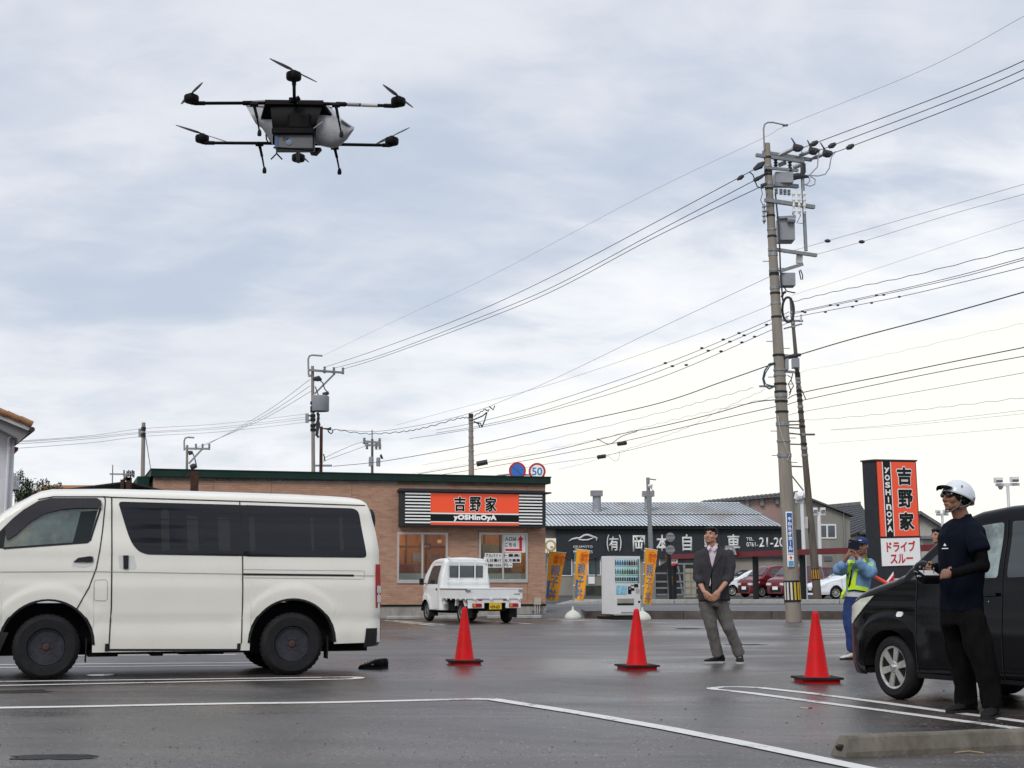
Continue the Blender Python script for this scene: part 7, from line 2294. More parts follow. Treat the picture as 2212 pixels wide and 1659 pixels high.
wire('faint wavy wire between the dark pole and the right edge, midway up', [(*p9(215, 1095), 57), (*p9(270, 1068), 56), (*p9(480, 1030), 54), (*p9(800, 962), 48), (*p9(1508, 800), 38)], .008, 'wire_grey', wob=.02)
# ------------------------------------------------------------------ street objects
# traffic cones
def cone(label, px, py, rot, scale=1.0):
 t = thing('traffic_cone', label, 'traffic cone', G(px, py - 2), rot, 'red traffic cones in a row')
 H_ = .70 * scale
 if 'cone' not in _kids:
  b = MB().lathe([(.145, .035), (.147, .05), (.128, .058), (.122, .075), (.118, .08), (.034, .665), (.030, .688), (.018, .70), (.001, .703)], n=36)
  _kids['cone'] = (b.mesh('cone_body', 'cone_red', smooth=True), MB().flat(round_poly([(-.19, -.19), (.19, -.19), (.19, .19), (-.19, .19)], .04), 0.0, .034).mesh('base', 'cone_red'),
      MB().flat(round_poly([(-.215, -.215), (.215, -.215), (.215, .215), (-.215, .215)], .03), .036, .056).mesh('weight_plate', 'rubber'))
 for nm, me in zip(('cone_body', 'base', 'weight_plate'), _kids['cone']):
  obj(nm, me, None, t, rot=(0, 0, 0), bevel=0)
 t.scale = (scale,) * 3
 return t
cone('red traffic cone in front of the small truck, leftmost of the three', 1003, 1437, radians(8))
cone('red traffic cone in front of the vending machine, middle of the three', 1376, 1448, radians(14))
cone('red traffic cone beside the black car, nearest and rightmost of the three', 1765, 1476, radians(5), 1.02)
# pair of black sneakers left behind the van
M['shoe_black'] = mat('black_shoe_mesh', (0.014, 0.014, 0.015), .8, vary=.3, vscale=30, bump=.3, bscale=200)
M['sole'] = mat('dark_sole', (0.02, 0.02, 0.02), .6)
def shoe_mb(L=.29, h=.10, w=.10, high=0.0):
 """shoe along +x (toe at +x end), sole at z 0"""
 prof = [(0, .55, .75), (.06, .78, .98), (.18, .86, 1.0), (.32, .82, .92), (.48, .86, .72), (.62, .98, .54), (.76, 1.0, .44), (.88, .9, .38), (.96, .66, .30), (1.0, .3, .18)]
 v, f = [], []
 n = 14
 for t, wy, hz2 in prof:
  for k in range(n):
   a = 2 * pi * k / n
   y = cos(a) * w / 2 * wy
   z = h * hz2 * max(0, .5 + .5 * sin(a)) ** .8 + .012
   v.append((t * L, y, z))
 for i in range(len(prof) - 1):
  for k in range(n):
   f.append((i * n + k, i * n + (k + 1) % n, (i + 1) * n + (k + 1) % n, (i + 1) * n + k))
 f.append(tuple(range(n)))
 f.append(tuple(range((len(prof) - 1) * n, len(prof) * n)))
 return MB().add(v, f)
def sole_mb(L=.29, w=.10, h=.022):
 o = [(0, .3), (.03, .42), (.15, .47), (.4, .40), (.62, .50), (.8, .52), (.93, .42), (1.0, .18)]
 pl = [(t * L * 1.01, -y * w) for t, y in o] + [(t * L * 1.01, y * w) for t, y in o[::-1]]
 return MB().flat(pl, 0.0, h)
for k, (dx, dy, lb) in enumerate(((0, 0, 'nearer black sneaker lying on the asphalt behind the van'), (.045, .15, 'farther black sneaker lying on the asphalt behind the van'))):
 o = thing('sneaker', lb, 'shoe', G(828, 1445) + Vector((dx, dy, 0.001)), radians(184 + 4 * k), 'pair of sneakers behind the van')
 obj('upper', shoe_mb(.285, .105, .10), 'shoe_black', o, smooth=True)
 obj('sole', sole_mb(.29), 'sole', o)
 lc = MB()
 for i in range(5):
  x_ = .085 + .030 * i
  lc.tube([(x_, -.03, .075 - .006 * i), (x_ + .01, 0, .108 - .010 * i), (x_, .03, .075 - .006 * i)], .008, 5)
 obj('laces', lc, 'shoe_black', o, kind='stuff')
 obj('logo_patch', MB().box(.11, .14, .046, .050, .045, .06), 'galv', o)
# ---- vending machine
VY = radians(24)
vo = G(*v5(1428, 1140))
FVm = Frame((vo.x, vo.y, 0), VY)
def vm(x, y, off=0.0):
 return FVm.at(*v5(x, y), off)
vmc = thing('vending_machine', 'white drinks vending machine with three lit rows of bottles on a dark plinth', 'vending machine', FVm.O, VY)
xr_ = vm(1800, 600)[0]
zt, zb = vm(1600, 250)[1], vm(1600, 1068)[1]
VD = .70
obj('plinth', MB().box(-.10, xr_ + .14, -.04, VD + .1, 0, zb - .06), mat('dark_plinth', (0.02, 0.02, 0.018), .8, vary=.3), vmc)
wm = 'white_metal'
obj('cabinet', MB().box(0, xr_, .12, VD, zb, zt), wm, vmc, bevel=.008)
gx0, gz1 = vm(1446, 288)
gx1, gz0 = vm(1788, 632)
dr = MB()
dr.box(0, gx0, 0, .118, zb, zt).box(gx1, xr_, 0, .118, zb, zt).box(gx0, gx1, 0, .118, gz1, zt).box(gx0, gx1, 0, .118, zb, gz0)
door = obj('door', dr, wm, vmc)
obj('display_back', MB().box(gx0, gx1, .10, .119, gz0, gz1), mat('lit_display_panel', (0.50, 0.62, 0.62), .5, vary=.1, emit=(.6, .85, .9), estr=.5), vmc)
cols = [[(.25, .3, .4), (.08, .25, .6), (.10, .35, .8), (.08, .25, .6), (.06, .2, .5), (.55, .35, .08), (.08, .04, .04), (.55, .03, .05), (.6, .05, .08), (.5, .7, .75)],
  [(.55, .68, .7), (.2, .5, .65), (.3, .6, .7), (.06, .25, .12), (.08, .3, .12), (.1, .35, .14), (.12, .3, .1), (.5, .06, .05), (.25, .5, .4), (.5, .65, .6)],
  [(.10, .05, .04), (.12, .10, .09), (.2, .1, .06), (.08, .07, .07), (.1, .09, .2), (.45, .15, .05), (.1, .1, .1), (.12, .2, .4), (.3, .08, .05), (.25, .35, .5)]]
rows_y = [(305, 382, 402), (425, 508, 528), (548, 604, 624)]
bott = MB().lathe([(.026, 0), (.028, .01), (.028, .62), (.012, .82), (.012, 1.0)], n=10)
can = MB().lathe([(.026, 0), (.028, .04), (.028, .93), (.022, 1.0)], n=10)
for r_, (ya, yb, ys) in enumerate(rows_y):
 z1_, z0_ = vm(1610, ya)[1], vm(1610, yb)[1]
 for k in range(10):
  c_ = cols[r_][k]
  nm = 'drink_%d_%d' % (r_, k)
  me = (bott if r_ < 2 else can).mesh('bottle', mat('drink_label', c_, .35, vary=.4, vscale=26))
  o = obj('bottle', me, None, vmc, (gx0 + .045 + (gx1 - gx0 - .09) * k / 9, .055, z0_))
  o.scale = (1, 1, z1_ - z0_)
 zs = vm(1610, ys)[1]
 obj('shelf', MB().box(gx0, gx1, .01, .10, zs, zs + .012), wm, vmc)
 for k in range(10):
  x_ = gx0 + .045 + (gx1 - gx0 - .09) * k / 9
  obj('select_button', MB().box(x_ - .017, x_ + .017, .002, .01, zs - .005, zs + .022), 'clear_lamp', vmc)
obj('display_glass', MB().box(gx0, gx1, -.004, .0, gz0, gz1), 'glass', vmc)
def vbox(name, a, b, m, y0=-.006, y1=.0, **kw):
 (x0, z1_), (x1, z0_) = vm(*a), vm(*b)
 return obj(name, MB().box(x0, x1, y0, y1, z0_, z1_), m, vmc, **kw)
vbox('advert_panel', (1463, 662), (1612, 790), mat('sky_blue_advert', (0.22, 0.52, 0.68), .4, vary=.5, vscale=7, dirt=(.75, .75, .72), dscale=6, damt=.8))
vbox('coin_panel', (1627, 676), (1676, 782), 'sign_black')
vbox('coin_knob', (1636, 690), (1668, 722), 'galv', -.016, -.007)
vbox('bill_slot', (1676, 700), (1715, 735), 'sign_black', -.012)
vbox('bill_reader', (1712, 642), (1765, 682), 'sign_black', -.03)
vbox('card_reader', (1668, 655), (1706, 668), 'sign_black')
vbox('coin_tray', (1736, 712), (1790, 775), 'alu')
vbox('delivery_flap', (1478, 852), (1708, 912), mat('grey_flap', (0.32, 0.33, 0.28), .4, vary=.2), -.012)
vbox('delivery_slot', (1478, 912), (1708, 938), 'sign_black', -.010)
vbox('flap_frame', (1470, 845), (1716, 850), 'alu', -.012)
vbox('keyhole', (1770, 878), (1797, 906), 'sign_black')
vbox('kick_plate', (1430, 1060), (1806, 1078), 'alu', -.01)
vbox('vent_grille', (1530, 1035), (1735, 1050), 'trans_grey')
# ---- banners on poles with water-filled bases
M['flag'] = mat('orange_yellow_cloth', (0.78, 0.32, 0.012), .8, vary=.06, vscale=3)
M['flag_blue'] = mat('blue_print', (0.045, 0.17, 0.36), .8)
M['flag_red'] = mat('red_print', (0.72, 0.075, 0.010), .8)
M['flag_pole'] = mat('teal_plastic_pole', (0.16, 0.36, 0.38), .5)
M['base_white'] = mat('white_base_plastic', (0.62, 0.63, 0.56), .6, vary=.05, dirt=(.4, .38, .3), damt=.4)
def banner(label, quad, pole, D, base_px, stripx, seed):
 b0 = P(base_px[0], 1256, D)
 O = Vector((b0.x, D, 0))
 t = thing('banner', label, 'banner', O, 0, 'orange banners along the road side')
 Q = [P(*v5(*q), D) - O for q in quad]     # TL TR BR BL
 def S(u, v, off=0.0):
  p = (Q[0] * (1 - u) + Q[1] * u) * (1 - v) + (Q[3] * (1 - u) + Q[2] * u) * v
  wv = .035 * sin(u * 4.2 + v * 5 + seed) * (.3 + v) + .05 * u * sin(v * 3 + seed)
  return Vector((p.x, p.y + wv + off, p.z))
 v_, f_ = [], []
 nu, nv = 8, 22
 for side in (0, 1):
  for j in range(nv + 1):
   for i in range(nu + 1):
    v_.append(S(i / nu, j / nv, .004 * side))
 st_ = (nu + 1) * (nv + 1)
 for j in range(nv):
  for i in range(nu):
   a = j * (nu + 1) + i
   f_.append((a, a + 1, a + nu + 2, a + nu + 1))
   f_.append((a + st_, a + nu + 1 + st_, a + nu + 2 + st_, a + 1 + st_))
 fl = obj('flag', MB().add(v_, f_), 'flag', t, smooth='all')
 def put(s_, u0, v0, u1, v1, m, fat=.004):
  me = text_mesh(s_, width=1, height=1, extrude=0, fat=0)
  me.materials.append(M[m])
  bm = bmesh.new()
  bm.from_mesh(me)
  base = bm.verts[:] + bm.edges[:] + bm.faces[:]
  for k in range(6):
   r = bmesh.ops.duplicate(bm, geom=base)
   for q in [e for e in r['geom'] if isinstance(e, bmesh.types.BMVert)]:
    q.co.x += cos(k * pi / 3) * fat / ((u1 - u0) * .5)
    q.co.z += sin(k * pi / 3) * fat / ((v1 - v0) * 1.6)
  for q in bm.verts:
   u = (u0 + u1) / 2 + q.co.x * (u1 - u0)
   w_ = (v0 + v1) / 2 - q.co.z * (v1 - v0)
   q.co = S(u, w_, -.006)
  bm.to_mesh(me)
  bm.free()
  obj('lettering', me, None, fl)
 for k, ch in enumerate('親子丼'):
  put(ch, .20, .27 + .245 * k, .82, .27 + .245 * k + .215, 'flag_blue', .003)
 for ch, u, w_ in (('期', .40, .075), ('間', .68, .075), ('限', .40, .155), ('定', .68, .155)):
  put(ch, u - .01, w_, u + .24, w_ + .075, 'flag_red', .0018)
 rv, rf = [], []
 for k in range(33):
  a = 2 * pi * k / 32
  for r2 in (1.0, .90):
   rv.append(S(.66 + .37 * cos(a) * r2, .152 + .118 * sin(a) * r2, -.0055))
 for k in range(32):
  rf.append((2 * k, 2 * k + 1, 2 * k + 3, 2 * k + 2))
 obj('red_ring', MB().add(rv, rf), 'flag_red', fl)
 sv = []
 n_ = 8
 for k in range(n_ + 1):
  w_ = .60 + .36 * k / n_
  sv += [S(stripx, w_, -.005), S(stripx + .19, w_, -.005)]
 obj('blue_strip', MB().add(sv, [(2 * k, 2 * k + 1, 2 * k + 3, 2 * k + 2) for k in range(n_)]), 'flag_blue', fl)
 p0, p1 = P(*v5(*pole[0]), D) - O, P(*v5(*pole[1]), D) - O
 obj('pole', MB().tube([p1, p0], .013, 7), 'flag_pole', t)
 obj('top_bar', MB().tube([p0, Q[1] + Vector((.02, 0, .01))], .009, 6), 'white_metal', t)
 for k in range(4):
  c_ = p0.lerp(p1, .05 + .2 * k)
  obj('flag_clip', MB().box(c_.x - .02, c_.x + .03, c_.y - .015, c_.y + .015, c_.z - .012, c_.z + .012), 'white_metal', t)
 bx_ = p1.x
 obj('base', MB().lathe([(.225, 0), (.235, .03), (.225, .08), (.17, .16), (.09, .215), (.04, .24), (.028, .30), (.028, .34)], (bx_, 0, 0), 24), 'base_white', t, smooth=50)
 return t
banner('orange banner hanging beside the restaurant corner with its base half hidden', ((520, 185), (755, 210), (640, 885), (472, 860)), ((497, 180), (428, 940)), 45.0, v5(470, 0), .04, 1.0)
banner('orange banner on a teal pole standing between restaurant and vending machine', ((905, 150), (1090, 178), (1003, 878), (863, 862)), ((890, 148), (855, 940)), 41.6, v5(855, 0), .12, 3.0)
banner('orange banner on a teal pole just right of the vending machine', ((1870, 143), (2040, 175), (1955, 938), (1838, 918)), ((1863, 138), (1830, 960)), 40.3, v5(1862, 0), -.6, 5.2)
for o in bpy.data.objects:
 if o.name.startswith('blue_strip') and o.parent and o.parent.parent and o.parent.parent.get('label', '').endswith('right of the vending machine'):
  bpy.data.objects.remove(o)
  break
# ---- tall restaurant pylon sign
PYW = radians(32)
po_ = P(*z5(670, 1000), 37.0)
FPy = Frame((po_.x, 37.0, 0), PYW)
def py(x, y, off=0.0):
 return FPy.at(*z5(x, y), off)
py_t = thing('pylon_sign', 'tall dark restaurant pylon sign with orange panel above a white panel, behind the black car', 'sign', FPy.O, PYW)
xL, xRr = py(690, 560)[0] + .0, py(1092, 560)[0]
Wp = xRr - xL
ztop = py(870, 150)[1]
LEAN = -.030
py_t.rotation_euler = (0, LEAN, PYW)
zo = {k: py(870, k)[1] for k in (175, 955, 972, 1265)}
Dp = .43
xL += LEAN * -(zo[955]) * 0 + .055
obj('cabinet', MB().box(xL - .06, xL + Wp + .05, 0, Dp, 0.0, ztop - .04), 'dark_frame', py_t)
obj('top_cap', MB().box(xL - .09, xL + Wp + .07, -.03, Dp + .03, ztop - .04, ztop), 'dark_frame', py_t)
f0, f1 = xL, xL + Wp
zA, zB = zo[175], zo[955]
u = lambda t: f0 + Wp * t
for nm, a, b_, m in (('orange_panel', 0, .125, 'sign_orange'), ('white_line', .125, .145, 'sign_white'), ('black_band', .145, .335, 'sign_black'), ('white_line', .335, .355, 'sign_white'), ('orange_panel', .355, 1.0, 'sign_orange')):
 obj(nm, MB().box(u(a), u(b_), -.02, -.001, zB, zA), m, py_t)
obj('white_panel', MB().box(u(.0), u(1.0), -.025, -.001, zo[1265], zo[972] - .01), 'sign_white', py_t)
hP = zA - zB
brush_logo('吉野家', [(u(.685), zA - hP * (.19 + .305 * k)) for k in range(3)], Wp * .36, hP * .225, py_t, -.022)
for k, ch in enumerate('yOSHInOyA'):
 text(ch, 'sign_white', py_t, (u(.240), -.022, zA - hP * (.115 + .0985 * k)), width=(.022 if ch == 'I' else Wp * .12), height=hP * .068, extrude=.001, fat=.009)
hW = zo[972] - zo[1265]
text('ドライブ', 'ink_red', py_t, (u(.5), -.027, zo[972] - hW * .31), width=Wp * .74, height=hW * .36, extrude=.001, fat=.009)
text('スルー', 'ink_red', py_t, (u(.5), -.027, zo[972] - hW * .75), width=Wp * .58, height=hW * .32, extrude=.001, fat=.009)
(ax, az_) = py(775, 1440)
s_ = .42
arr = [(0, 0), (s_ * .7, s_ * .62), (s_ * .62, s_ * .22), (s_ * 1.6, s_ * .22), (s_ * 1.6, -s_ * .22), (s_ * .62, -s_ * .22), (s_ * .7, -s_ * .62)]
obj('arrow_outline', MB().prism([(u(.06) + x_, az_ + z_) for x_, z_ in arr], -.014, -.001), 'sign_white', py_t)
obj('arrow', MB().prism([(u(.06) + .06 + x_ * .86, az_ + z_ * .80) for x_, z_ in arr], -.02, -.0145), 'ink_red', py_t)
# ------------------------------------------------------------------ drone
DD = 11.2
dc = P(636, 262, DD)
dr8 = crop(600, 200, 2.1067)
dro = thing('drone', 'large black six armed cargo drone with white shell hovering in the cloudy sky', 'drone', dc, 0)
M['carbon'] = mat('black_carbon', (0.003, 0.003, 0.0035), .6, spec=.15, vary=.2)
M['shell_white'] = mat('white_drone_shell', (0.36, 0.365, 0.38), .4, vary=.06)
M['blade'] = mat('grey_propeller_blade', (0.30, 0.31, 0.33), .4)
def dl(x, y, dd=0.0):
 return P(*dr8(x, y), DD + dd) - dc
R_ = .90
motors = {'near': ((1093, 190), -.88), 'near_left': ((272, 372), -.43), 'near_right': ((1932, 395), -.43), 'far_left': ((358, 692), .47), 'far_right': ((1880, 712), .47), 'far': ((1130, 846), .90)}
hubs = {'near': ((1098, 400), -.15), 'near_left': ((860, 405), -.12), 'near_right': ((1330, 410), -.12), 'far_left': ((905, 728), .15), 'far_right': ((1480, 738), .15), 'far': ((1122, 780), .2)}
plate_n = (hubs['near'], hubs['near_left'])
for k, (nm, ((mx, my), md)) in enumerate(motors.items()):
 c = dl(mx, my, md)
 (hx, hy), hd_ = hubs[nm]
 h = dl(hx, hy, hd_)
 tip = c + Vector((0, 0, -.034))
 if nm == 'near':
  tip = dl(1095, 225, md)
 arm = obj('arm', MB().tube([h, tip], .0125, 10), 'carbon', dro, smooth=True)
 d_ = (tip - h)
 j0 = h + d_ * .82
 obj('arm_joint', MB().tube([j0, h + d_ * .96], .016, 10), 'carbon', arm)
 if nm in ('near_left', 'near_right'):
  j1 = h + d_ * .18
  obj('arm_joint', MB().tube([j1, h + d_ * .30], .018, 10), 'carbon', arm)
 if nm == 'near_right':
  obj('silver_tape', MB().tube([h + d_ * .34, h + d_ * .50], .0145, 10), 'galv', arm)
  obj('silver_tape', MB().tube([h + d_ * .52, h + d_ * .74], .0145, 10), 'alu', arm)
 mo = obj('motor', MB().lathe([(.030, -.034), (.050, -.026), (.055, -.014), (.055, .018), (.049, .026), (.026, .030), (.022, .040), (.008, .046)], c, 22), 'carbon', dro, smooth=45)
 # two blade propeller at rest
 a = radians((62, 118, 71, 55, 124, 80)[k])
 zz = c.z + .040
 for sgn_ in (0, pi):
  ca, sa = cos(a + sgn_), sin(a + sgn_)
  v, f = [], []
  prof_ = [(.015, .006, .20), (.06, .013, .30), (.14, .014, .22), (.22, .010, .14), (.28, .004, .08)]
  for r2, w_, tw_ in prof_:
   for sg in (-1, 1):
    for th_2 in (0, .003):
     v.append((c.x + ca * r2 - sa * w_ * sg, c.y + sa * r2 + ca * w_ * sg, zz + tw_ * w_ * sg + th_2))
  for i in range(len(prof_) - 1):
   b_ = i * 4
   f += [(b_, b_ + 4, b_ + 6, b_ + 2), (b_ + 1, b_ + 3, b_ + 7, b_ + 5), (b_, b_ + 1, b_ + 5, b_ + 4), (b_ + 2, b_ + 6, b_ + 7, b_ + 3)]
  obj('propeller_blade', MB().add(v, f), 'blade', mo)
# centre frame
pts_ = []
c0 = (dl(860, 405, -.12) + dl(1330, 410, -.12) + dl(905, 728, .15) + dl(1480, 738, .15)) / 4
obj('top_plate', MB().tube([dl(865, 398, -.12), dl(1330, 403, -.12)], .020, 8), 'carbon', dro)
pl_ = [dl(865, 400, -.14), dl(1330, 405, -.14), dl(1440, 560, .0), dl(1480, 720, .15), dl(910, 715, .15), dl(820, 560, .0)]
v = [p + Vector((0, 0, .012)) for p in pl_] + [p - Vector((0, 0, .012)) for p in pl_]
obj('centre_plate', MB().add(v, [(0, 1, 2, 3, 4, 5), (11, 10, 9, 8, 7, 6)] + [(i, i + 6, (i + 1) % 6 + 6, (i + 1) % 6) for i in range(6)]), 'carbon', dro)
obj('far_beam', MB().tube([dl(800, 727, .15), dl(1500, 738, .15)], .013, 8), 'carbon', dro)
# electronics bay: stack of dark boxes
def dbox(name, a, b, d0, d1, m, bev=.006):
 p, q = dl(*a, d0), dl(*b, d0)
 return obj(name, MB().box(p.x, q.x, d0, d1, p.z, q.z), m, dro, bevel=bev)
bay = dbox('electronics_bay', (1040, 480), (1230, 615), -.17, .05, 'carbon', .02)
rv_ = random.Random(3)
led = MB().box(-.004, .004, -.004, .0, -.004, .004).mesh('rivet', 'galv')
for k in range(9):
 p = dl(1250 + k * 9, 612 - k * 7, -.14)
 obj('rivet', led, None, dro, p)
dbox('parcel_tray', (915, 600), (1250, 650), -.18, .0, 'carbon')
bxm = mat('parcel_grey', (0.13, 0.133, 0.145), .6, vary=.04)
parcel = dbox('parcel_box', (942, 648), (1248, 768), -.15, -.03, bxm, .004)
p, q = dl(942, 652, -.152), dl(965, 765, -.152)
obj('blue_edge', MB().box(p.x, q.x, -.156, -.151, p.z, q.z), mat('blue_edge', (0.05, 0.10, 0.22), .5), parcel)
p = dl(1055, 720, -.154)
obj('logo_mark', MB().lathe([(.022, .0), (.001, -.002)], p, 14, 'y'), mat('blue_logo', (0.16, 0.21, 0.30), .5), parcel)
p = dl(1030, 690, -.154)
text('DX', 'ink', parcel, (p.x, -.1535, p.z), height=.022, extrude=.001)
obj('parcel_rim', MB().tube([dl(930, 762, -.15), dl(1250, 785, -.15), dl(1250, 655, -.15)], .007, 6), 'carbon', dro)
# white aerodynamic shell: nose on the right, tail lip on the left
def shell(name, rings, m='shell_white'):
 n = 20
 v, f = [], []
 for (cx_, cy_, cd, rx, ry, rz) in rings:
  c = dl(cx_, cy_, cd)
  for k in range(n):
   a = 2 * pi * k / n
   v.append(c + Vector((rx * sin(a) * .35, ry * cos(a), rz * sin(a))))
 for i in range(len(rings) - 1):
  for k in range(n):
   f.append((i * n + k, i * n + (k + 1) % n, (i + 1) * n + (k + 1) % n, (i + 1) * n + k))
 f += [tuple(range(n)), tuple(range((len(rings) - 1) * n, len(rings) * n))]
 return obj(name, MB().add(v, f), m, dro, smooth='all')
def shell2(name, top, bot, d0, d1, m='shell_white', nseg=10, bulge=.10):
 """fairing skin spanned between an upper and a lower outline, rounded in depth"""
 v, f = [], []
 n = len(top)
 for j in range(nseg + 1):
  a = pi * j / nseg
  for i in range(n):
   t = (1 - cos(a)) / 2
   px_, py_ = top[i][0] + (bot[i][0] - top[i][0]) * t, top[i][1] + (bot[i][1] - top[i][1]) * t
   v.append(dl(px_, py_, d0 - (d1 - d0) * 0 - bulge * sin(a)))
 o = len(v)
 for j in range(nseg + 1):
  a = pi * j / nseg
  for i in range(n):
   t = (1 - cos(a)) / 2
   px_, py_ = top[i][0] + (bot[i][0] - top[i][0]) * t, top[i][1] + (bot[i][1] - top[i][1]) * t
   v.append(dl(px_, py_, d1 + bulge * sin(a)))
 for j in range(nseg):
  for i in range(n - 1):
   a = j * n + i
   f.append((a, a + n, a + n + 1, a + 1))
   f.append((a + o, a + o + 1, a + o + n + 1, a + o + n))
 for j in range(nseg):
  for i in (0, n - 1):
   a = j * n + i
   f.append((a, a + n, a + n + o, a + o))
 for j in (0, nseg):
  for i in range(n - 1):
   a = j * n + i
   f.append((a, a + 1, a + 1 + o, a + o))
 return obj(name, MB().add(v, f), m, dro, smooth=60)
shell2('battery_housing', [(905, 428), (960, 422), (1110, 420), (1270, 424), (1325, 432)], [(925, 640), (960, 652), (1090, 655), (1215, 648), (1252, 620)], -.10, .08, 'carbon', 10, .05)
shell2('nose_fairing', [(1290, 430), (1350, 425), (1405, 450), (1470, 525), (1540, 575), (1582, 598)], [(1262, 725), (1320, 752), (1400, 768), (1450, 760), (1520, 700), (1572, 625)], .02, .14)
obj('fairing_slot', MB().tube([dl(1475, 548, -.06), dl(1520, 580, -.06), dl(1565, 615, -.04)], .010, 6), bxm, dro)
shell2('tail_fairing', [(705, 422), (780, 420), (850, 420), (918, 425)], [(790, 575), (840, 610), (890, 690), (925, 745)], .05, .16, bulge=.08)
obj('top_fairing', MB().prism([(dl(690, 388)[0], dl(690, 388)[2]), (dl(860, 380)[0], dl(860, 380)[2]), (dl(1050, 382)[0], dl(1050, 382)[2]), (dl(1320, 390)[0], dl(1320, 390)[2]), (dl(1400, 440)[0], dl(1400, 440)[2]), (dl(720, 430)[0], dl(720, 430)[2])], .0, .16), 'shell_white', dro)
obj('camera_pod', MB().prism([(dl(1215, 790)[0], dl(1215, 790)[2]), (dl(1255, 760)[0], dl(1255, 760)[2]), (dl(1310, 762)[0], dl(1310, 762)[2]), (dl(1268, 808)[0], dl(1268, 808)[2]), (dl(1222, 803)[0], dl(1222, 803)[2])], .0, .08), 'carbon', dro)
# four landing legs with rubber feet
for (a, b_, c_, dd) in (((775, 425), (795, 500), (818, 640), -.2), ((1432, 430), (1445, 500), (1475, 650), -.2), ((818, 742), (835, 815), (858, 940), .25), ((1422, 770), (1436, 825), (1460, 950), .25)):
 p0, p1, p2_ = dl(*a, dd), dl(*b_, dd), dl(*c_, dd)
 lg = obj('landing_leg', MB().tube([p0, p1, p2_], [.014, .008, .006], 8), 'carbon', dro, smooth=True)
 obj('hinge', MB().tube([p0.lerp(p1, .1), p1.lerp(p2_, .15)], .011, 8), 'carbon', lg)
 obj('foot', MB().lathe([(.014, -.028), (.017, -.012), (.013, .012), (.006, .022)], p2_, 12), 'rubber', lg)
 obj('leg_mount', MB().tube([p0 + Vector((-.03, 0, .006)), p0 + Vector((.03, 0, .006))], .017, 8), 'carbon', lg)
for pp_ in ([(870, 655), (875, 700), (885, 715)], [(958, 772), (955, 812), (910, 858)], [(957, 812), (1000, 858)], [(905, 540), (870, 580)]):
 obj('antenna', MB().tube([dl(*q, .05) for q in pp_], .006, 5), 'carbon', dro)
obj('arm_clamp', MB().tube([dl(1075, 365, -.2), dl(1075, 400, -.2)], .022, 6), 'carbon', dro)
obj('arm_clamp', MB().tube([dl(1098, 385, -.2), dl(1140, 360, -.2)], .018, 6), 'carbon', dro)
# ------------------------------------------------------------------ people
def skin_mesh(name, mb, voxel, m, parent, smooth=4, fold=0.0, fscale=9.0, fdir=(1, 1, .45), seed=0, trim=None):
 """unite overlapping shapes into one continuous surface"""
 me = mb.mesh(name + '_raw')
 o = bpy.data.objects.new('tmp', me)
 COL.objects.link(o)
 r = o.modifiers.new('r', 'REMESH')
 r.mode = 'VOXEL'
 r.voxel_size = voxel
 s = o.modifiers.new('s', 'SMOOTH')
 s.iterations = smooth
 s.factor = .6
 dg = bpy.context.evaluated_depsgraph_get()
 out = bpy.data.meshes.new_from_object(o.evaluated_get(dg))
 bpy.data.objects.remove(o)
 bpy.data.meshes.remove(me)
 out.name = name
 if fold:
  fd = Vector(fdir)
  nv = [v.normal.copy() for v in out.vertices]
  for v, n in zip(out.vertices, nv):
   p = Vector((v.co.x * fd.x, v.co.y * fd.y, v.co.z * fd.z)) * fscale + Vector((seed * 5.1, 0, 0))
   w = noise.noise(p) + .5 * noise.noise(p * 2.3)
   w = abs(w) * 1.6 - .35
   v.co += n * w * fold
 out.materials.clear()
 out.materials.append(M[m] if isinstance(m, str) else m)
 out.polygons.foreach_set('use_smooth', [True] * len(out.polygons))
 return obj(name, out, None, parent)
def etube(mb, pts, rx, ry, side, n=16):
 """tube of elliptical section; rx along side, ry across it"""
 pts = [Vector(p) for p in pts]
 v, f = [], []
 for i, p in enumerate(pts):
  d = (pts[min(i + 1, len(pts) - 1)] - pts[max(i - 1, 0)]).normalized()
  sd = Vector(side)
  sd = (sd - d * sd.dot(d)).normalized()
  up = d.cross(sd)
  for k in range(n):
   a = 2 * pi * k / n
   v.append(p + sd * cos(a) * rx[i] + up * sin(a) * ry[i])
 for i in range(len(pts) - 1):
  for k in range(n):
   a, b_ = i * n + k, i * n + (k + 1) % n
   f.append((a, b_, b_ + n, a + n))
 f += [tuple(range(n - 1, -1, -1)), tuple(range((len(pts) - 1) * n, len(pts) * n))]
 return mb.add(v, f)
def chain(mb, pts, rs, end=True):
 mb.tube(pts, rs, 12)
 for p, r in list(zip(pts, rs))[:None if end else -1]:
  mb.sphere(p, r, 12, 8)
 return mb
M['skin'] = mat('skin', (0.42, 0.215, 0.14), .5, vary=.06, vscale=20)
M['skin_tan'] = mat('tanned_skin', (0.25, 0.115, 0.07), .5, vary=.08, vscale=20)
M['hair'] = mat('black_hair', (0.010, 0.009, 0.009), .5, vary=.4, vscale=60, stretch=(1, 1, .2), bump=.5, bscale=120)
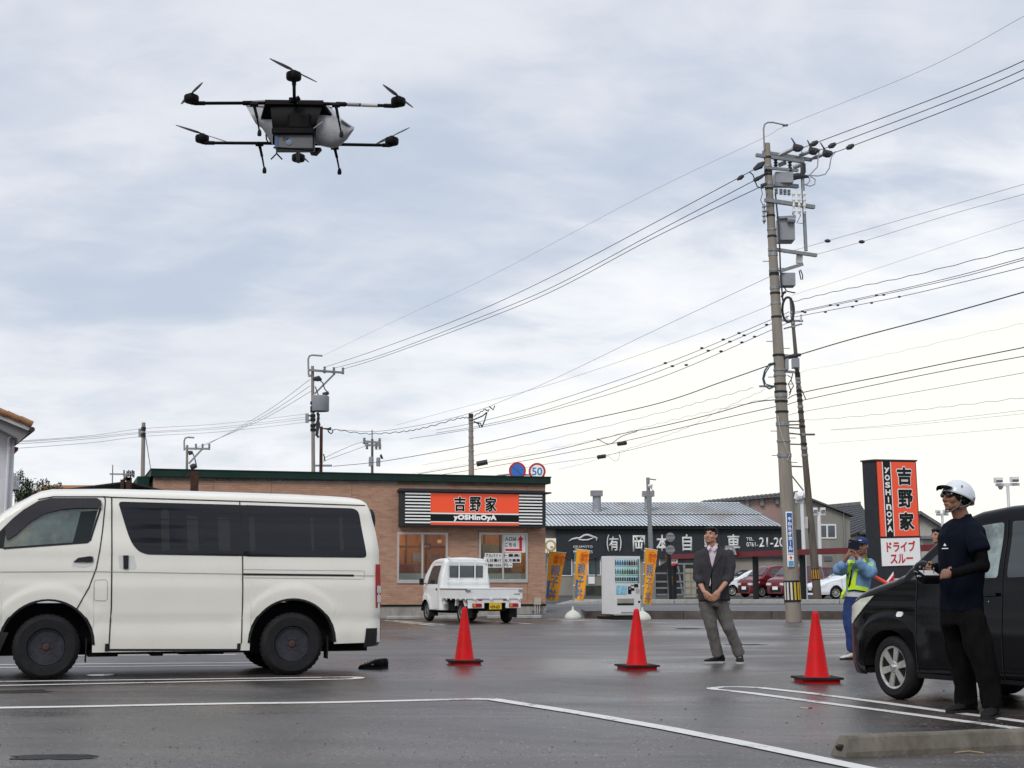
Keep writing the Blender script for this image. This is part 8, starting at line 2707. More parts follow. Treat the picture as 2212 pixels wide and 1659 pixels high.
class Head:
 def __init__(s, c, f, tilt=0.0, k=1.0):
  f = Vector(f).normalized()
  s.f0 = f
  r = f.cross(Vector((0, 0, 1))).normalized()
  u = r.cross(f).normalized()
  R = Matrix.Rotation(tilt, 3, r)
  s.f, s.u, s.r = R @ f, R @ u, r
  s.c, s.k = Vector(c), k
 def p(s, r, f, u):
  return s.c + (s.r * r + s.f * f + s.u * u) * s.k
 def ell(s, mb, r, f, u, a, b_, c, n=14, m=10):
  """ellipsoid with semi axes a (sideways) b (forward) c (up) at r,f,u"""
  o = len(mb.v)
  mb.sphere((0, 0, 0), 1.0, n, m)
  for i in range(o, len(mb.v)):
   x, y, z = mb.v[i]
   mb.v[i] = tuple(s.p(r + x * a, f + y * b_, u + z * c))
  return mb
 def build(s, mb, neck_to):
  s.ell(mb, 0, -.012, .030, .073, .092, .088)
  s.ell(mb, 0, .016, -.030, .066, .070, .078)
  s.ell(mb, 0, .038, -.070, .046, .048, .040)
  s.ell(mb, 0, .066, -.093, .020, .020, .016)        # chin
  s.ell(mb, 0, .074, .022, .052, .014, .010)         # brow
  for q in (-1, 1):
   s.ell(mb, q * .036, .056, -.028, .028, .028, .030)
   s.ell(mb, q * .046, .012, -.062, .020, .040, .030)
   s.ell(mb, q * .076, -.010, -.005, .010, .020, .032)  # ear
   s.ell(mb, q * .082, -.016, .010, .008, .014, .016)
  # nose
  mb.tube([s.p(0, .082, .012), s.p(0, .094, -.012), s.p(0, .106, -.032), s.p(0, .088, -.044)], [.008, .011, .014, .011], 8)
  s.ell(mb, .012, .090, -.038, .009, .010, .008)
  s.ell(mb, -.012, .090, -.038, .009, .010, .008)
  s.ell(mb, 0, .083, -.062, .024, .012, .006)        # lips
  s.ell(mb, 0, .081, -.072, .019, .012, .006)
  nk = Vector(neck_to)
  mb.tube([s.p(0, -.03, -.03), s.p(0, -.028, -.09), nk.lerp(s.p(0, -.03, -.10), .4), nk], [.062, .062, .064, .074], 14)
 def face(s, parent, lip=(0.30, 0.10, 0.09), brows=True):
  for q in (-1, 1):
   e = MB()
   s.ell(e, q * .032, .070, .000, .014, .012, .0065)
   obj('eye', e, mat('eye_white', (0.55, 0.50, 0.47), .3) if 'eye_white' not in bpy.data.materials else bpy.data.materials['eye_white'], parent)
   e = MB()
   s.ell(e, q * .032, .079, .000, .006, .004, .006)
   obj('iris', e, 'hair', parent)
   if brows:
    obj('eyebrow', MB().tube([s.p(q * .014, .090, .018), s.p(q * .032, .088, .024), s.p(q * .050, .074, .018)], [.003, .004, .002], 6), 'hair', parent)
  lp = MB()
  lp.tube([s.p(-.023, .083, -.067), s.p(-.008, .0945, -.064), s.p(.008, .0945, -.064), s.p(.023, .083, -.067)], [.002, .0042, .0042, .002], 6)
  obj('lips', lp, mat('lip', lip, .5), parent)
def hand(mb, wrist, d, palm_n, curl=.6, k=1.0, thumb=1, spread=.018):
 """palm and five bent fingers; d = pointing direction, palm_n = direction the palm faces, thumb = side sign"""
 d = Vector(d).normalized()
 pn = Vector(palm_n)
 pn = (pn - d * pn.dot(d)).normalized()
 s_ = d.cross(pn).normalized() * thumb
 w = Vector(wrist)
 etube(mb, [w, w + d * .035 * k, w + d * .09 * k], [.028 * k, .038 * k, .042 * k], [.020 * k, .018 * k, .015 * k], s_)
 for i, (L, off) in enumerate(((.068, .032), (.078, .011), (.073, -.011), (.058, -.032))):
  L *= k
  p = w + d * .085 * k + s_ * off * k
  pts_ = [w + d * .05 * k + s_ * off * .8 * k, p]
  dd = d.copy()
  for j, seg in enumerate((.45, .32, .25)):
   a = curl * (.7 + .5 * j)
   dd = (dd * cos(a) + pn * sin(a)).normalized() if j == 0 else (dd * cos(curl * .8) + (pn - dd * pn.dot(dd)).normalized() * sin(curl * .8)).normalized()
   p = p + dd * L * seg
   pts_.append(p)
  mb.tube(pts_, [.0095 * k, .0098 * k, .0088 * k, .008 * k, .0066 * k], 8)
  mb.sphere(pts_[-1], .0066 * k, 8, 5)
 t0 = w + d * .025 * k + s_ * .026 * k
 t1 = t0 + (d * .55 + s_ * .6 + pn * .35).normalized() * .042 * k
 t2 = t1 + (d * .9 + s_ * .1 + pn * .45).normalized() * .034 * k
 t3 = t2 + (d * .9 - s_ * .25 + pn * .4).normalized() * .024 * k
 mb.tube([t0, t1, t2, t3], [.013 * k, .0125 * k, .0105 * k, .008 * k], 8)
 mb.sphere(t3, .008 * k, 8, 5)
def shoe(parent, pos, ang, m='shoe_black', sole='sole', L=.28, h=.105):
 pos = Vector((pos.x - cos(ang) * .085, pos.y - sin(ang) * .085, 0.0))
 s_ = obj('shoe', shoe_mb(L, h, .105), m, parent, pos, (0, 0, ang), smooth=True)
 obj('sole', sole_mb(L, .105, .024), sole, s_)
 lc = MB().tube([(L * .42, -.02, h * .86), (L * .45, .02, h * .86), (L * .52, -.02, h * .76), (L * .55, .02, h * .76), (L * .62, -.02, h * .64)], .005, 5)
 obj('laces', lc, sole, s_)
# ---- drone pilot, near right
PO = G(2100, 1549)
pil = thing('person', 'man in white helmet, sunglasses and navy polo shirt holding a controller beside black car', 'person', PO, 0)
def q1(x, y, dy=0.0):
 return P(x, y, PO.y + dy) - PO
M['navy'] = mat('navy_polo_cloth', (0.003, 0.005, 0.012), .85, spec=.12, vary=.25, vscale=12)
M['black_cloth'] = mat('black_cloth', (0.003, 0.003, 0.0035), .85, spec=.12, vary=.2)
M['trouser_dark'] = mat('charcoal_trousers', (0.0055, 0.0048, 0.005), .9, spec=.1, vary=.3, vscale=10)
H = Head(q1(2065, 1073, .12), (-.93, -.37, 0), radians(6), 1.08)
mb = MB()
H.build(mb, q1(2080, 1125, .14))
nb_ = q1(2080, 1130, .14)
etube(mb, [q1(2078, 1310, .13), q1(2077, 1250, .13), q1(2078, 1185, .13), q1(2082, 1150, .13), nb_], [.13, .13, .14, .13, .05], [.10, .10, .12, .14, .05], (.75, .3, 0))
# arms and hands (left arm is the near one)
wl_, wr_ = q1(2058, 1239, -.20), q1(2006, 1228, .26)
el_, er_ = q1(2124, 1222, -.13), q1(2050, 1222, .36)
shl, shr = q1(2102, 1163, -.03), q1(2057, 1160, .28)
chain(mb, [shl, el_, wl_], [.036, .036, .028])
chain(mb, [shr, er_, wr_], [.036, .036, .028])
hand(mb, wl_, (q1(2020, 1240, -.05) - wl_), (.1, .9, -.25), .42, 1.02, thumb=-1)
hand(mb, wr_, (q1(1998, 1238, .05) - wr_), (.25, -.9, -.1), .45, 1.0, thumb=1)
for hp, kn, an in ((q1(2104, 1335, .03), q1(2124, 1425, -.02), q1(2143, 1528, -.05)), (q1(2062, 1335, .26), q1(2074, 1425, .30), q1(2088, 1515, .38))):
 chain(mb, [hp, kn, an], [.05, .045, .032])
body = skin_mesh('body', mb, .0052, 'skin_tan', pil, 3)
obj('lips', MB().tube([H.p(-.023, .083, -.067), H.p(-.008, .0945, -.064), H.p(.008, .0945, -.064), H.p(.023, .083, -.067)], [.002, .004, .004, .002], 6), mat('tan_lip', (0.20, 0.07, 0.06), .5), pil)
mb = MB()
etube(mb, [q1(2077, 1322, .13), q1(2077, 1300, .13), q1(2077, 1255, .13), q1(2077, 1200, .13), q1(2079, 1165, .13), q1(2082, 1140, .14), q1(2083, 1122, .14)],
 [.168, .172, .178, .190, .190, .155, .078], [.135, .135, .135, .15, .175, .165, .080], (.93, .20, 0), 24)
chain(mb, [q1(2102, 1153, -.03), q1(2113, 1172, -.10), q1(2119, 1190, -.13)], [.074, .073, .068], False)
chain(mb, [q1(2057, 1153, .28), q1(2050, 1188, .34)], [.073, .066], False)
skin_mesh('polo_shirt', mb, .010, 'navy', pil, 4, .018, 6, seed=1)
for a_, e_, w_, r_ in ((q1(2114, 1170, -.12), el_, q1(2064, 1238, -.20), .056), (q1(2052, 1175, .34), er_, q1(2012, 1229, .27), .054)):
 mb = MB()
 chain(mb, [a_, e_, w_], [r_, r_, .036])
 skin_mesh('undersleeve', mb, .009, 'black_cloth', pil, 4, .006, 12, seed=2)
mb = MB()
etube(mb, [q1(2079, 1305, .13), q1(2080, 1350, .13)], [.168, .165], [.135, .135], (.93, .2, 0), 20)
chain(mb, [q1(2102, 1345, .03), q1(2112, 1385, .0), q1(2126, 1430, -.02), q1(2137, 1480, -.03), q1(2144, 1530, -.05)], [.108, .106, .098, .086, .078], False)
chain(mb, [q1(2060, 1345, .24), q1(2066, 1385, .28), q1(2076, 1430, .31), q1(2082, 1475, .35), q1(2089, 1520, .38)], [.104, .102, .094, .084, .076], False)
skin_mesh('trousers', mb, .011, 'trouser_dark', pil, 4, .022, 6.5, seed=3)
cl = MB()
ca_ = q1(2082, 1126, .14)
etube(cl, [ca_ + Vector((0, 0, -.02)), ca_ + Vector((-.010, 0, .050))], [.086, .068], [.086, .066], (.93, .2, 0), 20)
obj('collar', cl, 'navy', pil, smooth=True)
lg = q1(2034, 1180, -.05)
FLg = Matrix.Rotation(radians(-38), 3, 'Z')
text('▲', 'sign_white', pil, (lg.x + .012, lg.y - .045, lg.z + .012), 'chest_logo', (0, 0, radians(-38)), height=.020, extrude=.001)
obj('chest_logo', MB().cbox((lg.x + .012, lg.y - .047, lg.z - .018), (.05, .002, .006), FLg), 'sign_white', pil)
shoe(pil, q1(2143, 1528, -.05), radians(238))
shoe(pil, q1(2089, 1516, .38), radians(203))
# helmet, cap peak, sunglasses, straps, headset
M['helmet'] = mat('white_helmet', (0.66, 0.70, 0.74), .3, coat=.3)
HH = Head(H.c, H.f0, radians(24), .95)
v, f = [], []
n, m_ = 36, 12
for j in range(m_ + 1):
 a = (pi * .56) * j / m_
 for k in range(n):
  b_ = 2 * pi * k / n
  rr_ = sin(a)
  rim = 1.0 + (.05 if j == m_ else 0)
  ridge = 1 + (.012 if (j % 3 == 1) else 0)
  v.append(HH.p(cos(b_) * .118 * rr_ * rim * ridge, (sin(b_) * .142 * rr_ * rim * ridge - .022), .020 + cos(a) * .128 * ridge))
for j in range(m_):
 for k in range(n):
  f.append((j * n + k, j * n + (k + 1) % n, (j + 1) * n + (k + 1) % n, (j + 1) * n + k))
hm = obj('helmet', MB().add(v, f), 'helmet', pil, smooth=50)
sd = hm.modifiers.new('s', 'SOLIDIFY')
sd.thickness = .006
lin = MB()
HH.ell(lin, 0, -.020, .022, .106, .128, .105, 20, 14)
obj('helmet_liner', lin, mat('dark_liner', (0.012, 0.012, 0.012), .8), pil, smooth=True)
pk = MB()
pv, pf = [], []
for j in range(5):
 t = j / 4
 for k in range(9):
  a = (k / 8 - .5) * 1.9
  for th_3 in (0, .013):
   pv.append(HH.p(sin(a) * (.095 - .018 * t), .085 + cos(a) * (.028 + .080 * t), .030 - .034 * t * t - .018 * (sin(a) ** 2) + th_3))
for j in range(4):
 for k in range(8):
  b0 = (j * 9 + k) * 2
  pf += [(b0, b0 + 2, b0 + 20, b0 + 18), (b0 + 1, b0 + 19, b0 + 21, b0 + 3)]
obj('cap_peak', pk.add(pv, pf), 'black_cloth', pil, smooth=True)
sg = MB()
for q_ in (-1, 1):
 H.ell(sg, q_ * .034, .083, .004, .035, .015, .023)
sg.tube([H.p(-.066, .060, .008), H.p(-.078, -.01, .006)], .003, 6).tube([H.p(.066, .060, .008), H.p(.078, -.01, .006)], .003, 6)
sg.tube([H.p(-.012, .096, .008), H.p(.012, .096, .008)], .004, 6)
obj('sunglasses', sg, mat('black_lens', (0.004, 0.004, 0.005), .08, coat=1), pil, smooth=True)
M['strap'] = mat('grey_strap', (0.12, 0.125, 0.13), .7)
for q_ in (-1, 1):
 obj('chin_strap', MB().tube([H.p(q_ * .084, .018, .075), H.p(q_ * .086, .018, -.02), H.p(q_ * .072, .028, -.075), H.p(q_ * .03, .060, -.115), H.p(0, .066, -.118)], [.0065, .0065, .006, .007, .007], 6), 'strap', pil, smooth=True)
 obj('nape_strap', MB().tube([H.p(q_ * .10, -.09, .0), H.p(q_ * .075, -.055, -.055), H.p(q_ * .070, .02, -.085)], .006, 6), 'strap', pil, smooth=True)
obj('headset', MB().tube([H.p(-.086, -.02, -.005), H.p(-.092, .02, -.018), H.p(-.088, .05, -.022)], [.012, .007, .004], 7), 'black_cloth', pil)
obj('wristwatch', MB().tube([wl_ + Vector((.016, 0, 0)), wl_ + Vector((-.016, 0, 0))], .040, 14), 'black_cloth', pil, smooth=True)
hc = thing('drone_controller', 'black handheld drone controller with silver face held by the helmeted man', 'controller', PO + q1(2006, 1243, .02), radians(20))
obj('case', MB().box(-.078, .078, -.06, .06, -.052, .018), 'black_cloth', hc, bevel=.018, bseg=2)
hc.rotation_euler = (radians(24), 0, radians(20))
obj('face_plate', MB().box(-.066, .066, -.045, .045, .019, .023), 'alu', hc)
for q_ in (-.05, .04):
 obj('stick', MB().tube([(q_, 0, .02), (q_ - .008, .0, .055)], [.005, .003], 6).sphere((q_ - .008, 0, .058), .007, 8, 5), 'galv', hc)
obj('side_switch', MB().tube([(-.085, -.02, .0), (-.115, -.02, .004)], [.006, .008], 7), 'alu', hc)
obj('side_switch', MB().tube([(-.085, .03, .012), (-.11, .03, .022)], [.004, .005], 7), 'alu', hc)
# ---- man in jacket
c6 = lambda x, y: (1446.4 + x * .2223, 1106 + y * .2223)
JO = G(1571, 1433)
jm = thing('person', 'man in dark grey jacket and grey trousers looking up with hands clasped in front', 'person', JO, 0)
def q2(x, y, dy=0.0):
 a, b_ = c6(x, y)
 return P(a, b_, JO.y + dy) - JO
M['jacket'] = mat('charcoal_jacket', (0.040, 0.038, 0.042), .9, spec=.2, vary=.12, vscale=30)
M['shirt_pink'] = mat('pale_pink_shirt', (0.55, 0.45, 0.52), .8, vary=.04)
M['trouser_grey'] = mat('grey_trousers', (0.105, 0.097, 0.090), .9, vary=.12, vscale=15)
H2_ = Head(q2(400, 232, .03), (-.52, -.85, 0), radians(14), .98)
mb = MB()
H2_.build(mb, q2(432, 345, .05))
etube(mb, [q2(430, 840, .05), q2(430, 640, .05), q2(430, 480, .05), q2(432, 400, .05), q2(432, 345, .05)], [.13, .13, .15, .14, .05], [.09, .09, .10, .09, .05], (1, .1, 0))
wl2, wr2 = q2(480, 770, -.20), q2(335, 775, -.19)
el2, er2 = q2(583, 640, -.04), q2(268, 630, -.02)
chain(mb, [q2(575, 420, .03), el2, wl2], [.05, .042, .027])
chain(mb, [q2(295, 430, .03), er2, wr2], [.05, .042, .027])
hand(mb, wr2, q2(415, 852, -.26) - wr2, (.35, .7, .2), .35, 1.05, thumb=-1)
hand(mb, wl2, q2(418, 850, -.30) - wl2, (-.2, .85, .1), .40, 1.08, thumb=1)
for hp, kn, an in ((q2(350, 880, .04), q2(405, 1130, .0), q2(468, 1395, .05)), (q2(500, 880, .06), q2(565, 1120, .0), q2(680, 1400, .04))):
 chain(mb, [hp, kn, an], [.07, .05, .035])
skin_mesh('body', mb, .006, 'skin', jm, 3)
H2_.face(jm)
mb = MB()
etube(mb, [q2(432, 860, .03), q2(430, 780, .03), q2(430, 640, .03), q2(435, 520, .03), q2(437, 430, .04), q2(438, 375, .06), q2(440, 340, .08)],
 [.208, .205, .190, .205, .205, .165, .075], [.130, .130, .125, .135, .125, .10, .06], (1, .12, 0), 24)
chain(mb, [q2(575, 420, .04), q2(592, 520, .0), el2, q2(556, 668, -.08)], [.074, .066, .060, .058])
chain(mb, [q2(300, 428, .04), q2(275, 520, .0), er2, q2(290, 668, -.09)], [.072, .065, .059, .057])
jk = skin_mesh('jacket', mb, .010, 'jacket', jm, 4, .010, 9, seed=4)
# front of the jacket: shirt inset, lapels, lower opening
def on_front(x, y, off=0.0):
 p = q2(x, y, -.11)
 return p + Vector((0, -off, 0))
from mathutils.bvhtree import BVHTree
def bvh_of(o):
 return BVHTree.FromPolygons([v.co for v in o.data.vertices], [p.vertices for p in o.data.polygons])
def drape(name, poly, o_on, origin, qf, off, m, parent, cell=.03):
 """cloth piece laid on the front of a garment: px outline projected onto it"""
 bv = bvh_of(o_on)
 pts2 = [qf(*p, -1.0) for p in poly]
 bm = bmesh.new()
 bm.faces.new([bm.verts.new((p.x, 0, p.z)) for p in [qf(*p, 0.0) for p in poly]])
 zs = [v_.co.z for v_ in bm.verts]
 z = min(zs) + cell
 while z < max(zs):
  bmesh.ops.bisect_plane(bm, geom=bm.verts[:] + bm.edges[:] + bm.faces[:], plane_co=(0, 0, z), plane_no=(0, 0, 1))
  z += cell
 x = min(v_.co.x for v_ in bm.verts) + cell
 xm_ = max(v_.co.x for v_ in bm.verts)
 while x < xm_:
  bmesh.ops.bisect_plane(bm, geom=bm.verts[:] + bm.edges[:] + bm.faces[:], plane_co=(x, 0, 0), plane_no=(1, 0, 0))
  x += cell
 for v_ in bm.verts:
  hit = bv.ray_cast(Vector((v_.co.x, -1.5, v_.co.z)), Vector((0, 1, 0)))
  v_.co.y = (hit[0].y if hit[0] is not None else -.08) - off
 r = bmesh.ops.extrude_face_region(bm, geom=list(bm.faces))
 for v_ in [e for e in r['geom'] if isinstance(e, bmesh.types.BMVert)]:
  v_.co.y += .004
 bmesh.ops.recalc_face_normals(bm, faces=bm.faces)
 me = bpy.data.meshes.new(name)
 bm.to_mesh(me)
 bm.free()
 me.materials.append(M[m] if isinstance(m, str) else m)
 me.polygons.foreach_set('use_smooth', [True] * len(me.polygons))
 me.set_sharp_from_angle(angle=radians(35))
 return obj(name, me, None, parent)
drape('shirt', [(362, 352), (455, 318), (462, 345), (432, 440), (404, 540), (385, 470)], jk, JO, q2, .004, 'shirt_pink', jm)
drape('shirt', [(388, 640), (392, 690), (384, 722), (378, 716)], jk, JO, q2, .004, 'shirt_pink', jm)
drape('belt', [(376, 716), (400, 716), (402, 744), (374, 744)], jk, JO, q2, .004, 'black_cloth', jm)
drape('lapel', [(352, 362), (366, 352), (386, 470), (404, 545), (398, 560), (360, 480), (340, 400)], jk, JO, q2, .010, 'jacket', jm)
drape('lapel', [(466, 318), (500, 345), (505, 410), (450, 490), (404, 562), (404, 535), (434, 440), (464, 350)], jk, JO, q2, .010, 'jacket', jm)
drape('jacket_opening', [(402, 560), (408, 560), (400, 640), (404, 700), (396, 790), (388, 840), (384, 838), (392, 700), (388, 640)], jk, JO, q2, .003, 'black_cloth', jm)
ck = q2(425, 335, .0)
sh_ = MB()
sh_.add([q2(362, 350, -.09), q2(374, 372, -.12), q2(400, 345, -.11), q2(385, 318, -.06), q2(366, 356, -.08), q2(378, 377, -.11), q2(404, 350, -.10), q2(389, 322, -.05)], [(0, 1, 2, 3), (7, 6, 5, 4), (0, 4, 5, 1), (1, 5, 6, 2), (2, 6, 7, 3), (3, 7, 4, 0)])
obj('collar', sh_, 'shirt_pink', jm)
sh_ = MB()
sh_.add([q2(412, 352, -.11), q2(432, 382, -.12), q2(466, 345, -.08), q2(456, 305, -.04), q2(416, 356, -.10), q2(436, 386, -.11), q2(470, 349, -.07), q2(460, 309, -.03)], [(0, 1, 2, 3), (7, 6, 5, 4), (0, 4, 5, 1), (1, 5, 6, 2), (2, 6, 7, 3), (3, 7, 4, 0)])
obj('collar', sh_, 'shirt_pink', jm)
mb = MB()
etube(mb, [q2(430, 800, .04), q2(430, 880, .05), q2(425, 920, .05)], [.165, .165, .15], [.11, .11, .11], (1, .12, 0), 20)
chain(mb, [q2(352, 890, .04), q2(378, 1000, .02), q2(410, 1130, .0), q2(440, 1260, .03), q2(470, 1400, .05)], [.095, .090, .078, .070, .070], False)
chain(mb, [q2(500, 890, .05), q2(530, 1000, .02), q2(575, 1120, .0), q2(630, 1250, .02), q2(686, 1392, .04)], [.098, .093, .080, .072, .070], False)
skin_mesh('trousers', mb, .010, 'trouser_grey', jm, 3, .011, 8, (1, 1, .7), seed=6)
shoe(jm, q2(470, 1395, .05), radians(200), 'shoe_black', 'alu', .28)
shoe(jm, q2(682, 1400, .04), radians(262), 'shoe_black', 'alu', .28)
def hair_cap(H, parent, fringe=True, m='hair', back=.0):
 mb = MB()
 H.ell(mb, 0, -.028, .050, .080, .094, .082)
 H.ell(mb, 0, -.052, .010, .076, .062, .075)
 for q in (-1, 1):
  H.ell(mb, q * .066, -.012, .030, .014, .035, .040)
  H.ell(mb, q * .030, .048, .078, .048, .036, .024)
 if fringe:
  for k in range(7):
   t = (k - 3) / 3
   H.ell(mb, t * .055, .066 - .02 * abs(t), .062 - .010 * (k % 2) - .012 * (t > 0), .013, .016, .024)
 return skin_mesh('hair', mb, .006, m, parent, 3, .006, 40, seed=2)
hair_cap(H2_, jm)
# ---- traffic guard
c4 = lambda x, y: (1786.7 + x * .2222, 1106 + y * .2222)
GO = G(1852, 1425)
gd = thing('person', 'traffic guard in blue cap and yellow safety vest filming with a phone', 'person', GO, 0)
def q3(x, y, dy=0.0):
 a, b_ = c4(x, y)
 return P(a, b_, GO.y + dy) - GO
M['shirt_blue'] = mat('light_blue_uniform', (0.15, 0.28, 0.46), .85, vary=.08, vscale=8)
M['royal'] = mat('royal_blue_cloth', (0.010, 0.030, 0.13), .8, vary=.12)
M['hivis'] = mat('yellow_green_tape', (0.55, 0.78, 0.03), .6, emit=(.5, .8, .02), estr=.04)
H3 = Head(q3(335, 335, .03), (-.40, -.9, 0), radians(2), .98)
mb = MB()
H3.build(mb, q3(325, 470, .05))
etube(mb, [q3(300, 830, .05), q3(310, 680, .05), q3(318, 560, .05), q3(325, 500, .05), q3(325, 465, .05)], [.12, .12, .14, .12, .05], [.09, .09, .10, .09, .05], (1, .2, 0))
wr3, wl3 = q3(200, 430, -.22), q3(288, 452, -.26)
er3, el3 = q3(110, 560, -.10), q3(400, 590, -.16)
chain(mb, [q3(225, 520, .02), er3, wr3], [.05, .042, .026])
chain(mb, [q3(425, 520, .06), el3, wl3], [.05, .042, .026])
hand(mb, wr3, q3(240, 345, -.24) - wr3, (.8, .2, .1), .55, 1.0, thumb=-1)
hand(mb, wl3, q3(262, 360, -.28) - wl3, (-.8, .2, .1), .55, 1.0, thumb=1)
for hp, kn, an in ((q3(240, 860, .04), q3(225, 1100, .0), q3(235, 1360, .02)), (q3(350, 860, .06), q3(360, 1100, .02), q3(370, 1360, .05))):
 chain(mb, [hp, kn, an], [.07, .05, .035])
skin_mesh('body', mb, .006, 'skin_tan', gd, 3)
H3.face(gd)
mb = MB()
etube(mb, [q3(300, 800, .04), q3(303, 720, .04), q3(312, 620, .04), q3(322, 540, .04), q3(325, 490, .05), q3(325, 455, .06)], [.165, .165, .175, .19, .165, .07], [.12, .12, .12, .12, .10, .065], (1, .2, 0), 22)
chain(mb, [q3(232, 515, .03), q3(150, 560, -.05), er3, q3(140, 520, -.16)], [.078, .076, .070, .060])
chain(mb, [q3(412, 515, .05), q3(425, 580, -.04), el3, q3(330, 520, -.22), q3(308, 490, -.25)], [.085, .085, .076, .066, .052])
sj = skin_mesh('uniform_shirt', mb, .010, 'shirt_blue', gd, 4, .014, 7, seed=8)
drape('safety_vest', [(200, 468), (248, 474), (222, 560), (212, 640), (200, 740), (170, 742), (176, 600)], sj, GO, q3, .008, 'hivis', gd)
drape('safety_vest', [(258, 555), (285, 560), (268, 650), (262, 712), (395, 735), (398, 775), (250, 752), (185, 762), (200, 718), (232, 650)], sj, GO, q3, .009, 'hivis', gd)
drape('safety_vest', [(330, 470), (375, 448), (402, 462), (350, 500)], sj, GO, q3, .009, 'hivis', gd)
drape('vest_edge', [(222, 560), (232, 560), (218, 700), (205, 742), (198, 742), (210, 640)], sj, GO, q3, .011, 'black_cloth', gd)
drape('vest_edge', [(185, 762), (250, 752), (398, 775), (398, 785), (250, 764), (188, 774)], sj, GO, q3, .011, 'black_cloth', gd)
drape('shoulder_patch', [(385, 485), (440, 480), (452, 505), (430, 530), (392, 525)], sj, GO, q3, .006, mat('pale_green_patch', (0.30, 0.50, 0.28), .8), gd)
mb = MB()
mb.tube([q3(175, 755, -.06), q3(150, 800, -.07), q3(136, 850, -.05)], [.022, .024, .014], 8)
skin_mesh('vest_tail', mb, .010, 'hivis', gd, 2)
mb = MB()
etube(mb, [q3(292, 790, .04), q3(290, 850, .04), q3(292, 900, .04)], [.16, .17, .165], [.115, .12, .12], (1, .2, 0), 20)
chain(mb, [q3(238, 880, .04), q3(225, 1000, .02), q3(228, 1110, .0), q3(236, 1240, .01), q3(240, 1355, .02)], [.100, .098, .085, .073, .062], False)
chain(mb, [q3(345, 880, .06), q3(352, 1000, .04), q3(360, 1110, .02), q3(368, 1355, .05)], [.100, .098, .085, .062], False)
skin_mesh('trousers', mb, .011, 'royal', gd, 4, .013, 7, (1, 1, .5), seed=9)
bl_ = MB()
etube(bl_, [q3(292, 784, .04), q3(291, 826, .04)], [.176, .178], [.130, .132], (1, .2, 0), 28)
obj('belt', bl_, mat('white_webbing', (0.50, 0.50, 0.48), .7, vary=.1), gd, smooth=40)
shoe(gd, q3(236, 1360, .02), radians(205), mat('white_trainer', (0.5, 0.48, 0.42), .7), 'shoe_black', .26)
shoe(gd, q3(370, 1360, .05), radians(230), bpy.data.materials['white_trainer'], 'shoe_black', .26)
mb = MB()
H3.ell(mb, 0, -.015, .060, .084, .100, .075)
H3.ell(mb, 0, -.020, .035, .085, .102, .035)
cp_ = skin_mesh('cap', mb, .007, 'royal', gd, 3)
pk = MB()
H3.ell(pk, 0, .095, .038, .066, .062, .010)
obj('cap_peak', pk, 'royal', cp_, smooth=True)
obj('cap_badge', MB().tube([H3.p(-.02, .083, .075), H3.p(.02, .083, .075)], .010, 6), 'alu', cp_)
mb = MB()
H3.ell(mb, 0, -.06, -.005, .074, .045, .050)
skin_mesh('hair', mb, .008, 'hair', gd, 2)
obj('wristwatch', MB().tube([wl3.lerp(el3, .03), wl3.lerp(el3, .12)], .036, 12), 'alu', gd)
phn = thing('mobile_phone', 'dark phone held up before the traffic guard face', 'phone', GO + q3(262, 318, -.30), radians(12))
obj('case', MB().box(-.082, .082, -.006, .006, -.06, .06), mat('navy_phone_case', (0.010, 0.014, 0.026), .5), phn, rot=(0, radians(8), 0), bevel=.006)
obj('camera_lens', MB().lathe([(.006, -.007), (.001, -.008)], (-.06, 0, .035), 8, 'y'), 'alu', phn)
bt = thing('signal_baton', 'red traffic baton slanting down behind the guard toward the car bonnet', 'baton', GO + q3(435, 612, .15), 0)
bq = q3(640, 725, .15) - q3(435, 612, .15)
obj('handle', MB().tube([bq * 0, bq * .07], .020, 10), 'black_cloth', bt)
obj('tube', MB().tube([bq * .07, bq], .022, 12), mat('red_translucent_baton', (0.75, 0.06, 0.03), .3, emit=(1, .1, .05), estr=.15), bt, smooth=True)
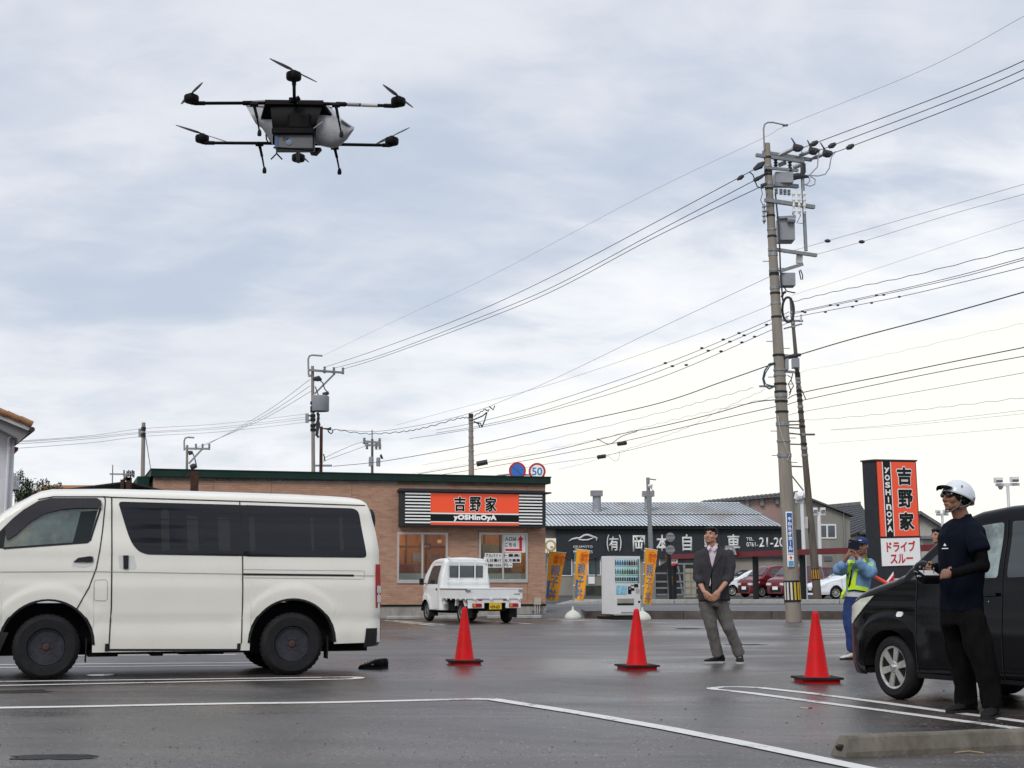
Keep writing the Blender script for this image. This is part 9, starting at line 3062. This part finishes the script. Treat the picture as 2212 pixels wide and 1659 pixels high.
# ---- bystander half hidden behind the car
BO = G(2028, 1412)
by = thing('person', 'man with glasses whose face shows between the tall sign and the helmeted man', 'person', BO, 0)
def q4(x, y, dy=0.0):
 return P(x, y, BO.y + dy) - BO
H4 = Head(q4(2026, 1158, .0), (-.85, -.5, 0), radians(8), 1.0)
mb = MB()
H4.build(mb, q4(2036, 1196, .03))
etube(mb, [q4(2038, 1310, .03), q4(2038, 1260, .03), q4(2038, 1215, .03), q4(2036, 1192, .03)], [.13, .13, .14, .05], [.1, .1, .1, .05], (.8, .5, 0))
for dx in (-12, 12):
 chain(mb, [q4(2038 + dx, 1300, .03), q4(2038 + dx, 1355, .0), q4(2038 + dx, 1403, .02)], [.07, .05, .035])
for dx, dy in ((-26, -.1), (28, .15)):
 w_ = q4(2038 + dx, 1305, dy)
 chain(mb, [q4(2038 + dx * .9, 1218, dy), q4(2038 + dx, 1262, dy), w_], [.05, .042, .027])
 hand(mb, w_, (0, 0, -1), (-.5, .3, 0), .3, 1.0)
skin_mesh('body', mb, .007, 'skin', by, 3)
H4.face(by)
hair_cap(H4, by)
gl = MB()
for q_ in (-1, 1):
 gl.tube([H4.p(q_ * .033 + cos(a) * .022, .088, sin(a) * .016) for a in [2 * pi * k / 12 for k in range(13)]], .002, 5)
 gl.tube([H4.p(q_ * .055, .085, 0), H4.p(q_ * .078, 0, .0)], .002, 5)
obj('glasses', gl, 'galv', by, kind='stuff')
mb = MB()
etube(mb, [q4(2038, 1305, .03), q4(2038, 1260, .03), q4(2038, 1218, .03), q4(2037, 1202, .03)], [.17, .17, .19, .08], [.13, .13, .13, .08], (.8, .5, 0), 20)
for dx, dy in ((-26, -.1), (28, .15)):
 chain(mb, [q4(2038 + dx * .9, 1220, dy), q4(2038 + dx, 1262, dy), q4(2038 + dx, 1295, dy)], [.075, .065, .05])
skin_mesh('jacket', mb, .012, 'navy', by, 3, .01, 7)
mb = MB()
etube(mb, [q4(2038, 1295, .03), q4(2038, 1320, .03)], [.16, .15], [.12, .12], (.8, .5, 0), 20)
for dx in (-12, 12):
 chain(mb, [q4(2038 + dx, 1310, .03), q4(2038 + dx, 1355, .0), q4(2038 + dx, 1402, .02)], [.09, .075, .062], False)
skin_mesh('trousers', mb, .012, 'trouser_dark', by, 3, .01, 7)
for dx in (-12, 12):
 shoe(by, q4(2038 + dx, 1403, .02), radians(210), 'shoe_black')
